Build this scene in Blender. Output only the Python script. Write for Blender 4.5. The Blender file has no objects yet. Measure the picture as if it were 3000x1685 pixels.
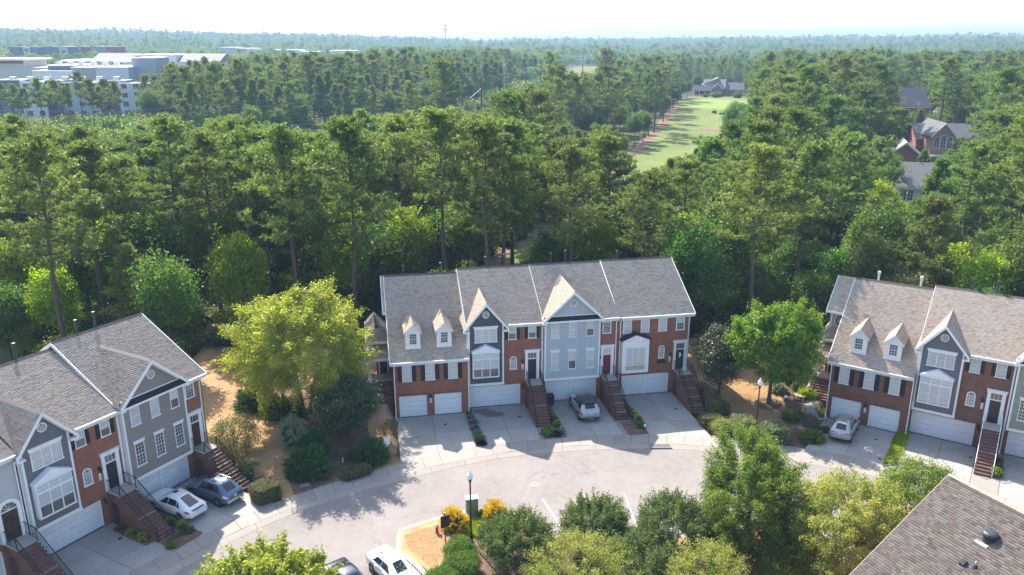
import bpy, bmesh, math, random
import numpy as np
from mathutils import Vector, Matrix, noise
from mathutils.geometry import delaunay_2d_cdt
from math import sin, cos, pi, radians, sqrt, atan2, exp

S = bpy.context.scene
C = S.collection
# ------------------------------------------------------------------ camera, world, sun, exposure
CAM_H, PITCH, FPX = 33.5, radians(17.2), 2370.0
cam = bpy.data.cameras.new('camera'); camo = bpy.data.objects.new('camera', cam); C.objects.link(camo)
camo.location = (0, 0, CAM_H); camo.rotation_euler = (pi/2-PITCH, 0, 0)
cam.sensor_width = 36.0; cam.lens = 36.0*FPX/3000.0; cam.clip_start = 0.5; cam.clip_end = 12000
S.camera = camo
SUN_EL, SUN_AZ = radians(45.0), radians(-30.0)          # azimuth from +Y towards +X
world = bpy.data.worlds.new('World'); S.world = world; world.use_nodes = True
wn = world.node_tree; bg = wn.nodes['Background']
sky = wn.nodes.new('ShaderNodeTexSky'); sky.sky_type = 'NISHITA'; sky.sun_disc = False
sky.sun_elevation = SUN_EL; sky.sun_rotation = SUN_AZ % (2*pi); sky.altitude = 100; sky.air_density = 1.0; sky.dust_density = 2.0; sky.ozone_density = 1.0
wn.links.new(sky.outputs[0], bg.inputs[0]); bg.inputs[1].default_value = 0.15
sl = bpy.data.lights.new('sun', 'SUN'); sl.energy = 4.7; sl.angle = radians(0.53); sl.color = (1.0, 0.905, 0.79)
so = bpy.data.objects.new('sun', sl); C.objects.link(so)
sdir = Vector((sin(SUN_AZ)*cos(SUN_EL), cos(SUN_AZ)*cos(SUN_EL), sin(SUN_EL)))
so.rotation_euler = sdir.to_track_quat('Z', 'Y').to_euler(); so.location = sdir*100
S.view_settings.view_transform = 'Standard'; S.view_settings.look = 'None'; S.view_settings.gamma = 1.0
S.view_settings.exposure = 1.4; S.view_settings.use_curve_mapping = False
cy = S.cycles
cy.max_bounces = 6; cy.diffuse_bounces = 3; cy.glossy_bounces = 2; cy.transmission_bounces = 4; cy.transparent_max_bounces = 6; cy.volume_bounces = 0
cy.caustics_reflective = False; cy.caustics_refractive = False; cy.use_denoising = True
HAZE = 0.00027

# ------------------------------------------------------------------ materials
MATS = {}
def newmat(name):
    m = bpy.data.materials.new(name); m.use_nodes = True
    nt = m.node_tree; b = nt.nodes['Principled BSDF']
    MATS[name] = m
    return m, nt, b
def N(nt, t, **kw):
    n = nt.nodes.new(t)
    for k, v in kw.items():
        if k.startswith('i_'):
            n.inputs[k[2:].replace('_', ' ')].default_value = v
        else: setattr(n, k, v)
    return n
def LK(nt, a, b): nt.links.new(a, b)
def c4(c): return (c[0], c[1], c[2], 1.0)
def plain(name, col, rough=0.6, metal=0.0, spec=0.5, var=0.0, scale=3.0, coat=0.0, bump=0.0):
    m, nt, b = newmat(name)
    b.inputs['Base Color'].default_value = c4(col); b.inputs['Roughness'].default_value = rough
    b.inputs['Metallic'].default_value = metal; b.inputs['Specular IOR Level'].default_value = spec
    if coat: b.inputs['Coat Weight'].default_value = coat; b.inputs['Coat Roughness'].default_value = 0.04
    if var:
        tc = N(nt, 'ShaderNodeTexCoord'); nz = N(nt, 'ShaderNodeTexNoise', i_Scale=scale, i_Detail=5.0)
        LK(nt, tc.outputs['Object'], nz.inputs['Vector'])
        mx = N(nt, 'ShaderNodeMix', data_type='RGBA')
        mx.inputs['A'].default_value = c4([x*(1-var) for x in col]); mx.inputs['B'].default_value = c4([min(1, x*(1+var)) for x in col])
        LK(nt, nz.outputs['Fac'], mx.inputs['Factor']); LK(nt, mx.outputs['Result'], b.inputs['Base Color'])
        if bump:
            bp = N(nt, 'ShaderNodeBump', i_Strength=bump, i_Distance=0.02); LK(nt, nz.outputs['Fac'], bp.inputs['Height']); LK(nt, bp.outputs[0], b.inputs['Normal'])
    return m
def ramp(nt, stops):
    r = N(nt, 'ShaderNodeValToRGB'); e = r.color_ramp.elements
    while len(e) < len(stops): e.new(0.5)
    for i, (p, c) in enumerate(stops): e[i].position = p; e[i].color = c4(c)
    return r
def wall_uv(nt):                                           # (along the wall, up) whatever way an axis-aligned wall faces
    tc = N(nt, 'ShaderNodeTexCoord'); sp = N(nt, 'ShaderNodeSeparateXYZ'); sn = N(nt, 'ShaderNodeSeparateXYZ')
    LK(nt, tc.outputs['Object'], sp.inputs[0]); LK(nt, tc.outputs['Normal'], sn.inputs[0])
    ab = N(nt, 'ShaderNodeMath', operation='ABSOLUTE'); LK(nt, sn.outputs['X'], ab.inputs[0])
    gt = N(nt, 'ShaderNodeMath', operation='GREATER_THAN'); LK(nt, ab.outputs[0], gt.inputs[0]); gt.inputs[1].default_value = 0.6
    mx = N(nt, 'ShaderNodeMix', data_type='FLOAT'); LK(nt, gt.outputs[0], mx.inputs['Factor']); LK(nt, sp.outputs['X'], mx.inputs['A']); LK(nt, sp.outputs['Y'], mx.inputs['B'])
    cb = N(nt, 'ShaderNodeCombineXYZ'); LK(nt, mx.outputs['Result'], cb.inputs[0]); LK(nt, sp.outputs['Z'], cb.inputs[1])
    return cb
def brickmat(name, c1, c2, mortar):
    m, nt, b = newmat(name)
    uv = wall_uv(nt)
    br = N(nt, 'ShaderNodeTexBrick', i_Scale=1.0); br.inputs['Brick Width'].default_value = 0.21; br.inputs['Row Height'].default_value = 0.075
    br.inputs['Mortar Size'].default_value = 0.007; br.inputs['Color1'].default_value = c4(c1); br.inputs['Color2'].default_value = c4(c2); br.inputs['Mortar'].default_value = c4(mortar)
    br.inputs['Bias'].default_value = -0.1
    LK(nt, uv.outputs[0], br.inputs['Vector'])
    nz = N(nt, 'ShaderNodeTexNoise', i_Scale=1.1, i_Detail=6.0); LK(nt, uv.outputs[0], nz.inputs['Vector'])
    hs = N(nt, 'ShaderNodeHueSaturation'); LK(nt, br.outputs['Color'], hs.inputs['Color'])
    mr = N(nt, 'ShaderNodeMapRange'); mr.inputs['To Min'].default_value = 0.75; mr.inputs['To Max'].default_value = 1.25; LK(nt, nz.outputs['Fac'], mr.inputs['Value']); LK(nt, mr.outputs[0], hs.inputs['Value'])
    LK(nt, hs.outputs[0], b.inputs['Base Color']); b.inputs['Roughness'].default_value = 0.85
    bp = N(nt, 'ShaderNodeBump', i_Strength=0.5, i_Distance=0.01, invert=True); LK(nt, br.outputs['Fac'], bp.inputs['Height']); LK(nt, bp.outputs[0], b.inputs['Normal'])
    return m
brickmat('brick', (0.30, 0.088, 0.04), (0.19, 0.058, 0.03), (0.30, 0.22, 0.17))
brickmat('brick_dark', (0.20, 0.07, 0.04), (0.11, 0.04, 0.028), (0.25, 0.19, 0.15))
brickmat('step_brick', (0.185, 0.085, 0.065), (0.12, 0.06, 0.05), (0.24, 0.18, 0.16))
for nm, col in dict(siding_charcoal=(0.065, 0.076, 0.09), siding_blue=(0.38, 0.425, 0.46), siding_grey=(0.205, 0.20, 0.20), siding_taupe=(0.23, 0.21, 0.195), siding_slate=(0.125, 0.135, 0.15),
                    siding_tan=(0.42, 0.36, 0.27), siding_green=(0.235, 0.27, 0.20), siding_pale=(0.44, 0.45, 0.47)).items():
    plain(nm, col, 0.6, var=0.06, scale=1.3)
plain('white_paint', (0.78, 0.79, 0.80), 0.45, var=0.03, scale=2.0)
plain('white_door', (0.74, 0.76, 0.79), 0.5, var=0.025, scale=1.1)
plain('black_paint', (0.012, 0.013, 0.015), 0.5)
plain('iron', (0.012, 0.012, 0.013), 0.45)
plain('bronze', (0.022, 0.017, 0.014), 0.45)
plain('concrete', (0.275, 0.26, 0.235), 0.9, var=0.20, scale=0.5, bump=0.15)
plain('concrete_old', (0.25, 0.238, 0.215), 0.9, var=0.22, scale=0.45, bump=0.15)
plain('shade_lifted_concrete', (0.335, 0.32, 0.295), 0.9, var=0.18, scale=0.5, bump=0.15); plain('shade_lifted_concrete_old', (0.30, 0.288, 0.268), 0.9, var=0.2, scale=0.45, bump=0.15)  # copies of the concrete, colour lightened to lift the shade on the drives
plain('kerb_concrete', (0.29, 0.262, 0.225), 0.9, var=0.10, scale=0.8)
plain('wet_concrete', (0.10, 0.095, 0.09), 0.35, var=0.2, scale=4)
plain('door_black', (0.014, 0.016, 0.02), 0.3); plain('door_red', (0.16, 0.014, 0.018), 0.4); plain('door_teal', (0.012, 0.045, 0.055), 0.4); plain('door_plum', (0.07, 0.025, 0.03), 0.45); plain('door_brown', (0.045, 0.03, 0.02), 0.5)
plain('blind', (0.82, 0.82, 0.82), 0.7); plain('interior', (0.03, 0.028, 0.026), 0.8); plain('beige_panel', (0.50, 0.44, 0.30), 0.6)
plain('room', (0.16, 0.145, 0.13), 0.8, var=0.7, scale=0.9)
plain('vent_metal', (0.045, 0.05, 0.055), 0.5, metal=0.3); plain('vent_white', (0.6, 0.6, 0.58), 0.5); plain('galvanised', (0.55, 0.56, 0.57), 0.35, metal=0.6)
plain('rubber', (0.015, 0.015, 0.016), 0.8); plain('rim', (0.45, 0.46, 0.47), 0.3, metal=0.8); plain('trim_black', (0.012, 0.012, 0.013), 0.5); plain('car_glass', (0.012, 0.016, 0.02), 0.06, spec=0.8)
plain('tail_red', (0.38, 0.012, 0.015), 0.2, coat=0.5); plain('lamp_clear', (0.65, 0.66, 0.68), 0.12, spec=0.8); plain('number_plate', (0.55, 0.56, 0.66), 0.4); plain('chrome', (0.6, 0.61, 0.62), 0.18, metal=0.95)
plain('car_white', (0.74, 0.75, 0.76), 0.25, coat=0.8); plain('car_silver', (0.46, 0.47, 0.48), 0.28, metal=0.55, coat=0.7); plain('car_champagne', (0.48, 0.465, 0.44), 0.28, metal=0.5, coat=0.7)
plain('car_blue', (0.105, 0.17, 0.225), 0.3, metal=0.5, coat=0.7); plain('car_navy', (0.03, 0.042, 0.07), 0.22, metal=0.4, coat=0.9); plain('car_black', (0.012, 0.013, 0.016), 0.15, coat=0.8); plain('car_midblue', (0.06, 0.12, 0.24), 0.3, metal=0.4, coat=0.7)
plain('cabinet_green', (0.175, 0.235, 0.225), 0.5, var=0.06, scale=3); plain('hydrant_red', (0.42, 0.02, 0.015), 0.4); plain('hydrant_silver', (0.55, 0.57, 0.60), 0.35, metal=0.5)
plain('globe', (0.78, 0.79, 0.80), 0.25, spec=0.6); plain('stone', (0.42, 0.38, 0.33), 0.85, var=0.2, scale=5); plain('terracotta', (0.28, 0.11, 0.06), 0.8)
plain('edging', (0.20, 0.10, 0.065), 0.9, var=0.3, scale=6); plain('paint_line', (0.70, 0.69, 0.66), 0.7, var=0.12, scale=6); plain('bark', (0.085, 0.065, 0.055), 0.9, var=0.45, scale=4, bump=0.5); plain('bark_pine', (0.115, 0.085, 0.072), 0.9, var=0.45, scale=3, bump=0.5)
plain('bark_birch', (0.20, 0.145, 0.11), 0.85, var=0.4, scale=5, bump=0.4); plain('wood_pole', (0.06, 0.045, 0.04), 0.9, var=0.3, scale=2); plain('wire', (0.32, 0.33, 0.34), 0.5, metal=0.3)
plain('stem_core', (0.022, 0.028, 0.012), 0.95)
plain('apt_navy', (0.10, 0.13, 0.19), 0.7); plain('apt_white', (0.62, 0.64, 0.66), 0.7); plain('apt_grey', (0.27, 0.29, 0.32), 0.7); plain('apt_lightgrey', (0.42, 0.45, 0.50), 0.7); plain('apt_beige', (0.50, 0.49, 0.46), 0.7); plain('apt_brown', (0.26, 0.12, 0.06), 0.7); plain('apt_red', (0.30, 0.07, 0.06), 0.7); plain('roof_white', (0.78, 0.78, 0.78), 0.7); plain('roof_grey', (0.22, 0.215, 0.22), 0.9, var=0.1); plain('roof_slate', (0.10, 0.105, 0.12), 0.9, var=0.12, scale=1); plain('apt_glass', (0.06, 0.075, 0.09), 0.2)
plain('logo_red', (0.55, 0.03, 0.05), 0.5); plain('tower_steel', (0.35, 0.37, 0.38), 0.5); plain('cart_roof', (0.05, 0.055, 0.07), 0.5); plain('cart_body', (0.03, 0.035, 0.05), 0.4)
plain('brick_far', (0.33, 0.15, 0.10), 0.9, var=0.12, scale=3); plain('brick_pink', (0.42, 0.24, 0.17), 0.9, var=0.12, scale=3); plain('house_white', (0.60, 0.61, 0.64), 0.7)

def glassmat():
    m, nt, b = newmat('window_glass'); nt.nodes.remove(b)
    out = [n for n in nt.nodes if n.type == 'OUTPUT_MATERIAL'][0]
    tr = N(nt, 'ShaderNodeBsdfTransparent'); tr.inputs[0].default_value = (0.92, 0.94, 0.95, 1); gl = N(nt, 'ShaderNodeBsdfGlossy', i_Roughness=0.02)
    lw = N(nt, 'ShaderNodeLayerWeight', i_Blend=0.5); pw = N(nt, 'ShaderNodeMath', operation='POWER'); pw.inputs[1].default_value = 3.0; LK(nt, lw.outputs['Facing'], pw.inputs[0]); fr = N(nt, 'ShaderNodeMapRange'); fr.inputs['To Min'].default_value = 0.05; fr.inputs['To Max'].default_value = 0.75; LK(nt, pw.outputs[0], fr.inputs['Value']); mx = N(nt, 'ShaderNodeMixShader')
    LK(nt, fr.outputs[0], mx.inputs[0]); LK(nt, tr.outputs[0], mx.inputs[1]); LK(nt, gl.outputs[0], mx.inputs[2]); LK(nt, mx.outputs[0], out.inputs[0])
glassmat()
def shinglemat(name, stops):
    m, nt, b = newmat(name)
    at = N(nt, 'ShaderNodeAttribute', attribute_name='v'); r = ramp(nt, stops); r.color_ramp.interpolation = 'LINEAR'
    LK(nt, at.outputs['Fac'], r.inputs[0])
    tc = N(nt, 'ShaderNodeTexCoord'); nz = N(nt, 'ShaderNodeTexNoise', i_Scale=0.5, i_Detail=4.0); LK(nt, tc.outputs['Object'], nz.inputs['Vector'])
    hs = N(nt, 'ShaderNodeHueSaturation'); mr = N(nt, 'ShaderNodeMapRange'); mr.inputs['To Min'].default_value = 0.9; mr.inputs['To Max'].default_value = 1.1
    LK(nt, nz.outputs['Fac'], mr.inputs['Value']); LK(nt, mr.outputs[0], hs.inputs['Value']); LK(nt, r.outputs[0], hs.inputs['Color'])
    gn = N(nt, 'ShaderNodeTexNoise', i_Scale=38.0, i_Detail=2.0); LK(nt, tc.outputs['Object'], gn.inputs['Vector']); bp = N(nt, 'ShaderNodeBump', i_Strength=1.0, i_Distance=0.03); LK(nt, gn.outputs['Fac'], bp.inputs['Height']); LK(nt, bp.outputs[0], b.inputs['Normal'])
    LK(nt, hs.outputs[0], b.inputs['Base Color']); b.inputs['Roughness'].default_value = 0.72; b.inputs['Specular IOR Level'].default_value = 0.5
shinglemat('shingle', [(0.0, (0.29, 0.235, 0.185)), (0.25, (0.44, 0.36, 0.285)), (0.5, (0.36, 0.28, 0.225)), (0.75, (0.46, 0.38, 0.305)), (1.0, (0.40, 0.355, 0.305))])
shinglemat('shingle_brown', [(0.0, (0.06, 0.048, 0.042)), (0.25, (0.13, 0.105, 0.09)), (0.5, (0.09, 0.07, 0.06)), (0.75, (0.165, 0.135, 0.11)), (1.0, (0.105, 0.11, 0.115))])
plain('shingle_plain', (0.31, 0.265, 0.225), 0.9, var=0.15, scale=5); plain('ridge_dark', (0.085, 0.075, 0.07), 0.9); plain('shingle_black', (0.02, 0.022, 0.025), 0.85, var=0.3, scale=8)

def leafmat(name, stops, trans=0.35, objvar=0.25, spec=0.25, tcol=None):
    m, nt, b = newmat(name); out = [n for n in nt.nodes if n.type == 'OUTPUT_MATERIAL'][0]
    at = N(nt, 'ShaderNodeAttribute', attribute_name='v'); r = ramp(nt, stops); LK(nt, at.outputs['Fac'], r.inputs[0])
    oi = N(nt, 'ShaderNodeObjectInfo'); hs = N(nt, 'ShaderNodeHueSaturation'); LK(nt, r.outputs[0], hs.inputs['Color'])
    mr = N(nt, 'ShaderNodeMapRange'); mr.inputs['To Min'].default_value = 1-objvar; mr.inputs['To Max'].default_value = 1+objvar; LK(nt, oi.outputs['Random'], mr.inputs['Value']); LK(nt, mr.outputs[0], hs.inputs['Value'])
    ml = N(nt, 'ShaderNodeMath', operation='MULTIPLY'); ml.inputs[1].default_value = 7.31; LK(nt, oi.outputs['Random'], ml.inputs[0]); fc = N(nt, 'ShaderNodeMath', operation='FRACT'); LK(nt, ml.outputs[0], fc.inputs[0])
    m2 = N(nt, 'ShaderNodeMapRange'); m2.inputs['To Min'].default_value = 0.5-0.012*objvar/0.25; m2.inputs['To Max'].default_value = 0.5+0.03*objvar/0.25; LK(nt, fc.outputs[0], m2.inputs['Value']); LK(nt, m2.outputs[0], hs.inputs['Hue'])
    LK(nt, hs.outputs[0], b.inputs['Base Color']); b.inputs['Roughness'].default_value = 0.5; b.inputs['Specular IOR Level'].default_value = spec
    tl = N(nt, 'ShaderNodeBsdfTranslucent'); h2 = N(nt, 'ShaderNodeHueSaturation', i_Saturation=1.15, i_Value=1.7, i_Hue=0.485); LK(nt, hs.outputs[0], h2.inputs['Color']); LK(nt, h2.outputs[0], tl.inputs[0])
    mx = N(nt, 'ShaderNodeMixShader'); mx.inputs[0].default_value = trans
    LK(nt, b.outputs[0], mx.inputs[1]); LK(nt, tl.outputs[0], mx.inputs[2]); LK(nt, mx.outputs[0], out.inputs[0])
def L3(a, b, c): return [(0.0, a), (0.5, b), (1.0, c)]
leafmat('needles', L3((0.085, 0.135, 0.032), (0.14, 0.20, 0.05), (0.23, 0.285, 0.085)), 0.36)
leafmat('leaf_forest', L3((0.06, 0.115, 0.022), (0.09, 0.165, 0.03), (0.14, 0.22, 0.04)), 0.40)
leafmat('leaf_lime', L3((0.16, 0.25, 0.025), (0.23, 0.33, 0.03), (0.30, 0.39, 0.035)), 0.45, 0.15)
leafmat('leaf_birch', L3((0.16, 0.225, 0.04), (0.28, 0.335, 0.06), (0.44, 0.47, 0.13)), 0.44, 0.0)
leafmat('leaf_maple', L3((0.085, 0.17, 0.022), (0.13, 0.235, 0.028), (0.20, 0.31, 0.04)), 0.40, 0.0)
leafmat('leaf_oak', L3((0.07, 0.13, 0.022), (0.13, 0.205, 0.033), (0.26, 0.33, 0.06)), 0.40, 0.0)
leafmat('leaf_crape', L3((0.14, 0.20, 0.045), (0.26, 0.31, 0.07), (0.46, 0.46, 0.14)), 0.40, 0.0)
leafmat('leaf_myrtle', L3((0.055, 0.10, 0.027), (0.10, 0.165, 0.04), (0.19, 0.20, 0.075)), 0.30, 0.0)
leafmat('leaf_olive', L3((0.108, 0.132, 0.042), (0.168, 0.192, 0.066), (0.264, 0.252, 0.096)), 0.3, 0.0)
leafmat('leaf_magnolia', L3((0.020, 0.047, 0.016), (0.038, 0.081, 0.024), (0.081, 0.121, 0.041)), 0.10, 0.0, 0.6)
leafmat('leaf_magnolia_brown', L3((0.022, 0.05, 0.016), (0.04, 0.075, 0.022), (0.12, 0.085, 0.04)), 0.10, 0.0, 0.6)
leafmat('leaf_juniper', L3((0.026, 0.072, 0.022), (0.046, 0.123, 0.032), (0.087, 0.181, 0.043)), 0.15, 0.15)
leafmat('leaf_silver', L3((0.127, 0.172, 0.103), (0.230, 0.287, 0.172), (0.391, 0.437, 0.287)), 0.25, 0.0)
leafmat('leaf_box', L3((0.068, 0.135, 0.024), (0.115, 0.209, 0.030), (0.176, 0.284, 0.041)), 0.25, 0.15)
leafmat('leaf_hedge', L3((0.065, 0.13, 0.022), (0.11, 0.20, 0.03), (0.17, 0.28, 0.045)), 0.3, 0.1)
leafmat('leaf_clipped', L3((0.115, 0.121, 0.034), (0.172, 0.172, 0.052), (0.241, 0.196, 0.081)), 0.2, 0.12)
leafmat('leaf_variegated', L3((0.115, 0.172, 0.057), (0.230, 0.276, 0.115), (0.414, 0.437, 0.230)), 0.25, 0.1)
leafmat('leaf_gold', L3((0.297, 0.270, 0.027), (0.567, 0.432, 0.034), (0.743, 0.567, 0.068)), 0.3, 0.0)
leafmat('leaf_liriope', L3((0.16, 0.25, 0.015), (0.26, 0.36, 0.02), (0.36, 0.45, 0.03)), 0.35, 0.0)
leafmat('leaf_lavender', L3((0.14, 0.16, 0.13), (0.22, 0.24, 0.20), (0.30, 0.31, 0.30)), 0.2, 0.1)
leafmat('leaf_purple', L3((0.02, 0.012, 0.03), (0.035, 0.02, 0.05), (0.06, 0.03, 0.07)), 0.15, 0.0)
leafmat('leaf_rust', L3((0.12, 0.08, 0.03), (0.20, 0.13, 0.04), (0.28, 0.18, 0.05)), 0.2, 0.1)
leafmat('grass_dry', L3((0.30, 0.22, 0.10), (0.46, 0.32, 0.16), (0.58, 0.42, 0.23)), 0.4, 0.0)
leafmat('litter', L3((0.07, 0.045, 0.03), (0.17, 0.11, 0.08), (0.34, 0.25, 0.19)), 0.15, 0.0)
leafmat('leaf_pale_lime', L3((0.17, 0.225, 0.04), (0.25, 0.305, 0.055), (0.34, 0.385, 0.085)), 0.42, 0.0)
leafmat('flower_pink', L3((0.45, 0.04, 0.14), (0.6, 0.08, 0.22), (0.7, 0.2, 0.35)), 0.3, 0.0)
leafmat('flower_white', L3((0.65, 0.63, 0.55), (0.72, 0.7, 0.62), (0.78, 0.76, 0.7)), 0.3, 0.0)

def groundmat(name, stops, s1=0.6, s2=7.0, bump=0.3):
    m, nt, b = newmat(name); tc = N(nt, 'ShaderNodeTexCoord')
    a = N(nt, 'ShaderNodeTexNoise', i_Scale=s1, i_Detail=8.0, i_Roughness=0.65); LK(nt, tc.outputs['Object'], a.inputs['Vector'])
    d = N(nt, 'ShaderNodeTexNoise', i_Scale=s2, i_Detail=6.0, i_Roughness=0.7); LK(nt, tc.outputs['Object'], d.inputs['Vector'])
    mx = N(nt, 'ShaderNodeMix', data_type='FLOAT'); mx.inputs['Factor'].default_value = 0.42; LK(nt, a.outputs['Fac'], mx.inputs['A']); LK(nt, d.outputs['Fac'], mx.inputs['B'])
    r = ramp(nt, stops); LK(nt, mx.outputs['Result'], r.inputs[0]); LK(nt, r.outputs[0], b.inputs['Base Color']); b.inputs['Roughness'].default_value = 0.95; b.inputs['Specular IOR Level'].default_value = 0.1
    bp = N(nt, 'ShaderNodeBump', i_Strength=bump, i_Distance=0.08); LK(nt, d.outputs['Fac'], bp.inputs['Height']); LK(nt, bp.outputs[0], b.inputs['Normal'])
    return m
groundmat('forest_floor', [(0.30, (0.05, 0.05, 0.022)), (0.45, (0.10, 0.085, 0.045)), (0.55, (0.065, 0.095, 0.028)), (0.70, (0.12, 0.15, 0.045))], 0.05, 1.2, 0.5)
groundmat('dry_lawn', [(0.34, (0.17, 0.125, 0.05)), (0.44, (0.31, 0.21, 0.115)), (0.56, (0.43, 0.28, 0.145)), (0.66, (0.34, 0.24, 0.125)), (0.74, (0.20, 0.16, 0.06))], 0.55, 9.0)
groundmat('mulch', [(0.3, (0.075, 0.05, 0.038)), (0.5, (0.15, 0.10, 0.075)), (0.7, (0.27, 0.19, 0.145))], 1.5, 14.0, 0.6)
groundmat('fairway_grass', [(0.3, (0.085, 0.135, 0.035)), (0.5, (0.14, 0.18, 0.055)), (0.7, (0.23, 0.225, 0.09))], 0.05, 1.0, 0.1)
groundmat('green_turf', [(0.3, (0.16, 0.235, 0.06)), (0.7, (0.20, 0.27, 0.075))], 0.1, 2.0, 0.05)
groundmat('straw', [(0.3, (0.14, 0.09, 0.06)), (0.5, (0.21, 0.135, 0.095)), (0.7, (0.28, 0.19, 0.13))], 0.4, 3.0, 0.3)
groundmat('scrub', [(0.3, (0.07, 0.10, 0.025)), (0.5, (0.13, 0.14, 0.05)), (0.7, (0.30, 0.24, 0.12))], 0.08, 0.8, 0.4)
def asphaltmat():
    m, nt, b = newmat('asphalt'); tc = N(nt, 'ShaderNodeTexCoord')
    a = N(nt, 'ShaderNodeTexNoise', i_Scale=0.16, i_Detail=6.0, i_Roughness=0.6); f = N(nt, 'ShaderNodeTexNoise', i_Scale=30.0, i_Detail=3.0); p = N(nt, 'ShaderNodeTexNoise', i_Scale=1.6, i_Detail=5.0)
    for n in (a, f, p): LK(nt, tc.outputs['Object'], n.inputs['Vector'])
    m1 = N(nt, 'ShaderNodeMix', data_type='FLOAT'); m1.inputs['Factor'].default_value = 0.35; LK(nt, a.outputs['Fac'], m1.inputs['A']); LK(nt, p.outputs['Fac'], m1.inputs['B'])
    m2 = N(nt, 'ShaderNodeMix', data_type='FLOAT'); m2.inputs['Factor'].default_value = 0.3; LK(nt, m1.outputs['Result'], m2.inputs['A']); LK(nt, f.outputs['Fac'], m2.inputs['B'])
    r = ramp(nt, [(0.30, (0.165, 0.15, 0.141)), (0.5, (0.228, 0.21, 0.198)), (0.70, (0.275, 0.255, 0.242))]); LK(nt, m2.outputs['Result'], r.inputs[0])
    # long hairline cracks
    v = N(nt, 'ShaderNodeTexVoronoi', feature='DISTANCE_TO_EDGE', i_Scale=0.11); wv = N(nt, 'ShaderNodeVectorMath', operation='MULTIPLY_ADD'); wv.inputs[1].default_value = (1.6, 1.6, 1.6)
    LK(nt, p.outputs['Color'], wv.inputs[0]); LK(nt, tc.outputs['Object'], wv.inputs[2]); LK(nt, wv.outputs[0], v.inputs['Vector'])
    mr = N(nt, 'ShaderNodeMapRange'); mr.inputs['From Max'].default_value = 0.006; mr.inputs['To Min'].default_value = 0.72; mr.inputs['To Max'].default_value = 1.0; LK(nt, v.outputs['Distance'], mr.inputs['Value'])
    hs = N(nt, 'ShaderNodeHueSaturation'); LK(nt, r.outputs[0], hs.inputs['Color']); LK(nt, mr.outputs[0], hs.inputs['Value']); LK(nt, hs.outputs[0], b.inputs['Base Color']); b.inputs['Roughness'].default_value = 0.9; b.inputs['Specular IOR Level'].default_value = 0.2
asphaltmat()

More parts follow.
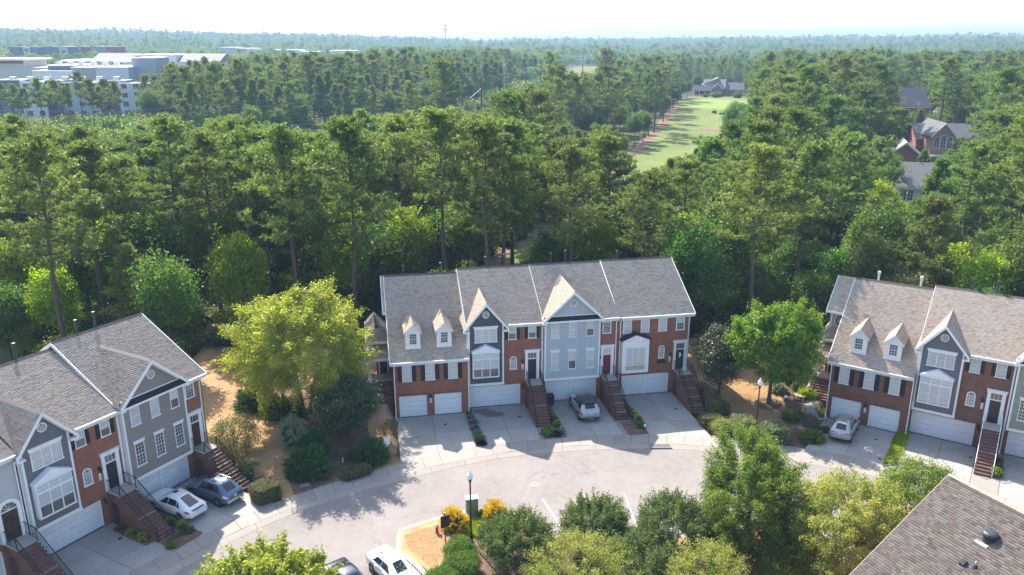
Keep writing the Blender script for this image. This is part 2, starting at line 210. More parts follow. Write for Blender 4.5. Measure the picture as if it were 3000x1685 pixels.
# ------------------------------------------------------------------ mesh helpers
def link(o, parent=None):
    C.objects.link(o)
    if parent is not None: o.parent = parent
    return o
def tag(o, label=None, cat=None, group=None, kind=None):
    if label: o['label'] = label
    if cat: o['category'] = cat
    if group: o['group'] = group
    if kind: o['kind'] = kind
    return o
def empty(name, loc=(0, 0, 0), rz=0.0):
    o = bpy.data.objects.new(name, None); C.objects.link(o); o.location = loc; o.rotation_euler = (0, 0, rz); o.empty_display_size = 0.2
    return o
class MB:
    def __init__(s): s.v = []; s.f = []; s.m = []; s.mats = []; s.cur = 0; s.a = {}
    def mat(s, n):
        if n not in s.mats: s.mats.append(n)
        s.cur = s.mats.index(n); return s
    def face(s, *pts):
        k = len(s.v); s.v += [tuple(p) for p in pts]; s.f.append(tuple(range(k, k+len(pts)))); s.m.append(s.cur)
    def idx(s, f): s.f.append(tuple(f)); s.m.append(s.cur)
    def hexa(s, b, t):                                    # four bottom points (ccw seen from above), four top points
        k = len(s.v); s.v += [tuple(p) for p in b] + [tuple(p) for p in t]
        for f in ((3, 2, 1, 0), (4, 5, 6, 7), (0, 1, 5, 4), (1, 2, 6, 5), (2, 3, 7, 6), (3, 0, 4, 7)): s.idx([k+i for i in f])
        return s
    def box(s, x0, x1, y0, y1, z0, z1):
        s.hexa([(x0, y0, z0), (x1, y0, z0), (x1, y1, z0), (x0, y1, z0)], [(x0, y0, z1), (x1, y0, z1), (x1, y1, z1), (x0, y1, z1)]); return s
    def bar(s, p, q, w, h=None):                          # square bar from p to q
        p, q = Vector(p), Vector(q); d = (q-p).normalized(); u = d.cross(Vector((0, 0, 1)))
        if u.length < 1e-4: u = Vector((1, 0, 0))
        u.normalize(); n = u.cross(d).normalized(); h = h or w; u = u*w/2; n = n*h/2
        a = [p-u-n, p+u-n, p+u+n, p-u+n]; b = [x+(q-p) for x in a]; k = len(s.v); s.v += [tuple(x) for x in a+b]
        for f in ((3, 2, 1, 0), (4, 5, 6, 7), (0, 1, 5, 4), (1, 2, 6, 5), (2, 3, 7, 6), (3, 0, 4, 7)): s.idx([k+i for i in f])
        return s
    def tube(s, pts, rad, n=8, cap=True):
        pts = [Vector(p) for p in pts]; k0 = len(s.v); last = Vector((1, 0, 0))
        for i, p in enumerate(pts):
            d = (pts[min(i+1, len(pts)-1)]-pts[max(i-1, 0)])
            d = d.normalized() if d.length > 1e-9 else Vector((0, 0, 1))
            u = last-d*last.dot(d)
            if u.length < 1e-3: u = d.orthogonal()
            u.normalize(); last = u; w = d.cross(u); r = rad[i] if hasattr(rad, '__len__') else rad
            for j in range(n): a = 2*pi*j/n; s.v.append(tuple(p+u*cos(a)*r+w*sin(a)*r))
        for i in range(len(pts)-1):
            for j in range(n): a = k0+i*n+j; b = k0+i*n+(j+1) % n; s.idx((a, b, b+n, a+n))
        if cap: s.idx([k0+j for j in range(n)][::-1]); s.idx([k0+(len(pts)-1)*n+j for j in range(n)])
        return s
    def lathe(s, prof, n=12, c=(0, 0, 0)):                # [(r, z)]
        k0 = len(s.v)
        for r, z in prof:
            for j in range(n): a = 2*pi*j/n; s.v.append((c[0]+r*cos(a), c[1]+r*sin(a), c[2]+z))
        for i in range(len(prof)-1):
            for j in range(n): a = k0+i*n+j; b = k0+i*n+(j+1) % n; s.idx((a, b, b+n, a+n))
        s.idx([k0+j for j in range(n)][::-1]); s.idx([k0+(len(prof)-1)*n+j for j in range(n)]); return s
    def prism_xz(s, poly, y0, y1):                        # polygon in (x, z), ccw seen from the front (-y), from y0 to y1
        k = len(s.v); n = len(poly); s.v += [(x, y0, z) for x, z in poly]+[(x, y1, z) for x, z in poly]
        s.idx(range(k, k+n)); s.idx([k+n+i for i in range(n)][::-1])
        for i in range(n): j = (i+1) % n; s.idx((k+j, k+i, k+n+i, k+n+j))
        return s
    def prism_yz(s, poly, x0, x1):
        k = len(s.v); n = len(poly); s.v += [(x0, y, z) for y, z in poly]+[(x1, y, z) for y, z in poly]
        s.idx([k+i for i in range(n)][::-1]); s.idx([k+n+i for i in range(n)])
        for i in range(n): j = (i+1) % n; s.idx((k+i, k+j, k+n+j, k+n+i))
        return s
    def prism_xy(s, poly, z0, z1):
        k = len(s.v); n = len(poly); s.v += [(x, y, z0) for x, y in poly]+[(x, y, z1) for x, y in poly]
        s.idx([k+i for i in range(n)][::-1]); s.idx([k+n+i for i in range(n)])
        for i in range(n): j = (i+1) % n; s.idx((k+i, k+j, k+n+j, k+n+i))
        return s
    def disc(s, c, r, y, n=16, squash=1.0):               # facing -y
        k = len(s.v); s.v += [(c[0]+r*cos(2*pi*i/n), y, c[1]+r*squash*sin(2*pi*i/n)) for i in range(n)]; s.idx(range(k, k+n)); return s
    def mesh(s, name, off=(0, 0, 0), smooth=False):
        me = bpy.data.meshes.new(name)
        v = [(x-off[0], y-off[1], z-off[2]) for x, y, z in s.v]
        me.from_pydata(v, [], s.f)
        for n in s.mats: me.materials.append(MATS[n])
        if len(s.mats) > 1: me.polygons.foreach_set('material_index', s.m)
        if smooth: me.polygons.foreach_set('use_smooth', [True]*len(s.f))
        me.update(); return me
    def build(s, name, parent=None, off=(0, 0, 0), smooth=False):
        return link(bpy.data.objects.new(name, s.mesh(name, off, smooth)), parent)
def fast_mesh(name, V, F, mats, attr=None, mi=None):       # V (n,3), F (m,k)
    me = bpy.data.meshes.new(name); n = len(V); m, k = F.shape
    me.vertices.add(n); me.vertices.foreach_set('co', np.ascontiguousarray(V, dtype=np.float32).ravel())
    me.loops.add(m*k); me.loops.foreach_set('vertex_index', np.ascontiguousarray(F, dtype=np.int32).ravel())
    me.polygons.add(m); me.polygons.foreach_set('loop_start', np.arange(0, m*k, k, dtype=np.int32))
    if attr is not None:
        a = me.attributes.new('v', 'FLOAT', 'FACE'); a.data.foreach_set('value', np.ascontiguousarray(attr, dtype=np.float32))
    for x in mats: me.materials.append(MATS[x])
    if mi is not None: me.polygons.foreach_set('material_index', np.ascontiguousarray(mi, dtype=np.int32))
    me.update(calc_edges=True); return me
# ------------------------------------------------------------------ terrain
SW = [(-27.0, 42.6), (-23.9, 46.6), (-21.69, 49.42), (-19.92, 51.55), (-17.97, 53.32), (-14.92, 55.73), (-11.99, 57.54), (-9.52, 59.11), (-8.32, 59.84), (-5.17, 61.35), (-2.32, 62.37), (0.3, 63.05), (3.76, 63.70), (6.63, 64.15), (9.87, 64.35), (13.15, 64.35), (15.5, 64.15), (17.9, 63.73), (21.71, 62.79), (23.62, 62.25), (25.31, 61.64), (27.85, 60.64), (30.48, 59.34), (34.5, 56.6), (40.0, 52.0)]
GUT = [(-25.6, 41.6), (-22.7, 45.5), (-21.10, 47.78), (-18.94, 50.34), (-16.30, 52.71), (-13.90, 54.55), (-11.24, 56.19), (-8.45, 57.70), (-6.04, 58.95), (-3.19, 60.18), (0.0, 61.30), (4.59, 62.18), (7.81, 62.5), (10.57, 62.67), (13.31, 62.67), (17.3, 62.1), (21.34, 61.17), (24.86, 60.10), (27.4, 59.05), (29.76, 57.86), (33.4, 55.3), (38.6, 50.9)]
ROAD = [(-25.0, 41.1), (-22.35, 44.83), (-20.79, 46.94), (-19.0, 49.2), (-17.3, 51.1), (-14.52, 53.3), (-11.41, 55.35), (-8.55, 56.85), (-6.17, 58.14), (-3.16, 59.50), (0.0, 60.62), (4.55, 61.45), (7.68, 61.80), (10.46, 61.97), (13.17, 61.97), (17.2, 61.4), (21.20, 60.45), (24.62, 59.40), (27.0, 58.4), (29.11, 57.32), (32.8, 54.8), (38.0, 50.4)]
def catmull(P, n):
    P = [np.array(p, float) for p in P]; P = [2*P[0]-P[1]]+P+[2*P[-1]-P[-2]]; out = []
    for i in range(1, len(P)-2):
        for k in range(n):
            t = k/n; a, b, c, d = P[i-1:i+3]
            out.append(0.5*((2*b)+(-a+c)*t+(2*a-5*b+4*c-d)*t*t+(-a+3*b-3*c+d)*t**3))
    out.append(P[-2]); return np.array(out)
SWc, GUTc, ROADc = catmull(SW, 6), catmull(GUT, 6), catmull(ROAD, 6)
def ysw(x): return float(np.interp(x, SWc[:, 0], SWc[:, 1]))
def sstep(t): t = max(0.0, min(1.0, t)); return t*t*(3-2*t)
class Frame:                                              # a row of houses: local x along the facade, y back from it
    def __init__(s, o, yaw, shift=0.0):
        s.a = radians(yaw); s.u = np.array([cos(s.a), sin(s.a)]); s.w = np.array([-sin(s.a), cos(s.a)]); s.o = np.array(o)-s.u*shift
    def P(s, x, y): q = s.o+s.u*x+s.w*y; return float(q[0]), float(q[1])
    def inv(s, X, Y): d = np.array([X, Y])-s.o; return float(d @ s.u), float(d @ s.w)
FM = Frame((-10.218, 68.519), 10.5); FL = Frame((-31.667, 46.038), 60.5, 6.15); FR = Frame((29.966, 68.289), -33.0)
ROWS = [(FM, -0.7, 28.0), (FL, -3.0, 21.0), (FR, -0.7, 22.0)]
def footprint(X, Y):
    d = -9
    for f, a, b in ROWS:
        x, y = f.inv(X, Y); d = max(d, min(x-a, b-x, 12-y, y+16))
    return d                                               # > 0 inside
def hills(X, Y):
    r = sqrt(X*X+Y*Y)
    if r < 700: return 0.0
    t = sstep((r-700)/2400); a = X/max(Y, 1.0)
    side = 13+26*sstep((-a-0.0)/0.6)+9*sstep((a-0.12)/0.45)-5*exp(-((a-0.02)/0.15)**2)
    return t*(side+9*noise.noise((X/520, Y/520, 3.1))+5*noise.noise((X/190, Y/190, 7.7)))
def hgt(X, Y):
    if Y > 700 or abs(X) > 500: return hills(X, Y)
    h = -0.16+1.0*sstep((Y-ysw(X)-0.6)/8.5)
    f = footprint(X, Y)
    if f > -0.7: h = h+( -0.22-h)*sstep((f+0.7)/0.6)
    if Y > 115: h *= 1-sstep((Y-115)/60)
    return h
xs = np.concatenate([-np.geomspace(4200, 90, 42), np.arange(-80, 91, 1.0), np.geomspace(100, 4200, 42)])
ys = np.concatenate([[-100, -40, 0, 15], np.arange(24, 131, 1.0), np.geomspace(140, 5600, 60)])
V = np.array([(x, y, hgt(x, y)) for y in ys for x in xs]); nx = len(xs)
ii, jj = np.meshgrid(np.arange(nx-1), np.arange(len(ys)-1)); k = (jj*nx+ii).ravel()
g = link(bpy.data.objects.new('ground', fast_mesh('ground', V, np.stack([k, k+1, k+1+nx, k+nx], 1), ['forest_floor']))); tag(g, kind='structure')
def sheet(name, poly, dz, mat, step=1.0, flat=None, parent=None, kind='structure'):   # a cloth of ground cover lying dz above the terrain (or on a level)
    poly = [Vector((p[0], p[1])) for p in poly]; pts = []
    n = len(poly)
    for i in range(n):
        a, b = poly[i], poly[(i+1) % n]; m = max(1, int((b-a).length/step))
        pts += [a+(b-a)*(j/m) for j in range(m)]
    nb = len(pts); xs_ = [p.x for p in pts]; ys_ = [p.y for p in pts]
    def inside(x, y):
        c = False; j = nb-1
        for i in range(nb):
            if (pts[i].y > y) != (pts[j].y > y) and x < (pts[j].x-pts[i].x)*(y-pts[i].y)/(pts[j].y-pts[i].y)+pts[i].x: c = not c
            j = i
        return c
    inner = []
    if flat is None:
        y = min(ys_)+step*0.5
        while y < max(ys_):
            x = min(xs_)+step*0.5
            while x < max(xs_):
                if inside(x, y): inner.append(Vector((x, y)))
                x += step
            y += step
    r = delaunay_2d_cdt(pts+inner, [], [list(range(nb))], 1, 1e-4)
    me = bpy.data.meshes.new(name); me.from_pydata([(p.x, p.y, (hgt(p.x, p.y)+dz) if flat is None else flat) for p in r[0]], [], [tuple(f) for f in r[2]])
    me.materials.append(MATS[mat]); me.update()
    if len(me.polygons) and sum(p.normal.z for p in me.polygons) < 0: me.flip_normals()
    o = link(bpy.data.objects.new(name, me), parent)
    if parent is None: tag(o, kind=kind)
    return o
# road
ROADZ = -0.105
road_poly = [tuple(p) for p in ROADc]+[(44, 44), (44, 22), (-30, 22), (-30, 36)]
sheet('road', road_poly, 0, 'asphalt', flat=ROADZ, step=50)
# pavement slabs and kerb sections
def stations(curve, n):
    d = np.concatenate([[0], np.cumsum(np.hypot(*np.diff(curve, axis=0).T))]); t = np.linspace(0, d[-1], n)
    return np.stack([np.interp(t, d, curve[:, 0]), np.interp(t, d, curve[:, 1])], 1)
pav = empty('pavement'); tag(pav, kind='structure')
nS = 50
A, B = stations(SWc, nS+1), stations(GUTc, nS+1)
def slabquad(a0, a1, b1, b0, z0, z1, gap=0.017):
    q = [np.array(p) for p in (b0, b1, a1, a0)]; c = sum(q)/4
    q = [p+(c-p)/np.linalg.norm(c-p)*gap for p in q]
    return [(p[0], p[1], z0) for p in q], [(p[0], p[1], z1) for p in q]
rnd = random.Random(5)
for i in range(nS):
    mb = MB().mat(rnd.choice(['concrete', 'concrete', 'concrete_old'])); mb.hexa(*slabquad(A[i], A[i+1], B[i+1], B[i], -0.2, 0.012+rnd.uniform(-0.004, 0.004))); mb.build('slab', pav)
kb = empty('kerb'); tag(kb, kind='structure')
nK = 26; A, B = stations(GUTc, nK+1), stations(ROADc, nK+1)
for i in range(nK):
    b, t = slabquad(A[i], A[i+1], B[i+1], B[i], -0.25, 0.0, 0.01); t = [(t[0][0], t[0][1], ROADZ+0.012), (t[1][0], t[1][1], ROADZ+0.012), (t[2][0], t[2][1], 0.012), (t[3][0], t[3][1], 0.012)]
    mb = MB().mat('kerb_concrete'); mb.hexa(b, t); mb.build('kerb_section', kb)
# storm drain in the kerb in front of the last drive of the middle row
dr = empty('storm_drain', (12.7, 62.3, -0.04), 0.0); tag(dr, 'dark storm drain inlet set into the kerb before the end drive', 'storm drain')
mb = MB().mat('concrete_old'); mb.box(-0.95, 0.95, -0.36, 0.36, -0.1, 0.052); mb.build('frame', dr)
mb = MB().mat('vent_metal')
for i in range(12): mb.box(-0.8+i*0.14, -0.72+i*0.14, -0.25, 0.25, 0.0, 0.066)
mb.build('grate', dr)

# driveways
def to_sw(f, x):                                           # depth where the drive meets the pavement
    y = -1.5
    while y > -16:
        X, Y = f.P(x, y)
        if Y <= ysw(X)+0.01: return y
        y -= 0.02
    return y
def driveway(f, x0, x1, front, rows, cols=2, old=False):
    d = empty('driveway', (*f.P((x0+x1)/2, front-3), 0), 0); tag(d, kind='structure')
    for c in range(cols):
        a, b = x0+(x1-x0)*c/cols, x0+(x1-x0)*(c+1)/cols
        ea, eb = to_sw(f, a), to_sw(f, b)
        for r in range(rows):
            t0, t1 = r/rows, (r+1)/rows
            q = [f.P(a, front+(ea-front)*t1), f.P(b, front+(eb-front)*t1), f.P(b, front+(eb-front)*t0), f.P(a, front+(ea-front)*t0)]
            q2 = slabquad(q[3], q[2], q[1], q[0], -0.25, 0.006, 0.02)
            mb = MB().mat(rnd.choice(['shade_lifted_concrete', 'shade_lifted_concrete_old'])); mb.hexa([(x-d.location.x, y-d.location.y, z) for x, y, z in q2[0]], [(x-d.location.x, y-d.location.y, z) for x, y, z in q2[1]]); mb.build('slab', d)
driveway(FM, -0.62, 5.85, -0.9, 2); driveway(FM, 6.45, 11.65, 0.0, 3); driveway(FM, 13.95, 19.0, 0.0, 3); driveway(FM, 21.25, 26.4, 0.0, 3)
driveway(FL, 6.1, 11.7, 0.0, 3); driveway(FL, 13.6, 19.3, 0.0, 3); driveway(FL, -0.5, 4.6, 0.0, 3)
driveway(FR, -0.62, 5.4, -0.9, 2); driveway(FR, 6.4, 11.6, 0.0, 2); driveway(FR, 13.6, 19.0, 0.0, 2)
for f, x0, x1, ya, yb in ((FM, 11.66, 13.94, -0.05, -9.0), (FM, 19.02, 21.24, -0.05, -9.0), (FL, 11.72, 13.58, -0.05, -9.0), (FL, 4.62, 6.08, -0.05, -9), (FR, 11.62, 13.58, -0.05, -9.0)):
    e0, e1 = to_sw(f, x0), to_sw(f, x1); sheet('walkway', [f.P(x0, ya), f.P(x0, e0), f.P(x1, e1), f.P(x1, ya)], 0, 'concrete_old', flat=-0.006, step=50)
sheet('mulch_bed', [FR.P(5.41, -0.92), FR.P(5.41, to_sw(FR, 5.41)), FR.P(6.39, to_sw(FR, 6.39)), FR.P(6.39, -0.02)], 0, 'mulch', flat=-0.03, step=50)
def groundpatch(f, pts, name, mat, z, label=None, cat=None):
    o = sheet(name, [f.P(*p) for p in pts], 0, mat, flat=z, step=50)
    return o
# damp stain on the second drive of the middle row
st = [(6.55, -0.45), (7.4, -0.35), (8.2, -0.5), (8.5, -1.05), (9.1, -1.4), (9.35, -1.85), (8.9, -2.2), (8.1, -2.25), (7.5, -2.05), (7.15, -1.5), (6.7, -1.1)]
groundpatch(FM, [tuple(p) for p in catmull(st+[st[0]], 4)[:-1]], 'wet_stain', 'wet_concrete', 0.0135)
# yards
def along(a, b, n=14):                                     # pavement inner edge from x=a to x=b
    return [(x, ysw(x)+0.02) for x in np.linspace(a, b, n)]
yardL = along(-19.7, -9.0)+[FM.P(-0.75, -7.2), FM.P(-0.75, -0.9), FM.P(-0.9, 11), (-22, 84), (-34, 84), FL.P(21.3, 11), FL.P(21.0, 0), FL.P(20.7, -5.5)]
sheet('lawn', yardL, 0.03, 'dry_lawn')
sheet('mulch_bed', along(-16.6, -11.2, 8)+[(-11.4, 60.5), (-12.6, 64.0), (-13.4, 69.0), (-16.0, 74.0), (-22.5, 74.0), (-24.6, 70.0), (-21.4, 66.2), (-19.2, 63.9), (-18.0, 60.5), (-17.9, 57.0)], 0.055, 'mulch')
yardR = along(17.6, 24.9)+[FR.P(-0.75, -7.5), FR.P(-0.75, -0.9), FR.P(-0.9, 11), (38, 86), (18, 86), FM.P(28.1, 11), FM.P(28.1, 0), FM.P(28.1, -6)]
sheet('lawn', yardR, 0.03, 'dry_lawn')
sheet('mulch_bed', [(17.1, 66.2), (18.6, 66.0), (19.6, 68.0), (20.0, 71.5), (18.9, 74.0), FM.P(28.3, 1.0), FM.P(28.2, -5.0)], 0.055, 'mulch')
sheet('mulch_bed', along(18.3, 25.0, 8)+[(26.2, 62.9), (28.4, 66.3), (26.6, 67.7), (28.5, 71.5), (29.0, 75.0), (26.0, 74.0), (25.6, 70.5), (25.2, 67.2), (23.2, 65.0), (19.5, 65.6)], 0.055, 'mulch')
sheet('mulch_bed', [(23.98+1.1*cos(a)*1.15, 69.1+1.1*sin(a)) for a in np.linspace(0, 2*pi, 16)[:-1]], 0.075, 'mulch', step=0.6)
sheet('path', [FR.P(-2.75, 0.5), FR.P(-1.15, 0.5), FR.P(-0.72, -1.2), FR.P(-0.72, -2.7), FR.P(-2.0, -2.6)], 0.09, 'concrete', step=0.7)
sheet('path', [FM.P(-2.9, 1.4), FM.P(-0.75, 1.4), FM.P(-0.72, -2.2), FM.P(-1.6, -1.2)], 0.09, 'concrete', step=0.7)
# planting island and shrub bed in front
ISL = [(-2.2, 40.0), (-5.31, 44.94), (-6.15, 45.97), (-7.35, 47.36), (-8.15, 48.6), (-7.82, 49.71), (-6.63, 50.44), (-5.35, 51.17), (-4.0, 51.9), (-2.65, 52.4), (-1.4, 52.65), (-0.40, 52.4), (0.25, 51.6), (0.6, 50.85), (1.0, 49.6), (2.2, 48.9), (6.0, 48.8), (10.5, 48.9), (14.5, 49.2), (16.5, 50.3), (18.6, 49.5), (21.5, 47.6), (25.0, 48.9), (28.0, 52.2), (31.0, 53.0), (35, 50), (38, 44), (38, 30), (-2.2, 30)]
islc = catmull(ISL, 4)
sheet('planting_bed', islc, 0, 'dry_lawn', flat=-0.012, step=50)
kb2 = empty('kerb'); tag(kb2, kind='structure')
st_ = stations(islc[:-4*2], 30)
for i in range(29):
    a, b = st_[i], st_[i+1]; nrm = lambda k: (lambda t: np.array([-t[1], t[0]])/np.linalg.norm(t))(st_[min(k+1, 29)]-st_[max(k-1, 0)])
    na, nb_ = nrm(i)*0.42, nrm(i+1)*0.42
    b4, t4 = slabquad(a, b, b+nb_, a+na, -0.25, 0.02, 0.008)
    mb = MB().mat('kerb_concrete'); mb.hexa(b4, [t4[0], t4[1], (t4[2][0], t4[2][1], -0.004), (t4[3][0], t4[3][1], -0.004)]); mb.build('kerb_section', kb2)
sheet('mulch_bed', [(-1.9, 48.9), (-2.5, 49.6), (-1.7, 50.3), (-0.7, 49.3), (1.5, 47.8), (15, 47.9), (16, 44), (26, 44.5), (26, 36), (-1.5, 36), (-4.9, 43.2), (-5.2, 44.6), (-4.6, 46.5), (-3.6, 47.9), (-2.7, 48.8)], 0, 'mulch', flat=0.0, step=50)
sheet('planting_bed', [(-11, 41.2), (-13.2, 43.2), (-16, 43.4), (-19, 41.5), (-21, 38), (-20, 30), (-9, 30), (-9.4, 38)], 0, 'dry_lawn', flat=-0.03, step=50)
# parking lines
for a, b in [((2.31, 54.12), (3.6, 50.2)), ((5.5, 54.79), (6.2, 50.2)), ((8.65, 55.09), (8.98, 50.0)), ((11.89, 55.19), (11.7, 50.2)), ((15.2, 55.0), (14.7, 51.0))]:
    a, b = np.array(a), np.array(b); n = (b-a)/np.linalg.norm(b-a); m = np.array([-n[1], n[0]])*0.055
    sheet('parking_line', [a+m, a-m, b-m, b+m], 0, 'paint_line', flat=ROADZ+0.004, step=50)
# fairway, straw, rough and far road
FWL = [(-5, 108), (-1, 122), (6, 142), (16, 172), (26, 205), (40, 250), (54, 300), (70, 360), (84, 415), (98, 462), (108, 486)]
FWR = [(9, 108), (14, 122), (22, 142), (36, 172), (50, 205), (64, 250), (80, 300), (104, 360), (130, 415), (148, 462), (150, 486)]
sheet('fairway', FWR[::1]+FWL[::-1], 0.06, 'fairway_grass', step=9)
sheet('rough_edge', [(x-4, y) for x, y in FWL]+[(x+5+3*sin(y), y) for x, y in FWL[::-1]], 0.035, 'straw', step=9)
sheet('putting_green', [(108+22*cos(a), 432+34*sin(a)) for a in np.linspace(0, 2*pi, 24)[:-1]], 0.10, 'green_turf', step=9)
sheet('bunker', [(76+6*cos(a)+2*cos(2*a), 312+6*sin(a)) for a in np.linspace(0, 2*pi, 18)[:-1]], 0.12, 'straw', step=4)
sheet('cart_path', [(24, 132), (26, 134), (30, 142), (37, 158), (35, 160), (27, 144)], 0.08, 'concrete', step=5)
CORR = [(-150, 90), (-106, 167), (-60, 250), (-12, 338), (14, 430), (40, 600), (76, 860), (92, 1000)]
sheet('corridor_scrub', [(x-26, y+8) for x, y in CORR]+[(x+26, y-8) for x, y in CORR[::-1]], 0.05, 'scrub', step=14)
sheet('far_road', [(-40, 270), (-15, 322), (3, 372), (16, 430), (24, 520), (34, 640), (40, 740), (47, 740), (41, 640), (31, 520), (23, 430), (10, 370), (-8, 320), (-33, 268)], 0.12, 'asphalt', step=12)
# manhole, drain covers, meter cover
def cover(x, y, r, z, mat, name, label, cat, group=None):
    t = empty(name, (x, y, z)); tag(t, label, cat, group)
    MB().mat(mat).lathe([(r*1.15, -0.03), (r*1.15, 0.006), (r*1.02, 0.008)], 18).build('ring', t)
    mb = MB().mat('vent_metal' if mat != 'kerb_concrete' else 'concrete_old').lathe([(r, -0.02), (r, 0.010), (r*0.6, 0.013)], 18)
    for i in range(3): mb.bar((-r*0.5, (i-1)*r*0.4, 0.014), (r*0.5, (i-1)*r*0.4, 0.014), r*0.12, 0.008)
    mb.build('lid', t)
cover(1.82, 56.14, 0.36, ROADZ+0.003, 'kerb_concrete', 'manhole_cover', 'round manhole cover in the open asphalt above the white parking lines', 'manhole cover')
for (x, y), lb in [((-6.04, 66.32), 'on the first drive of the middle row'), ((0.73, 67.89), 'on the drive with the damp stain'), ((2.54, 64.46), 'at the foot of the first brick stair'), ((15.44, 69.53), 'on the empty end drive of the middle row'), ((-27.4, 48.85), 'before the wide garage door of the near row'), ((38.26, 60.28), 'beside the stair with sunlit-painted rails'), ((30.56, 60.01), 'at the street end of the champagne car drive')]:
    cover(x, y, 0.13, 0.010, 'vent_metal', 'drain_cover', 'small dark drain cover '+lb, 'drain cover', 'drain covers in the driveways')
cover(31.73, 63.41, 0.13, 0.010, 'terracotta', 'drain_cover', 'rusty drain cover on the drive beside the parked champagne car', 'drain cover', 'drain covers in the driveways')
t = empty('meter_box', (-16.3, 56.1, hgt(-16.3, 56.1)+0.05), 0.5); tag(t, 'grey rectangular utility box lid in the grass by the pavement', 'utility box')
MB().mat('stone').box(-0.35, 0.35, -0.25, 0.25, -0.1, 0.03).build('rim', t); MB().mat('concrete_old').box(-0.29, 0.29, -0.19, 0.19, -0.05, 0.045).build('lid', t)
# ------------------------------------------------------------------ houses
def shingles(p0, p1, p2, p3, seed=1, course=0.14, tab=(0.16, 0.36), lift=0.014):
    """tabs of a roof slope: p0, p1 = eave left, right; p2, p3 = ridge right, left. Returns V, F(quads), v."""
    rg = np.random.default_rng(seed); p0, p1, p2, p3 = (np.array(p, float) for p in (p0, p1, p2, p3))
    nrm = np.cross(p1-p0, p3-p0); nrm /= np.linalg.norm(nrm)
    L = np.linalg.norm(p3-p0); nr = max(1, int(round(L/course))); V = []; F = []; A = []; k = 0
    for i in range(nr):
        a0, a1 = p0+(p3-p0)*i/nr, p0+(p3-p0)*(i+1)/nr; b0, b1 = p1+(p2-p1)*i/nr, p1+(p2-p1)*(i+1)/nr
        W = np.linalg.norm(b0-a0); n = max(1, int(W/((tab[0]+tab[1])/2))+2)
        ws = rg.uniform(tab[0], tab[1], n); t = np.concatenate([[0], np.cumsum(ws)]); t = (t+rg.uniform(-.1, 0))/W; t = np.clip(t, 0, 1); t[0] = 0; t[-1] = 1; t = np.unique(t)
        for j in range(len(t)-1):
            h = lift*rg.choice([0.7, 1.0, 1.5]); q0 = a0+(b0-a0)*t[j]; q1 = a0+(b0-a0)*t[j+1]; r0 = a1+(b1-a1)*t[j]; r1 = a1+(b1-a1)*t[j+1]
            V += [q0, q1, q0+nrm*h, q1+nrm*h, r1+nrm*0.002, r0+nrm*0.002]; F += [(k+2, k+3, k+4, k+5), (k, k+1, k+3, k+2)]; c = rg.uniform(); A += [c, c*0.8]; k += 6
    return V, F, A
class House:
    def __init__(s, frame, xc, dz, label, name='townhouse', cat='townhouse', group=None):
        s.f = frame; s.xc = xc; s.root = empty(name, (*frame.P(xc, 0), dz), frame.a); tag(s.root, label, cat, group); s.off = (xc, 0, 0); s.seed = int(abs(xc*100))+int(frame.a*100)
    def add(s, mb, name, parent=None, smooth=False): return mb.build(name, parent or s.root, s.off, smooth)
    def shingle(s, slopes, name='roof_shingles', parent=None, mat='shingle', **kw):
        V, F, A = [], [], []
        for q in slopes:
            s.seed += 1; v, f, a = shingles(*q, seed=s.seed, **kw); k = len(V); V += v; F += [tuple(i+k for i in x) for x in f]; A += a
        V = np.array(V)-np.array(s.off); me = fast_mesh(name, V, np.array(F), [mat], np.array(A))
        o = link(bpy.data.objects.new(name, me), parent or s.root); o['kind'] = 'stuff'; return o
def openwall(mb, x0, x1, z0, z1, y, th, holes):            # a wall sheet facing -y with rectangular openings and their reveals
    X = sorted({x0, x1, *[h[0] for h in holes], *[h[1] for h in holes]}); Z = sorted({z0, z1, *[h[2] for h in holes], *[h[3] for h in holes]})
    for i in range(len(X)-1):
        for j in range(len(Z)-1):
            cx, cz = (X[i]+X[i+1])/2, (Z[j]+Z[j+1])/2
            if any(h[0] < cx < h[1] and h[2] < cz < h[3] for h in holes): continue
            mb.face((X[i], y, Z[j]), (X[i+1], y, Z[j]), (X[i+1], y, Z[j+1]), (X[i], y, Z[j+1]))
    for a, b, c, d in holes:
        mb.face((a, y, c), (a, y, d), (a, y+th, d), (a, y+th, c)); mb.face((b, y, d), (b, y, c), (b, y+th, c), (b, y+th, d)); mb.face((a, y, d), (b, y, d), (b, y+th, d), (a, y+th, d))
def clap(mb, x0, x1, z0, z1, y, h=0.125, fl=None, fr=None): # clapboards; fl/fr(z) give the left and right ends
    n = max(1, int(round((z1-z0)/h))); h = (z1-z0)/n
    for i in range(n):
        a, b = z0+i*h, z0+(i+1)*h; l0, l1 = (fl(a), fl(b)) if fl else (x0, x0); r0, r1 = (fr(a), fr(b)) if fr else (x1, x1)
        if r0 <= l0: continue
        if r1 < l1: l1 = r1 = (l1+r1)/2
        mb.face((l0, y-0.018, a), (r0, y-0.018, a), (r1, y-0.003, b), (l1, y-0.003, b)); mb.face((l0, y, a), (r0, y, a), (r0, y-0.018, a), (l0, y-0.018, a))
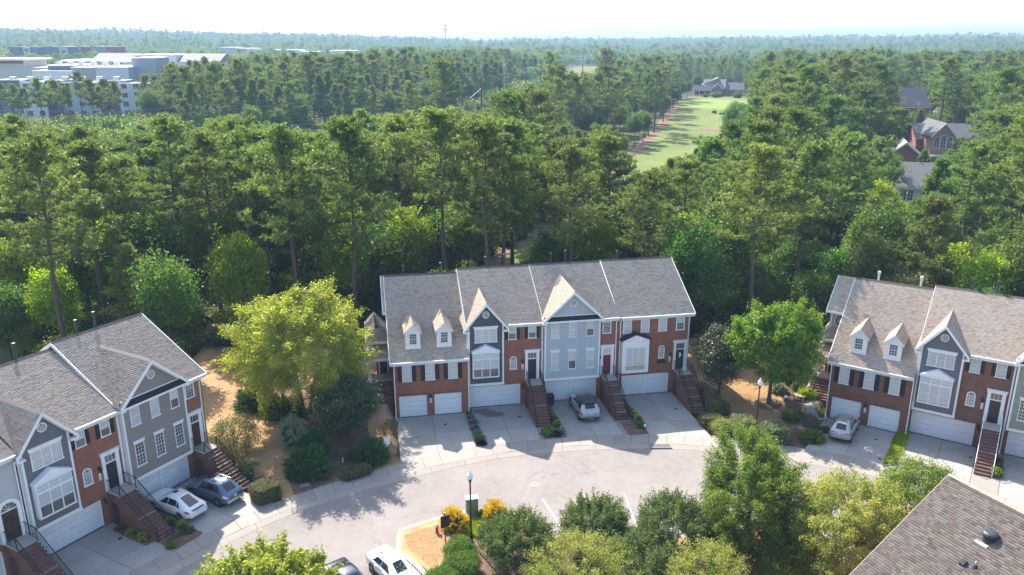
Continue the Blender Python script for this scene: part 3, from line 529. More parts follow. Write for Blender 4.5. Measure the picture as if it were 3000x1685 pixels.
def garage(H, x0, x1, y, z1=2.13, trim=0.1, rows=4, cols=4):
    d = H.add(MB().mat('white_paint').box(x0, x0+trim, y-0.02, y+0.06, 0, z1).box(x1-trim, x1, y-0.02, y+0.06, 0, z1).box(x0+trim, x1-trim, y-0.02, y+0.06, z1-trim, z1), 'garage_door')
    a, b, top = x0+trim, x1-trim, z1-trim; hh = top/rows
    for r in range(rows):
        mb = MB().mat('white_door'); mb.box(a, b, y+0.014, y+0.05, r*hh+0.010, (r+1)*hh-0.010)
        w = (b-a)/cols
        for c in range(cols): mb.box(a+c*w+0.07, a+(c+1)*w-0.07, y-0.008, y+0.0138, r*hh+0.09, (r+1)*hh-0.09)
        H.add(mb, 'panel', d)
def window(H, x0, x1, z0, z1, y, cols=3, rows=2, blind=1.0, lower_grid=None, head=False, casing=0.075, units=1, depth=0.0, tone='blind', arch=False, ox=False):
    """a double-hung window standing on the wall plane y (facing -y): casing + sash bars, glass pane, blind"""
    mb = MB().mat('white_paint'); cz = casing
    if arch:
        zc = z1-(x1-x0)/2; r = (x1-x0)/2; cx = (x0+x1)/2; n = 12
        arcO = [(cx+r*cos(pi*i/n), zc+r*sin(pi*i/n)) for i in range(n+1)]; arcI = [(cx+(r-cz)*cos(pi*i/n), zc+(r-cz)*sin(pi*i/n)) for i in range(n+1)]
        for i in range(n): mb.prism_xz([arcI[i], arcO[i], arcO[i+1], arcI[i+1]][::-1], y-0.06, y)
        mb.box(x0, x0+cz, y-0.06, y, z0, zc).box(x1-cz, x1, y-0.06, y, z0, zc); mb.box(x0-0.03, x1+0.03, y-0.09, y, z0-0.05, z0+0.04)
        mb.box(x0+cz, x1-cz, y-0.045, y-0.02, zc-0.02, zc+0.02)
        for i in range(1, 3): xx = x0+(x1-x0)*i/3; mb.box(xx-0.011, xx+0.011, y-0.04, y-0.022, z0, zc+r*0.75)
        for i in range(1, 3): zz = z0+(zc-z0)*i/3; mb.box(x0+cz, x1-cz, y-0.04, y-0.022, zz-0.011, zz+0.011)
        w = H.add(mb, 'window'); poly = [(x0+cz, z0), (x1-cz, z0)]+arcI
        H.add(MB().mat('room').prism_xz(poly, y-0.006, y-0.004), 'blind', w)
        k = MB().mat('blind'); [k.box(x0+cz, x1-cz, y-0.012, y-0.008, zz, zz+0.03) for zz in np.arange(z0+0.05, zc, 0.06)]; H.add(k, 'slats', w)
        H.add(MB().mat('window_glass').prism_xz(poly, y-0.022, y-0.020), 'pane', w); return w
    mb.box(x0-0.0, x0+cz, y-0.055, y, z0, z1).box(x1-cz, x1, y-0.055, y, z0, z1).box(x0+cz, x1-cz, y-0.055, y, z1-cz, z1); mb.box(x0-0.04, x1+0.04, y-0.085, y, z0-0.04, z0+0.045)
    if head: mb.box(x0-0.06, x1+0.06, y-0.08, y, z1+0.002, z1+0.16).box(x0-0.10, x1+0.10, y-0.12, y, z1+0.162, z1+0.22).box((x0+x1)/2-0.07, (x0+x1)/2+0.07, y-0.14, y-0.122, z1+0.01, z1+0.22)
    W = (x1-x0-2*cz)/units; zm = (z0+z1)/2
    wo = None; panes = []; blinds = []
    for u in range(units):
        a, b = x0+cz+u*W, x0+cz+(u+1)*W
        if u: mb.box(a-0.035, a+0.035, y-0.055, y, z0+0.045, z1-cz)
        mb.box(a+0.02, b-0.02, y-0.048, y-0.02, zm-0.022, zm+0.022)
        for half, (lo, hi) in enumerate(((z0+0.045, zm-0.022), (zm+0.022, z1-cz))):
            if (lower_grid if half == 0 and lower_grid is not None else True) and cols:
                for i in range(1, cols): xx = a+(b-a)*i/cols; mb.box(xx-0.010, xx+0.010, y-0.042, y-0.024, lo, hi)
                for i in range(1, rows): zz = lo+(hi-lo)*i/rows; mb.box(a, b, y-0.0421, y-0.0239, zz-0.010, zz+0.010)
            panes.append((a, b, lo, hi))
        blinds.append((a, b))
    w = H.add(mb, 'window')
    rm = MB().mat('room').box(x0+cz, x1-cz, y-0.005, y-0.002, z0, z1-cz*0.5); H.add(rm, 'recess', w)
    for a, b in blinds:
        zb = z1-cz-(z1-cz-z0)*blind
        if blind > 0.02:
            k = MB().mat(tone); n = max(2, int((z1-cz-zb)/0.055))
            for i in range(n): zz = zb+(z1-cz-zb)*i/n; k.box(a+0.012, b-0.012, y-0.013, y-0.008, zz+0.004, zz+(z1-cz-zb)/n)
            H.add(k, 'blind', w)
    for a, b, lo, hi in panes: H.add(MB().mat('window_glass').box(a, b, y-0.024, y-0.021, lo, hi), 'pane', w)
    return w
def shutters(H, x0, x1, z0, z1, y, w=0.40):
    for a, b in ((x0-w-0.02, x0-0.02), (x1+0.02, x1+w+0.02)):
        mb = MB().mat('black_paint'); mb.box(a, a+0.05, y-0.05, y, z0, z1).box(b-0.05, b, y-0.05, y, z0, z1)
        for zz in (z0, (z0+z1)/2-0.03, z1-0.06): mb.box(a+0.05, b-0.05, y-0.05, y, zz, zz+0.06)
        for lo, hi in ((z0+0.06, (z0+z1)/2-0.03), ((z0+z1)/2+0.03, z1-0.06)):
            n = 11
            for i in range(n): zz = lo+(hi-lo)*i/n; mb.box(a+0.05, b-0.05, y-0.038, y, zz+0.01, zz+(hi-lo)/n-0.006)
        H.add(mb, 'shutter')
def roundvent(H, x, z, r, y):
    mb = MB().mat('white_paint'); n = 20
    for i in range(n):
        a0, a1 = 2*pi*i/n, 2*pi*(i+1)/n
        mb.prism_xz([(x+(r-0.07)*cos(a0), z+(r-0.07)*sin(a0)), (x+r*cos(a0), z+r*sin(a0)), (x+r*cos(a1), z+r*sin(a1)), (x+(r-0.07)*cos(a1), z+(r-0.07)*sin(a1))], y-0.06, y)
    for i in (-1, 0, 1): d = i*r*0.33; e = sqrt((r-0.06)**2-d*d); mb.box(x+d-0.012, x+d+0.012, y-0.045, y-0.025, z-e, z+e).box(x-e, x+e, y-0.0451, y-0.0249, z+d-0.012, z+d+0.012)
    w = H.add(mb, 'round_window'); H.add(MB().mat('room').disc((x, z), r-0.05, y-0.006, 20), 'recess', w); H.add(MB().mat('window_glass').disc((x, z), r-0.06, y-0.022, 20), 'pane', w)
def roofplanes(H, x0, x1, eave, ridge, back, lo=0.0, ov_l=0.05, ov_r=0.05, th=0.18, rake_l=False, rake_r=False):
    """main gable roof: eave=(y,z), ridge=(y,z), back=(y,z); a white rake board on a free end"""
    a, b = x0-ov_l, x1+ov_r; (ye, ze), (yr, zr), (yb, zb) = eave, ridge, back
    mb = MB().mat('shingle_plain'); mb.prism_yz([(ye, ze-0.03), (yr, zr-0.03), (yb, zb-0.03), (yb, zb-0.03-th), (yr, zr-0.03-th), (ye, ze-0.03-th)], a, b)
    r = H.add(mb, 'roof')
    H.shingle([((a, ye, ze), (b, ye, ze), (b, yr, zr), (a, yr, zr))], parent=r)
    k = MB().mat('ridge_dark'); n = max(2, int((b-a)/0.32))
    for i in range(n): xa, xb = a+(b-a)*i/n, a+(b-a)*(i+1)/n; dy = 0.17; sl = (zr-ze)/(yr-ye)*dy; k.prism_yz([(yr-dy, zr-sl+0.02), (yr+dy, zr-sl+0.02), (yr, zr+0.085+0.006*(i % 2))], xa, xb-0.006)
    H.add(k, 'ridge_cap', r)
    t = MB().mat('white_paint'); rk = 0.26 if ov_l > 0.2 or ov_r > 0.2 else 0.06
    for on, xa, xb in ((rake_l, a-(0.055 if rk > .1 else 0.03), a-0.003), (rake_r, b+0.003, b+0.055)):
        if on: t.prism_yz([(ye-0.02, ze+0.02), (yr, zr+0.02), (yb, zb+0.02), (yb, zb-rk), (yr, zr-rk), (ye-0.02, ze-rk)], xa, xb)
    if t.v: H.add(t, 'rake_board', r)
    return r
def gutter(H, x0, x1, y, z, dent=True):
    mb = MB().mat('white_paint'); mb.box(x0, x1, y-0.12, y-0.01, z-0.15, z-0.02); mb.box(x0, x1, y+0.0, y+0.03, z-0.30, z-0.16)
    if dent:
        n = int((x1-x0)/0.17)
        for i in range(n): xx = x0+(x1-x0)*(i+0.25)/n; mb.box(xx, xx+0.085, y+0.03, y+0.16, z-0.38, z-0.31)
    H.add(mb, 'gutter')['kind'] = 'stuff'
def downspout(H, x, y, z0, z1, side=1):
    H.add(MB().mat('white_paint').box(x-0.04, x+0.04, y-0.10, y-0.02, z0+0.25, z1).bar((x, y-0.06, z0+0.28), (x, y-0.38, z0+0.08), 0.085).bar((x, y-0.06, z1-0.05), (x, y-0.38, z1+0.22), 0.085), 'downspout')
def vent(H, x, y, z, h, mat='vent_metal', r=0.09):
    H.add(MB().mat(mat).lathe([(r*1.7, -0.25), (r*1.7, 0.05), (r, 0.12), (r, h*0.78), (r*1.5, h*0.78), (r*1.6, h*0.86), (r*1.5, h), (0.01, h+0.03)], 12, (x, y, z)), 'vent_pipe')
def doorway(H, x0, x1, z0, z1, y, slab, trans_room='room'):
    """door casing with crown, transom pane, slab"""
    cw = 0.22; mb = MB().mat('white_paint')
    mb.box(x0, x0+cw, y-0.10, y, z0, z1-0.32).box(x1-cw, x1, y-0.10, y, z0, z1-0.32); mb.box(x0-0.04, x1+0.04, y-0.13, y, z1-0.318, z1-0.06); mb.box(x0-0.10, x1+0.10, y-0.2, y, z1-0.058, z1); xm = (x0+x1)/2
    mb.prism_xz([(xm-0.07, z1-0.30), (xm+0.07, z1-0.30), (xm+0.11, z1+0.02), (xm-0.11, z1+0.02)], y-0.23, y-0.202)
    zs = z0+2.03; mb.box(x0+cw, x1-cw, y-0.07, y, zs, zs+0.09); mb.box(x0+cw, x0+cw+0.05, y-0.06, y, z0, z1-0.32).box(x1-cw-0.05, x1-cw, y-0.06, y, z0, z1-0.32)
    for i in range(1, 3): xx = x0+cw+(x1-x0-2*cw)*i/3; mb.box(xx-0.01, xx+0.01, y-0.05, y-0.03, zs+0.09, z1-0.32)
    d = H.add(mb, 'front_door')
    k = MB().mat(slab); a, b = x0+cw+0.05, x1-cw-0.05; k.box(a, b, y-0.035, y-0.002, z0+0.02, zs)
    for i in range(2):
        xa = a+0.09+i*(b-a-0.12)/2; xb = xa+(b-a-0.24)/2
        for zz, zh in ((z0+0.18, 0.62), (z0+0.92, 0.55), (z0+1.57, 0.32)): k.box(xa, xb, y-0.045, y-0.0352, zz, zz+zh)
    s = H.add(k, 'door_slab', d); H.add(MB().mat('chrome').lathe([(0.03, 0), (0.035, 0.05), (0.0, 0.07)], 8, (a+0.07, y-0.08, z0+0.98)), 'handle', d)
    H.add(MB().mat(trans_room).box(x0+cw+0.05, x1-cw-0.05, y-0.006, y-0.002, zs+0.09, z1-0.32), 'recess', d); H.add(MB().mat('window_glass').box(x0+cw+0.05, x1-cw-0.05, y-0.030, y-0.027, zs+0.09, z1-0.32), 'transom_pane', d)
    return d
def lantern(H, x, y, z):
    H.add(MB().mat('iron').box(x-0.05, x+0.05, y-0.04, y, z-0.1, z+0.12).bar((x, y-0.02, z+0.1), (x, y-0.18, z+0.16), 0.025).lathe([(0.05, -0.28), (0.07, -0.24), (0.09, -0.02), (0.10, 0.0), (0.03, 0.08), (0.01, 0.14)], 8, (x, y-0.18, z)), 'wall_lantern')
def plate(H, x, y, z):
    p = H.add(MB().mat('white_paint').box(x-0.085, x+0.085, y-0.025, y, z-0.26, z+0.26), 'number_sign')
    k = MB().mat('trim_black')
    for i in (0.12, -0.03, -0.18): k.box(x-0.03, x+0.03, y-0.028, y-0.0252, z+i-0.025, z+i+0.05)
    H.add(k, 'numeral', p)['kind'] = 'stuff'
def stair(H, x0, x1, ztop, yland, nst, run=0.275, door=True, zbot=0.0, rail='iron', rail_left=True, left_face=True):
    """brick stair down from a landing (y from yland to 0) straight out towards -y"""
    n = nst; rise = (ztop-zbot)/n; yb = yland-run*(n-1)
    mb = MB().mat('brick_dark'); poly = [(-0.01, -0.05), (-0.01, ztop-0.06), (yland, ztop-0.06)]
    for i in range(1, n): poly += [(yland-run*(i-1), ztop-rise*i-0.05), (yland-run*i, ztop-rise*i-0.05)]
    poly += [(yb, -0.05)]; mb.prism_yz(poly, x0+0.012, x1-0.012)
    st = H.add(mb, 'staircase')
    H.add(MB().mat('stone').box(x0-0.04, x1+0.04, yland-0.03, -0.02, ztop-0.058, ztop), 'landing', st)
    for i in range(1, n):
        z = ztop-rise*i; y0 = yland-run*i
        H.add(MB().mat('step_brick').box(x0, x1, y0-0.03, y0+run-0.002, z-0.075, z+0.0), 'step', st)
    if door: H.add(MB().mat('door_brown').box(x0-0.03, x0+0.01, yland+0.25, yland+1.05, 0.02, 1.75).mat('brick').box(x0-0.04, x0+0.008, yland+0.15, yland+0.249, 0, 1.85), 'closet_door', st)
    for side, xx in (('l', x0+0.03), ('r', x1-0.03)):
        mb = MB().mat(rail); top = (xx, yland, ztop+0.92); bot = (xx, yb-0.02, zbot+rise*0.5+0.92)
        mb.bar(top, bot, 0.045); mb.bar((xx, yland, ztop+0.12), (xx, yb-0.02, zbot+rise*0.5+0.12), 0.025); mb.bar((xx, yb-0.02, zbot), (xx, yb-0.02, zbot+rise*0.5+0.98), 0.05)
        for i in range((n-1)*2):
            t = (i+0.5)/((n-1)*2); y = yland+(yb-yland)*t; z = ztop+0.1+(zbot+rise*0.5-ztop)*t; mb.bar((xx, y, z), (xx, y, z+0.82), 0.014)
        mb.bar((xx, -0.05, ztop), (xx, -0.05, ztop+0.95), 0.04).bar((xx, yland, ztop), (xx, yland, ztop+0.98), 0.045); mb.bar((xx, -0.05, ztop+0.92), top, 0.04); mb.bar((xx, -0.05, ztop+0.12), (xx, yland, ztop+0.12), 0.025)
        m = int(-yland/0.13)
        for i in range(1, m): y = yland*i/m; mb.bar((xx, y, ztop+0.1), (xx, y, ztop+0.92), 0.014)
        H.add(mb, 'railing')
    return st
def gable_front(H, x0, x1, y, zs, zp, siding, ov=0.42, fwd=0.38, back=4.2, band=True):
    """a street gable: siding triangle above zs between x0 and x1 (front face y), peak zp; roof running back into the main slope"""
    xm = (x0+x1)/2; hw = (x1-x0)/2
    sl = (zp-zs)/hw; mb = MB().mat(siding); clap(mb, x0, x1, zs, zp-0.02, y, fl=lambda z: x0+(z-zs)/sl, fr=lambda z: x1-(z-zs)/sl)
    mb.face((x0, y+0.02, zs), (x1, y+0.02, zs), (xm, y+0.02, zp)); H.add(mb, 'gable')
    e = hw+ov; ze = zp-sl*e; yf = y-fwd
    r = MB().mat('shingle_plain')
    for sgn in (-1, 1):
        a = (xm+sgn*e, ze); p = (xm, zp); poly = [a, p, (xm, zp-0.16), (xm+sgn*e, ze-0.16)]
        r.prism_xz([(q[0], q[1]+0.10) for q in (poly if sgn > 0 else poly[::-1])][::-1], yf+0.05, back)
    ro = H.add(r, 'gable_roof')
    up = 0.13
    H.shingle([((xm-e, back, ze+up), (xm-e, yf, ze+up), (xm, yf, zp+up), (xm, back, zp+up)), ((xm+e, yf, ze+up), (xm+e, back, ze+up), (xm, back, zp+up), (xm, yf, zp+up))], parent=ro)
    k = MB().mat('shingle_plain'); n = int((back-yf)/0.3)
    for i in range(n): k.prism_xz([(xm-0.16, zp+up-0.16*sl+0.02), (xm+0.16, zp+up-0.16*sl+0.02), (xm, zp+up+0.05)], yf+(back-yf)*i/n, yf+(back-yf)*(i+1)/n-0.01)
    H.add(k, 'ridge_cap', ro)
    t = MB().mat('white_paint')
    for sgn in (-1, 1):
        poly = [(xm+sgn*(e+0.02), ze+0.11), (xm, zp+0.12), (xm, zp-0.16), (xm+sgn*(e+0.02), ze-0.17)]
        t.prism_xz(poly if sgn < 0 else poly[::-1], yf-0.045, yf-0.002)
        poly = [(xm+sgn*(hw+0.02), zs+0.0), (xm, zp-0.02), (xm, zp-0.26), (xm+sgn*(hw-0.18), zs-0.0)]
        t.prism_xz(poly if sgn < 0 else poly[::-1], y-0.05, y-0.022)
        # boxed return at the eave end
        xa, xb = sorted((xm+sgn*(e+0.02), xm+sgn*(hw-0.12))); t.box(xa, xb, yf-0.042, y-0.02, ze-0.20, ze-0.06)
    # soffit
        poly = [(xm+sgn*e, ze-0.06), (xm, zp-0.065), (xm, zp-0.09), (xm+sgn*e, ze-0.085)]
        t.prism_xz(poly if sgn < 0 else poly[::-1], yf, y-0.024)
    H.add(t, 'rake_board', ro)
def ubox(H, x0, x1, ytop, ybot, wall='brick', eave=8.25, ridge=(6.1, 12.0), back=(12.2, 8.25), holes=(), yf=0.0, name='wall'):
    mb = MB().mat(wall); y1 = yf+0.22
    mb.prism_yz([(y1, -0.2), (y1, eave-0.12), (ridge[0], ridge[1]-0.25), (back[0]-0.1, back[1]-0.25), (back[0]-0.1, -0.2)], x0+0.005, x1-0.005)
    openwall(mb, x0, x1, -0.2, eave-0.05, yf, 0.22, list(holes))
    mb.face((x0, yf, -0.2), (x0, yf, eave-0.05), (x0, y1, eave-0.05), (x0, y1, -0.2)); mb.face((x1, yf, eave-0.05), (x1, yf, -0.2), (x1, y1, -0.2), (x1, y1, eave-0.05))
    return H.add(mb, name)
def unitA(f, label, wall='brick', dz=0.0, side='siding_tan', dorm_out=0.0, group=None, porch=True, sx=-2.5):
    x0, x1, yf = -0.66, 6.2, -0.9; H = House(f, 2.8, dz, label, group=group)
    EA, RI, BK = (yf-0.35, 5.60), (7.7, 11.2), (12.4, 8.2)
    ubox(H, x0, x1, 0, 0, wall, 5.55, RI, BK, [(-0.26, 2.28, 0, 2.13), (2.96, 5.48, 0, 2.13)], yf)
    roofplanes(H, x0, x1, EA, RI, BK, ov_l=0.3, ov_r=-0.02, rake_l=True)
    gutter(H, x0-0.3, x1-0.02, EA[0], EA[1]+0.02); downspout(H, x0+0.05, yf, 0, 5.1); downspout(H, x1-0.06, yf, 0, 5.1)
    for c in (0.53, 2.63, 4.72):
        window(H, c-0.43, c+0.43, 3.60, 5.27, yf, 3, 2, blind=0.96, tone='blind' if wall == 'brick' else 'blind', casing=0.06); H.add(MB().mat('white_paint').box(c-0.45, c+0.45, yf-0.06, yf, 5.275, 5.42), 'lintel'); shutters(H, c-0.43, c+0.43, 3.58, 5.42, yf)
    garage(H, -0.26, 2.28, yf+0.13); garage(H, 2.96, 5.48, yf+0.13)
    k = MB().mat('brick_dark')                                # soldier course over the doors
    for a, b in ((-0.4, 2.42), (2.82, 5.62)):
        k = MB().mat('brick_dark'); n = int((b-a)/0.085)
        for i in range(n): xx = a+(b-a)*i/n; k.box(xx+0.004, xx+0.076, yf-0.012, yf, 2.14, 2.36)
        H.add(k, 'brick_course')['kind'] = 'stuff'
    lantern(H, 2.62, yf, 2.12); plate(H, 2.62, yf, 1.55)
    for c in (1.25, 4.10):                                     # dormers
        w = 0.66; y = 0.0; zb, ze, zp = 6.44, 8.02, 8.72
        d = H.add(MB().mat('white_paint').prism_yz([(y, zb-0.2), (y, ze), (2.9, ze), (2.9, ze-0.1)], c-w, c+w).prism_xz([(c-w, ze), (c+w, ze), (c, zp-0.06)], y, y+0.3), 'dormer')
        sw = MB().mat(side)
        for sg in (-1, 1): xx = c+sg*(w+0.004); a = xx-0.004 if sg < 0 else xx-0.004; sw.prism_yz([(y+0.12, zb-0.1), (y+0.12, ze-0.02), (2.8, ze-0.02), (y+0.14, zb-0.1)], xx-0.004, xx+0.004)
        H.add(sw, 'dormer_cheek', d)
        r = MB().mat('shingle_plain'); e = w+0.17; zl = ze-0.10; sl = (zp-zl)/e; yq = y-0.16
        for sg in (-1, 1):
            p = [(c+sg*e, zl), (c, zp), (c, zp-0.09), (c+sg*e, zl-0.09)]; r.prism_xz((p if sg < 0 else p[::-1]), yq+0.02, 3.95)
        H.add(r, 'dormer_roof', d)
        H.shingle([((c-e, 3.95, zl+.012), (c-e, yq, zl+.012), (c, yq, zp+.012), (c, 3.95, zp+.012)), ((c+e, yq, zl+.012), (c+e, 3.95, zl+.012), (c, 3.95, zp+.012), (c, yq, zp+.012))], 'dormer_shingles', d)
        t = MB().mat('white_paint')
        for sg in (-1, 1):
            p = [(c+sg*e, zl-0.0), (c, zp-0.0), (c, zp-0.14), (c+sg*e, zl-0.13)]; t.prism_xz((p if sg < 0 else p[::-1]), yq-0.02, yq+0.018)
        t.box(c-w-0.03, c+w+0.03, y-0.04, y+0.1, zb-0.08, zb+0.05).box(c-w-0.02, c+w+0.02, y-0.025, y, ze-0.06, ze+0.0); H.add(t, 'dormer_trim', d)['kind'] = 'stuff'
        window(H, c-0.36, c+0.36, 6.78, 7.86, y-0.001, 3, 2, blind=0.0, casing=0.06)
    for xx, hh in ((1.0, 0.9), (4.7, 1.0)): vent(H, xx, 8.3, 10.75, hh+0.35, 'vent_metal' if wall == 'brick' else 'vent_white')
    if porch:
        # rear side bay, pent roofs, porch and side stair on the free left side
        H.add(MB().mat(wall).box(-2.1, x0-0.005, 4.2, 10.5, -0.1, 5.6).mat(side).box(max(-2.1, sx+0.35), x0-0.005, 4.2, 10.5, 5.602, min(9.35, 8.75)), 'side_bay')
        H.add(MB().mat('white_paint').box(max(-2.16, sx+.29), max(-2.02, sx+.43), 4.14, 4.26, 6.3, 8.7), 'corner_board')
        sxx = sx; n = 20; mb = MB().mat('white_paint'); cx, cz, ra, rb = -1.38, 7.75, 0.42, 0.62
        for i in range(n if sx < -2 else 0):
            a0, a1 = 2*pi*i/n, 2*pi*(i+1)/n
            mb.prism_xz([(cx+(ra-.07)*cos(a0), cz+(rb-.07)*sin(a0)), (cx+ra*cos(a0), cz+rb*sin(a0)), (cx+ra*cos(a1), cz+rb*sin(a1)), (cx+(ra-.07)*cos(a1), cz+(rb-.07)*sin(a1))], 4.13, 4.2)
        if sx < -2:
            for i in range(4): a0 = pi*i/4; mb.bar((cx-(ra-.05)*cos(a0), 4.16, cz-(rb-.05)*sin(a0)), (cx+(ra-.05)*cos(a0), 4.16, cz+(rb-.05)*sin(a0)), 0.025)
            w = H.add(mb, 'oval_window'); H.add(MB().mat('room').disc((cx, cz), ra-0.04, 4.19, 20, rb/ra), 'recess', w); H.add(MB().mat('window_glass').disc((cx, cz), ra-0.05, 4.175, 20, rb/ra), 'pane', w)
        sl = (RI[1]-EA[1])/(RI[0]-EA[0]); zz = lambda y: EA[1]+(y-EA[0])*sl
        ye = 3.75; rr = MB().mat('shingle_plain'); rr.prism_yz([(ye, zz(ye)-0.03), (RI[0], RI[1]-0.03), (11.0, 9.0), (11.0, 8.8), (RI[0], RI[1]-0.2), (ye, zz(ye)-0.2)], sx, x0-0.36)
        ro = H.add(rr, 'side_roof'); H.shingle([((sx, ye, zz(ye)), (x0-0.3, ye, zz(ye)), (x0-0.3, RI[0], RI[1]), (sx, RI[0], RI[1]))], 'side_shingles', ro)
        t = MB().mat('white_paint').box(sx-.02, x0-0.3, ye-0.06, ye-0.005, zz(ye)-0.22, zz(ye)+0.0); t.prism_yz([(ye-0.05, zz(ye)+0.02), (RI[0], RI[1]+0.02), (11.0, 9.05), (11.0, 8.8), (RI[0], RI[1]-0.25), (ye-0.05, zz(ye)-0.25)], sx-.056, sx-.002); H.add(t, 'rake_board', ro)
        for nm, xl, yfr, yb_, ze, zt, xr in (('pent_roof', -3.0, 3.4, 9.5, 5.95, 7.0, -2.1), ('porch_roof', -3.15, 2.3, 7.0, 4.62, 5.55, -2.05)):
            e = MB().mat('shingle_plain'); A_ = (xl, yfr, ze); B_ = (x0-0.01, yfr, ze); C_ = (xl, yb_, ze); D_ = (xr, 4.2, zt); E_ = (x0-0.01, 4.2, zt); G_ = (xr, yb_, zt)
            e.face(A_, B_, E_, D_); e.face(C_, A_, D_, G_); e.face(A_, C_, G_, E_, B_)
            o = H.add(e, nm); H.shingle([((xl, yfr, ze+.01), (x0-0.01, yfr, ze+.01), (x0-0.01, 4.2, zt+.01), (xr, 4.2, zt+.01)), ((xl, yb_, ze+.01), (xl, yfr, ze+.01), (xr, 4.2, zt+.01), (xr, yb_, zt+.01))], nm.replace('roof', 'shingles'), o)
            H.add(MB().mat('white_paint').box(xl-0.05, x0-0.02, yfr-0.06, yfr-0.004, ze-0.2, ze+0.03).box(xl-0.06, xl-0.004, yfr-0.06, yb_, ze-0.2, ze+0.03), 'fascia', o)
        gz = 0.95
        H.add(MB().mat('stone').box(-2.95, x0-0.01, 2.45, 4.19, 2.3, 2.4).mat(wall).box(-2.9, x0-0.02, 2.5, 4.19, 0.5, 2.299), 'porch_floor')
        for y in (2.55, 4.1): H.add(MB().mat('white_paint').box(-2.9, -2.72, y-0.09, y+0.09, 2.402, 4.5).box(-2.94, -2.68, y-0.13, y+0.13, 2.402, 2.6), 'porch_post')
        s = H.add(MB().mat(wall).prism_yz([(2.45, 0.3), (2.45, 2.28), (0.55, 0.9), (0.55, 0.3)], -2.6, -0.75), 'side_stair')
        for i in range(8): z = 2.4-(i+1)*0.175; y = 2.44-i*0.24; H.add(MB().mat('step_brick').box(-2.62, -0.73, y-0.27, y-0.002, z-0.1, z), 'step', s)
        rl = MB().mat('white_paint').bar((-2.75, 2.45, 3.3), (-2.75, 0.45, 1.85), 0.07).bar((-2.75, 0.45, 0.9), (-2.75, 0.45, 2.0), 0.12).bar((-2.75, 2.45, 2.62), (-2.75, 0.45, 1.15), 0.05)
        for i in range(12): tt = (i+0.5)/12; rl.bar((-2.75, 2.45-2*tt, 2.6-1.47*tt), (-2.75, 2.45-2*tt, 3.3-1.45*tt), 0.035)
        rl.bar((-2.82, 2.6, 3.3), (-2.82, 4.0, 3.3), 0.06)
        for i in range(9): rl.bar((-2.82, 2.7+i*0.15, 2.45), (-2.82, 2.7+i*0.15, 3.3), 0.03)
        H.add(rl, 'railing')
        H.add(MB().mat('white_paint').box(-1.9, -1.0, 4.12, 4.195, 2.41, 4.45).mat('door_black').box(-1.8, -1.1, 4.10, 4.118, 2.42, 4.4), 'side_door')
    return H
def bay_trim(H, x0, x1, y, z0, z1, yb=0.0, w=0.13, bottom=True):
    t = MB().mat('white_paint'); t.box(x0-0.02, x0+w, y-0.03, y+0.0, z0, z1).box(x1-w, x1+0.02, y-0.03, y+0.0, z0, z1).box(x0-0.025, x0-0.002, y-0.03, yb, z0, z1).box(x1+0.002, x1+0.025, y-0.03, yb, z0, z1)
    t.box(x0-0.04, x1+0.04, y-0.05, yb-0.003, z0-0.24, z0-0.002); H.add(t, 'bay_trim')
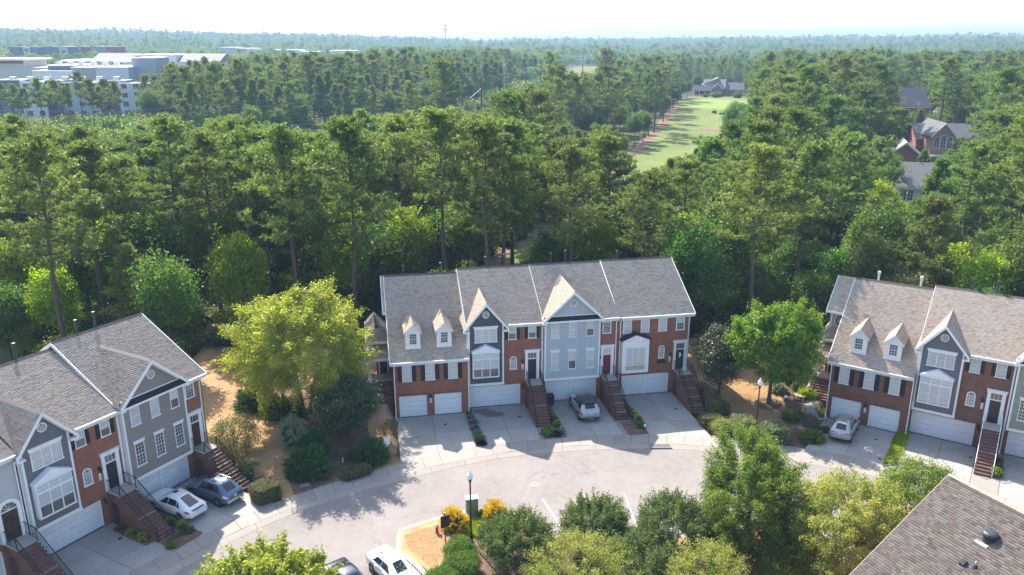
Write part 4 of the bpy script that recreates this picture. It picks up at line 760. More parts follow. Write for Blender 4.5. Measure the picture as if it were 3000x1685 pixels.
def unitB(f, label, bay='siding_charcoal', wall='brick', dz=0.0, slab='door_black', group=None, x0=6.2, x1=13.35, ridge=12.0, rake_l=True, grid=False, blinds=0.95, shade='blind', rail='iron'):
    H = House(f, 9.7, dz, label, group=group); EA, RI, BK = (-0.35, 8.28), (6.6, ridge-0.15), (12.9, 8.2)
    ubox(H, x0, x1, 0, 0, wall, 8.25, RI, BK, [(6.3, 11.2, 0, 2.13)])
    roofplanes(H, x0, x1, EA, RI, BK, ov_l=0.12 if rake_l else 0.0, ov_r=-0.01, rake_l=rake_l)
    if rake_l: H.add(MB().mat('siding_pale').prism_yz([(0.3, 5.4), (0.3, 8.1), (6.6, ridge-0.43), (12.3, 8.2), (11.8, 5.4)], x0-0.03, x0-0.004), 'party_wall_siding')
    gutter(H, 9.95, x1, EA[0], EA[1]+0.02)
    k = MB().mat(bay); a, b, y = 6.25, 9.54, -0.35; clap(k, a, b, 2.6, 8.45, y); k.box(a, b, y, -0.002, 2.59, 8.44); H.add(k, 'bay'); bay_trim(H, a, b, y, 2.6, 8.42)
    gable_front(H, a-0.0, b+0.0, y, 8.45, 10.42, bay); roundvent(H, (a+b)/2, 9.36, 0.33, y-0.02)
    window(H, 6.84, 8.92, 6.70, 8.02, y-0.018, 3 if grid else 0, 2, blind=blinds, head=False, units=3, tone=shade); H.add(MB().mat('white_paint').box(6.76, 9.0, y-0.09, y-0.018, 8.025, 8.19).box(6.72, 9.04, y-0.13, y-0.018, 8.192, 8.25).prism_xz([(7.76, 8.05), (8.0, 8.05), (8.04, 8.27), (7.72, 8.27)], y-0.15, y-0.131), 'window_head')
    # projecting picture window with its own pediment
    yy = y-0.42; H.add(MB().mat('white_paint').box(6.56, 9.06, yy, y-0.02, 3.30, 5.78).box(6.50, 9.12, yy-0.08, y-0.02, 5.782, 5.9).prism_xz([(6.48, 5.902), (9.14, 5.902), (7.81, 6.55)], yy-0.10, y-0.02), 'window_box')
    window(H, 6.60, 9.02, 3.40, 5.18, yy, 0, 2, blind=blinds*(1.0 if grid else 0.58), units=3, casing=0.07, tone=shade); window(H, 6.60, 9.02, 5.24, 5.74, yy, 0, 1, blind=0.9, units=3, casing=0.05, tone=shade)
    for a_, b_ in ((10.04, 10.80), (11.92, 12.68)): window(H, a_, b_, 6.67, 8.08, 0.0, 3 if grid else 0, 2, blind=0.6 if not grid else blinds, casing=0.06, tone=shade); shutters(H, a_, b_, 6.67, 8.08, 0.0, 0.30)
    window(H, 10.17, 10.85, 3.68, 4.95, 0.0, arch=True); doorway(H, 11.64, 12.99, 2.55, 5.55, 0.0, slab); lantern(H, 11.40, 0, 4.52); plate(H, 11.40, 0, 3.85); lantern(H, 11.42, 0, 1.95)
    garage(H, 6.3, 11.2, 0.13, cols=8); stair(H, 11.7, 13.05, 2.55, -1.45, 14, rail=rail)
    downspout(H, 6.16, -0.02 if not rake_l else -0.30, 0, 7.9); downspout(H, x1-0.12, 0, 0, 7.8)
    for xx, hh in ((9.0, 1.1), (10.9, 1.25)): vent(H, xx, 6.9, ridge-0.45, hh+0.25)
    return H
def unitC(f, label, bay='siding_blue', wall='brick', dz=0.0, slab='door_red', group=None, x0=13.38, x1=20.7, ridge=12.05, mull=True, rake_l=True, lower_dark=False, left=13.4, free_r=False, shade='blind'):
    H = House(f, 17.0, dz, label, group=group); EA, RI, BK = (-0.35, 8.30), (6.6, ridge-0.15), (12.9, 8.2)
    ubox(H, x0, x1, 0, 0, wall, 8.27, RI, BK, [(13.62, 18.68, 0, 2.13)])
    roofplanes(H, x0, x1, EA, RI, BK, ov_l=0.06, ov_r=0.25 if free_r else -0.01, rake_l=rake_l, rake_r=free_r)
    gutter(H, 18.9, x1+(0.25 if free_r else 0), EA[0], EA[1]+0.02)
    a, b, y = 13.42, 18.75, -0.45; k = MB().mat(bay); clap(k, a, b, 2.62, 8.42, y); k.box(a, b, y, -0.002, 2.61, 8.41); H.add(k, 'bay'); bay_trim(H, a, b, y, 2.62, 8.40, w=0.12)
    gable_front(H, a, b, y-0.0, 8.60, 11.12, bay, ov=0.25, fwd=0.40, back=5.0); roundvent(H, (a+b)/2, 10.02, 0.34, y-0.02)
    # dark pent skirt under the gable
    k = MB().mat('shingle_black').prism_yz([(y-0.46, 8.44), (y-0.02, 8.78), (y-0.02, 8.42), (y-0.46, 8.42)], a-0.12, b+0.12); sk = H.add(k, 'skirt_roof'); H.add(MB().mat('white_paint').box(a-0.14, b+0.14, y-0.50, y-0.465, 8.32, 8.47).box(a-0.13, b+0.13, y-0.464, y-0.025, 8.33, 8.418).box(a, b, y-0.05, y-0.021, 8.782, 8.86), 'fascia', sk)
    for i, (p, q) in enumerate(((14.01, 14.78), (15.69, 16.42), (17.40, 18.12))): window(H, p, q, 6.69, 8.14, y-0.018, 0, 2, blind=0.97 if i != 2 else 0.5, casing=0.05, tone=shade)
    for i, (p, q) in enumerate(((14.00, 14.78), (15.70, 16.44), (17.43, 18.18))): window(H, p, q, 3.47, 5.30, y-0.018, 3 if lower_dark else 0, 3, blind=0.0 if lower_dark else (0.97, 0.55, 0.97)[i], casing=0.05, head=True, tone=shade)
    window(H, 19.11, 19.94, 6.68, 8.15, 0.0, 3, 3, blind=0.25, casing=0.09); doorway(H, 18.98, 20.28, 2.45, 5.50, 0.0, slab, 'blind' if not lower_dark else 'room')
    z = 2.13; garage(H, 13.62, 16.02, 0.13); garage(H, 16.22, 18.68, 0.13); H.add(MB().mat('white_paint').box(16.021, 16.219, 0.02, 0.2, 0, z), 'door_post')
    stair(H, 19.05, 20.30, 2.45, -1.5, 14, run=0.272); lantern(H, 18.9, -0.02, 4.4) if not lower_dark else None
    downspout(H, 13.28, -0.05, 0, 8.0); downspout(H, 20.45, 0, 0, 7.8); plate(H, 18.88, -0.0, 3.9) if lower_dark else None
    for xx, hh in ((15.6, 1.25), (17.1, 1.45)): vent(H, xx, 6.9, ridge-0.45, hh+0.1)
    return H
def unitD(f, label, wall='brick', dz=0.0, group=None, x0=20.72, x1=27.86):
    H = House(f, 24.3, dz, label, group=group); EA, RI, BK = (-0.35, 8.25), (6.6, 11.97), (12.9, 8.2)
    ubox(H, x0, x1, 0, 0, wall, 8.22, RI, BK, [(21.2, 26.02, 0, 2.13)]); roofplanes(H, x0, x1, EA, RI, BK, ov_l=0.06, ov_r=0.32, rake_l=True, rake_r=True); gutter(H, x0+0.1, x1+0.3, EA[0], EA[1]+0.02)
    for i, c in enumerate((21.55, 23.32, 25.09, 26.88)): window(H, c-0.43, c+0.43, 6.52, 7.98, 0.0, 3, 2, blind=(0.97, 0.97, 0.95, 0.5)[i], lower_grid=True, casing=0.10)
    y = -0.6; H.add(MB().mat('white_paint').box(20.98, 23.62, y, -0.003, 2.62, 5.92), 'window_box')
    k = MB().mat('white_paint').prism_xz([(20.92, 5.922), (23.68, 5.922), (22.3, 6.48)], y-0.06, -0.003); H.add(k, 'pediment')
    k = MB().mat('shingle_black')
    for sg in (-1, 1):
        p = [(22.3+sg*1.5, 5.93), (22.3, 6.56), (22.3, 6.70), (22.3+sg*1.5, 6.06)]; k.prism_xz(p if sg > 0 else p[::-1], y-0.14, -0.003)
        for i in range(9): t = (i+0.5)/9; k.box(22.3+sg*1.5*t-0.05, 22.3+sg*1.5*t+0.05, y-0.16, y-0.02, 6.66-0.64*t, 6.74-0.64*t)
    H.add(k, 'pediment_roof'); window(H, 21.36, 23.24, 3.46, 5.24, y, 0, 2, blind=0.95, units=3, casing=0.06)
    H.add(MB().mat('beige_panel').box(21.36, 23.24, y-0.012, y-0.001, 2.92, 3.38), 'bay_panel'); H.add(MB().mat('white_paint').box(20.98, 21.30, y-0.03, y-0.001, 2.62, 5.9).box(23.30, 23.62, y-0.03, y-0.001, 2.62, 5.9).box(21.302, 23.298, y-0.03, y-0.001, 2.62, 2.88).box(21.302, 23.298, y-0.03, y-0.001, 5.28, 5.9), 'bay_trim')
    window(H, 24.82, 25.42, 3.74, 5.0, 0.0, arch=True)
    fb = H.add(MB().mat('iron').box(24.7, 25.5, -0.25, -0.02, 3.28, 3.32).box(24.7, 25.5, -0.25, -0.235, 3.32, 3.5).box(24.7, 24.715, -0.234, -0.02, 3.32, 3.5).box(25.485, 25.5, -0.234, -0.02, 3.32, 3.5), 'window_planter')
    H.add(MB().mat('leaf_juniper').lathe([(0.05, 0), (0.12, 0.1), (0.06, 0.22), (0.01, 0.26)], 7, (24.9, -0.13, 3.35)).lathe([(0.05, 0), (0.13, 0.1), (0.05, 0.25), (0.01, 0.28)], 7, (25.25, -0.13, 3.35)), 'planting', fb)
    d = doorway(H, 26.34, 27.68, 2.45, 5.48, 0.0, 'door_teal'); k = MB().mat('white_paint')
    for q in ((27.0, 4.1, 0.10), (27.05, 3.92, 0.12), (26.98, 3.75, 0.09)): k.lathe([(0.01, -q[2]), (q[2]*0.8, -q[2]*0.5), (q[2], 0), (q[2]*0.7, q[2]*0.6), (0.01, q[2])], 8, (q[0], -0.09, q[1]))
    H.add(k, 'door_wreath', d); lantern(H, 26.02, 0, 4.15); plate(H, 26.0, 0, 3.55)
    z = 2.13; garage(H, 21.2, 23.46, 0.13); garage(H, 23.62, 26.02, 0.13); H.add(MB().mat('white_paint').box(23.461, 23.619, 0.02, 0.2, 0, z), 'door_post')
    stair(H, 26.45, 27.80, 2.45, -1.5, 14, run=0.272); downspout(H, 20.86, 0, 0, 7.8); downspout(H, 27.75, 0, 0, 7.8)
    for xx, hh in ((22.6, 1.1), (25.3, 1.0)): vent(H, xx, 7.2, 11.4, hh+0.25)
    return H
GM, GL, GR = 'townhouses of the middle row', 'townhouses of the near row', 'townhouses of the row facing the street end'
unitA(FM, 'brick end townhouse of the middle row with two white dormers and black shutters', group=GM, sx=-1.25)
unitB(FM, 'brick townhouse with a charcoal gabled bay beside the dormered end house, middle row', group=GM)
unitC(FM, 'brick townhouse with a wide pale blue sided bay, big gable and red door', group=GM)
unitD(FM, 'all brick end townhouse with four upper windows and a teal door', group=GM)
unitB(FL, 'near townhouse with a slate grey gabled bay, wide garage door and black shutters', bay='siding_slate', group=GL, dz=0.0, rake_l=False, ridge=11.75)
unitC(FL, 'near end townhouse with a wide taupe sided bay above two parked cars', bay='siding_taupe', slab='door_plum', group=GL, ridge=12.2, lower_dark=True, free_r=True)
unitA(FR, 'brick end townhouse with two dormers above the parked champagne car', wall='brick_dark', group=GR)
unitB(FR, 'townhouse with a charcoal gabled bay and slatted blinds in the row facing the street end', wall='brick_dark', bay='siding_slate', group=GR, grid=True, rail='white_paint')  # white rails: sunlight on black iron put into the colour
unitC(FR, 'townhouse with a pale green sided bay next to the stair with sunlit-painted rails', wall='brick_dark', bay='siding_green', slab='door_brown', group=GR, lower_dark=True, rake_l=False)
# partly seen house at the near end of the near row: pale siding, arched fanlight door
def unitE(f):
    H = House(f, 2.5, 0, 'pale sided townhouse with an arched fanlight door above a shaded brick stair', group=GL); x0, x1 = -2.6, 6.05
    RI, BK = (6.6, 11.6), (12.9, 8.2); ubox(H, x0, x1, 0, 0, 'brick', 8.25, RI, BK, [(-0.6, 4.3, 0, 2.13)]); k = MB().mat('siding_pale'); clap(k, x0, x1, 2.6, 8.2, -0.02); H.add(k, 'siding')
    roofplanes(H, x0, x1, (-0.35, 8.28), RI, BK, ov_l=0.1, ov_r=0.0); gutter(H, x0, x1, -0.35, 8.3)
    gable_front(H, x0+0.1, 3.3, -0.36, 8.45, 10.4, 'siding_pale'); k = MB().mat('siding_pale'); clap(k, x0+0.1, 3.3, 2.6, 8.45, -0.36); k.box(x0+0.1, 3.3, -0.36, -0.022, 2.59, 8.44); H.add(k, 'bay'); bay_trim(H, x0+0.1, 3.3, -0.36, 2.6, 8.4)
    window(H, 3.75, 4.55, 6.6, 8.0, -0.04, 0, 2, 0.95)
    cx, z0 = 5.1, 2.55; mb = MB().mat('white_paint'); mb.box(cx-0.75, cx-0.52, -0.16, -0.04, z0, z0+2.15).box(cx+0.52, cx+0.75, -0.16, -0.04, z0, z0+2.15); n = 12
    for i in range(n):
        a0, a1 = pi*i/n, pi*(i+1)/n; mb.prism_xz([(cx+0.52*cos(a0), z0+2.15+0.52*sin(a0)), (cx+0.76*cos(a0), z0+2.15+0.76*sin(a0)), (cx+0.76*cos(a1), z0+2.15+0.76*sin(a1)), (cx+0.52*cos(a1), z0+2.15+0.52*sin(a1))], -0.16, -0.04)
    for i in (1, 2, 3, 4): a0 = pi*i/5; mb.bar((cx, -0.09, z0+2.15), (cx+0.52*cos(a0), -0.09, z0+2.15+0.52*sin(a0)), 0.02)
    mb.box(cx-0.52, cx+0.52, -0.11, -0.04, z0+2.08, z0+2.15); d = H.add(mb, 'front_door')
    H.add(MB().mat('room').prism_xz([(cx+0.52*cos(pi*i/n), z0+2.15+0.52*sin(pi*i/n)) for i in range(n+1)], -0.05, -0.042), 'recess', d); H.add(MB().mat('window_glass').prism_xz([(cx+0.52*cos(pi*i/n), z0+2.15+0.52*sin(pi*i/n)) for i in range(n+1)], -0.07, -0.066), 'fanlight', d)
    k = MB().mat('door_brown').box(cx-0.52, cx+0.52, -0.08, -0.042, z0, z0+2.08)
    for i in range(14): a0 = 2*pi*i/14; k.bar((cx+0.2*cos(a0), -0.11, z0+1.45+0.2*sin(a0)), (cx+0.2*cos(a0+.45), -0.11, z0+1.45+0.2*sin(a0+.45)), 0.09)
    H.add(k, 'door_slab', d); garage(H, -0.6, 4.3, 0.13, cols=8); stair(H, 4.45, 5.8, 2.55, -1.45, 14); downspout(H, 5.95, -0.05, 0, 7.8)
    for xx in (1.5, 4.5): vent(H, xx, 6.9, 11.3, 1.3)
unitE(FL)
# roof of the house at the near corner
FF = Frame((22.6, 37.1), -63.7); FF.o = np.array([22.6, 37.1])
def cornerhouse():
    H = House(FF, 4.0, 0, 'house at the near corner seen from above, only its shingled roof in view'); RZ = 11.9
    # local x along the ridge, -y towards the viewer's slope
    sl = 0.62; W = 7.5; L = 14.0
    H.add(MB().mat('brick').prism_yz([(-W+0.5, -0.2), (-W+0.5, RZ-sl*(W-0.5)-0.3), (0, RZ-0.3), (W-0.5, RZ-sl*(W-0.5)-0.3), (W-0.5, -0.2)], 0.3, L), 'wall')
    mb = MB().mat('shingle_plain').prism_yz([(-W, RZ-sl*W-0.03), (0, RZ-0.03), (W, RZ-sl*W-0.03), (W, RZ-sl*W-0.2), (0, RZ-0.22), (-W, RZ-sl*W-0.2)], 0.0, L)
    r = H.add(mb, 'roof'); H.shingle([((0, -W, RZ-sl*W), (L, -W, RZ-sl*W), (L, 0, RZ), (0, 0, RZ))], parent=r, mat='shingle_brown', course=0.145, tab=(0.14, 0.30), lift=0.011)
    k = MB().mat('ridge_dark').prism_yz([(-0.24, RZ-0.12), (-0.17, RZ-0.03), (0.17, RZ-0.03), (0.24, RZ-0.12)], 0.75, L); H.add(k, 'ridge_vent', r)
    k = MB().mat('shingle_plain'); n = int(L/0.2)
    for i in range(n): xa, xb = L*i/n, L*(i+1)/n; up = 0.05+0.004*(i % 3); k.prism_yz([(-0.14, RZ-0.06+up), (0.0, RZ+0.03+up), (0.16, RZ-0.07+up)], xa, xb-0.005)
    H.add(k, 'ridge_cap', r)
    t = MB().mat('shingle_plain'); t.prism_yz([(-W, RZ-sl*W+0.012), (0, RZ+0.02), (W, RZ-sl*W+0.012), (W, RZ-sl*W-0.2), (0, RZ-0.2), (-W, RZ-sl*W-0.2)], -0.04, -0.003); H.add(t, 'rake_edge', r)
    z = lambda y: RZ+y*sl
    f = H.add(MB().mat('vent_metal').lathe([(0.30, -0.2), (0.30, 0.05), (0.25, 0.06), (0.25, 0.13), (0.35, 0.16), (0.36, 0.23), (0.33, 0.31), (0.24, 0.36), (0.01, 0.38)], 24, (3.6, -1.75, z(-1.75))), 'attic_fan', smooth=False)
    fl = MB().mat('galvanised'); a_, b_ = -2.22, -2.12; fl.hexa([(3.2, a_, z(a_)+.02), (3.8, a_, z(a_)+.02), (3.8, b_, z(b_)+.02), (3.2, b_, z(b_)+.02)], [(3.2, a_, z(a_)+.045), (3.8, a_, z(a_)+.045), (3.8, b_, z(b_)+.045), (3.2, b_, z(b_)+.045)]); H.add(fl, 'flashing', f)
    y = -3.3; H.add(MB().mat('vent_metal').prism_yz([(y-0.14, z(y-0.14)-0.02), (y-0.14, z(y-0.14)+0.14), (y-0.04, z(y)+0.18), (y+0.13, z(y+0.13)+0.09), (y+0.13, z(y+0.13)-0.02)], 3.4, 3.64), 'box_vent'); y = -3.15
    H.add(MB().mat('vent_metal').lathe([(0.15, -0.1), (0.10, 0.05), (0.04, 0.15)], 12, (4.0, y, z(y))).mat('vent_white').lathe([(0.035, 0.1), (0.035, 0.30)], 10, (4.0, y, z(y))), 'plumbing_vent')
cornerhouse()
# ------------------------------------------------------------------ vehicles
class Car:
    """x runs rear -> front, y left +, built on a lofted surface; patches of that surface become glass, lamps and trim"""
    def __init__(s, L, W, st):
        s.L, s.W = L, W; xs_ = np.array([a[0] for a in st], float); s.x = np.linspace(0, L, 61); K = np.array([.06, .24, .4, .24, .06])
        def cv(k, sm=True):
            y = np.interp(s.x, xs_, [a[k] for a in st])
            if sm: p = np.concatenate([[y[0]]*2, y, [y[-1]]*2]); q = np.convolve(p, K, 'valid'); q[0], q[-1] = y[0], y[-1]; y = q
            return y
        s.w, s.zs, s.zb, s.zt, s.wr = cv(1), cv(2), cv(3), cv(4), cv(5)
    def ring(s, x):
        f = lambda a: float(np.interp(x, s.x, a)); w, zs, zb, zt, wr = f(s.w), f(s.zs), f(s.zb), f(s.zt), f(s.wr)
        zt = max(zt, zb+0.02)
        return [(0, zs), (w*0.86, zs), (w*0.965, zs+0.10), (w, zs+(zb-zs)*0.42), (w*0.992, zs+(zb-zs)*0.72), (w*0.955, zb-0.03), (w*0.915, zb+0.012), (wr+(w*0.9-wr)*0.10, zb+(zt-zb)*0.86), (wr*0.90, zb+(zt-zb)*0.975), (wr*0.5, zt+0.012), (0, zt+0.018)]
    def S(s, x, t):                                       # t in -10..10, negative = right side; over 10 runs on across the top
        if t > 10: t = t-20
        r = s.ring(min(max(x, 0), s.L)); a = min(abs(t), 10); i = min(int(a), 9); k = a-i; y = r[i][0]*(1-k)+r[i+1][0]*k; z = r[i][1]*(1-k)+r[i+1][1]*k
        return Vector((x, y if t >= 0 else -y, z))
    def body(s, mat):
        mb = MB().mat(mat); n = 61; X = np.concatenate([np.linspace(0, s.L, n)]); T = list(range(0, 11))+[-i for i in range(9, 0, -1)]; m = len(T)
        for x in X: mb.v += [tuple(s.S(x, t)) for t in T]
        for i in range(n-1):
            for j in range(m): mb.idx((i*m+j, i*m+(j+1) % m, (i+1)*m+(j+1) % m, (i+1)*m+j)[::-1])
        mb.idx(range(m)); mb.idx([(n-1)*m+j for j in range(m)][::-1]); return mb
    def patch(s, mb, mat, xa, xb, ta, tb, off=0.006, nx=6, nt=3, xa2=None, xb2=None, th=0.012):
        nx = max(nx, int(abs(xb-xa)/0.07)+1); nt = max(nt, int(abs(tb-ta)/0.25)); off += 0.006
        if True:
            pass
        """grid over x in [xa, xb] at ta to [xa2, xb2] at tb"""
        mb.mat(mat); xa2 = xa if xa2 is None else xa2; xb2 = xb if xb2 is None else xb2; k = len(mb.v)
        for j in range(nt+1):
            q = j/nt; t = ta+(tb-ta)*q; a, b = xa+(xa2-xa)*q, xb+(xb2-xb)*q
            for i in range(nx+1):
                x = a+(b-a)*i/nx; p = s.S(x, t); e = 0.02; dx = s.S(min(x+e, s.L), t)-s.S(max(x-e, 0), t); dt = s.S(x, t+0.03)-s.S(x, t-0.03); nr = dx.cross(dt)
                nr = nr.normalized() if nr.length > 1e-9 else Vector((0, 0, 1))
                c = p-Vector((s.L/2, 0, 0.6))
                if nr.dot(c) < 0: nr = -nr
                mb.v.append(tuple(p+nr*off))
        for j in range(nt):
            for i in range(nx): a = k+j*(nx+1)+i; mb.idx((a, a+1, a+nx+2, a+nx+1))
        return mb
def make_car(name, label, cat, loc, yaw, body, L, W, st, ax, R, glass, lamps, extras, z=0.0, group=None, rimmat='rim'):
    root = empty(name, (loc[0], loc[1], z), yaw); tag(root, label, cat, group); c = Car(L, W, st); off = (L/2, 0, 0)
    b = c.body(body).build('body', root, off, True)
    for nm, mat, args in glass+lamps:
        mb = MB()
        for a in args: c.patch(mb, mat, *a[0], **a[1])
        mb.build(nm, root, off, True)
    for x in ax:
        for sg in (-1, 1):
            w = float(np.interp(x, c.x, c.w)); y = sg*(w-0.10); y0, y1 = sg*(w-0.22), sg*(w+0.006)
            MB().mat('trim_black').tube([(x, sg*(w-0.3), R+0.01), (x, sg*(w+0.0015), R+0.01)], R+0.075, 24).build('wheel_arch', root, off)
            wh = MB().mat('rubber').tube([(x, y0, R), (x, sg*(w-0.205), R), (x, sg*(w-0.01), R), (x, sg*(w+0.008), R)], [R*0.93, R, R, R*0.93], 24).build('wheel', root, off, False)
            k = MB().mat(rimmat).tube([(x, sg*(w+0.004), R), (x, sg*(w+0.010), R)], R*0.28, 12)
            for i in range(5): a = 2*pi*i/5+0.3; k.bar((x, sg*(w+0.009), R), (x+R*0.68*cos(a), sg*(w+0.011), R+R*0.68*sin(a)), 0.062, 0.012)
            n = 20
            for i in range(n):
                a0, a1 = 2*pi*i/n, 2*pi*(i+1)/n; k.bar((x+R*0.68*cos(a0), sg*(w+0.009), R+R*0.68*sin(a0)), (x+R*0.68*cos(a1), sg*(w+0.009), R+R*0.68*sin(a1)), 0.03, 0.014)
            k.build('rim', wh, off)
    for nm, fn in extras: fn(c).build(nm, root, off)
    return root
def boxes(mat, *bs):
    def fn(c):
        mb = MB().mat(mat)
        for b in bs: mb.box(*b)
        return mb
    return fn
def mirrors(mat, x, z):
    def fn(c):
        mb = MB().mat(mat)
        for sg in (-1, 1):
            w = float(np.interp(x, c.x, c.w)); mb.lathe([(0.02, -0.075), (0.085, -0.06), (0.105, 0.0), (0.085, 0.07), (0.02, 0.085)], 10, (x, sg*(w+0.10), z)); mb.bar((x, sg*(w-0.06), z-0.03), (x, sg*(w+0.08), z-0.02), 0.05)
        return mb
    return fn
def handles(mat, c_, xs_, t=4.6):
    def fn(c):
        mb = MB().mat(mat)
        for x in xs_:
            for sg in (1, -1): p = c.S(x, t*sg); mb.bar((x-0.09, p.y+sg*0.012, p.z), (x+0.09, p.y+sg*0.012, p.z), 0.03, 0.03)
        return mb
    return fn
def side_glass(pan, ta=6.12, tb=6.9): return [((x0, x1, sg*ta, sg*tb), dict(xa2=x2, xb2=x3)) for x0, x1, x2, x3 in pan for sg in (1, -1)]
def suv(H_, L, W, rear=0.45, roof0=0.95, roof1=2.65, cowl=3.4, zb=1.04, rw=0.62):
    hw = W/2
    return [(0, hw*0.80, 0.42, 0.86, 0.88, hw*0.70), (0.05, hw*0.90, 0.36, 0.98, 1.0, hw*0.76), (0.16, hw*0.96, 0.30, zb-0.02, zb+0.03, hw*0.78), (0.28, hw*0.985, 0.26, zb, zb+0.12, hw*0.77), (roof0, hw, 0.22, zb+0.01, H_-0.05, rw), (roof0+0.4, hw, 0.22, zb, H_, rw+0.02),
            ((roof0+roof1)/2+0.3, hw, 0.22, zb-0.02, H_, rw+0.02), (roof1, hw, 0.22, zb-0.04, H_-0.06, rw), (cowl, hw, 0.22, zb-0.06, zb+0.02, hw*0.76), (L-0.9, hw*0.985, 0.22, zb-0.1, zb-0.05, hw*0.74), (L-0.32, hw*0.92, 0.24, zb-0.2, zb-0.15, hw*0.66), (L-0.08, hw*0.78, 0.28, zb-0.36, zb-0.33, hw*0.6), (L, hw*0.66, 0.34, zb-0.48, zb-0.46, hw*0.5)]
def place(f, x, rear, L): X, Y = f.P(x, rear+L/2); return X, Y
def carset(kind, **k): pass
def suv_parts(L, roof0, roof1, cowl, rear_lo=0.20, lampt=(4.5, 6.0), lampx=(0.0, 0.34), red='tail_red', roofpat=None, plate_z=(0.86, 0.98), bump='trim_black'):
    glass = [('rear_window', 'car_glass', [((rear_lo+0.10, roof0-0.10, 8.75, 11.25), dict(nx=5, nt=12, off=0.008))]),
             ('windscreen', 'car_glass', [((roof1+0.12, cowl-0.05, 8.8, 11.2), dict(nx=5, nt=12, off=0.008))]),
             ('side_window', 'car_glass', side_glass([(0.62, 1.28, 0.98, 1.30), (1.34, 2.12, 1.36, 2.10), (2.18, 3.12, 2.16, 2.62)]))]
    lamps = [('tail_light', red, [((lampx[0]+0.02, lampx[1], lampt[0], lampt[1]), dict(off=0.012)), ((lampx[0]+0.02, lampx[1], -lampt[0], -lampt[1]), dict(off=0.012))]),
             ('headlight', 'lamp_clear', [((L-0.50, L-0.10, 4.7, 6.1), dict(off=0.01)), ((L-0.50, L-0.10, -4.7, -6.1), dict(off=0.01))]),
             ('lower_trim', bump, [((0.0, L, 1.3, 2.35), dict(nx=30, off=0.006)), ((0.0, L, -1.3, -2.35), dict(nx=30, off=0.006))])]
    return glass, lamps
rearplate = lambda y, z, x=-0.022: boxes('number_plate', (x, x+0.02, -0.15+y, 0.15+y, z-0.075, z+0.075))
# white crossover, near row
L = 4.98; st = suv(1.60, L, 1.90, roof0=1.5, roof1=2.55, cowl=3.45, zb=1.0, rw=0.58); st[0] = (0, .78, .42, .84, .86, .66); st[3] = (0.28, .93, .26, 1.0, 1.06, .72)
g_, l_ = suv_parts(L, 1.5, 2.55, 3.45, 0.26); g_[2] = ('side_window', 'car_glass', side_glass([(0.95, 1.30, 1.25, 1.32), (1.36, 2.20, 1.38, 2.16), (2.26, 3.2, 2.22, 2.62)]))
g_.append(('sunroof', 'car_glass', [((2.1, 2.62, 9.4, 10.6), dict(nt=8, off=0.008))])); X, Y = place(FL, 15.05, -5.25, L)
make_car('parked_car', 'white fastback car with dark sunroof parked before the near end house', 'car', (X, Y), FL.a+pi/2, 'car_white', L, 1.90, st, (0.98, 3.80), 0.35, g_, l_,
    [('tailgate_trim', boxes('trim_black', (-0.012, 0.03, -0.48, 0.48, 0.90, 0.99))), ('number_plate', rearplate(0, 0.80)), ('rear_bumper', boxes('car_white', (-0.05, 0.02, -0.72, 0.72, 0.46, 0.66))), ('mirror', mirrors('car_white', 3.15, 1.02)), ('door_handle', handles('chrome', 0, (1.75, 2.75)))], z=0.01)
# grey blue crossover
L = 4.75; st = suv(1.70, L, 1.85); g_, l_ = suv_parts(L, 0.95, 2.65, 3.4); l_[0] = ('tail_light', 'lamp_clear', l_[0][2])
g_.append(('sunroof', 'car_glass', [((2.05, 2.6, 9.3, 10.7), dict(nt=8, off=0.008))])); X, Y = place(FL, 17.75, -6.05, L)
make_car('parked_car', 'grey blue crossover with roof bars parked beside the brick stair of the near row', 'car', (X, Y), FL.a+pi/2, 'car_blue', L, 1.85, st, (0.95, 3.72), 0.36, g_, l_,
    [('roof_rail', boxes('galvanised', (1.0, 2.5, 0.56, 0.59, 1.66, 1.71), (1.0, 2.5, -0.59, -0.56, 1.66, 1.71), (1.25, 1.3, -0.56, 0.56, 1.70, 1.735), (1.95, 2.0, -0.56, 0.56, 1.715, 1.745))), ('roof_panel', lambda c: c.patch(MB(), 'lamp_clear', 1.05, 1.95, 9.3, 10.7, nt=8, off=0.006)), ('number_plate', rearplate(0, 0.82)), ('rear_bumper', boxes('galvanised', (-0.06, 0.03, -0.74, 0.74, 0.46, 0.62))), ('reflector', boxes('tail_red', (-0.05, 0.02, 0.55, 0.75, 0.38, 0.44), (-0.05, 0.02, -0.75, -0.55, 0.38, 0.44))), ('mirror', mirrors('car_blue', 3.05, 1.04)), ('door_handle', handles('chrome', 0, (1.45, 2.4)))], z=0.01)
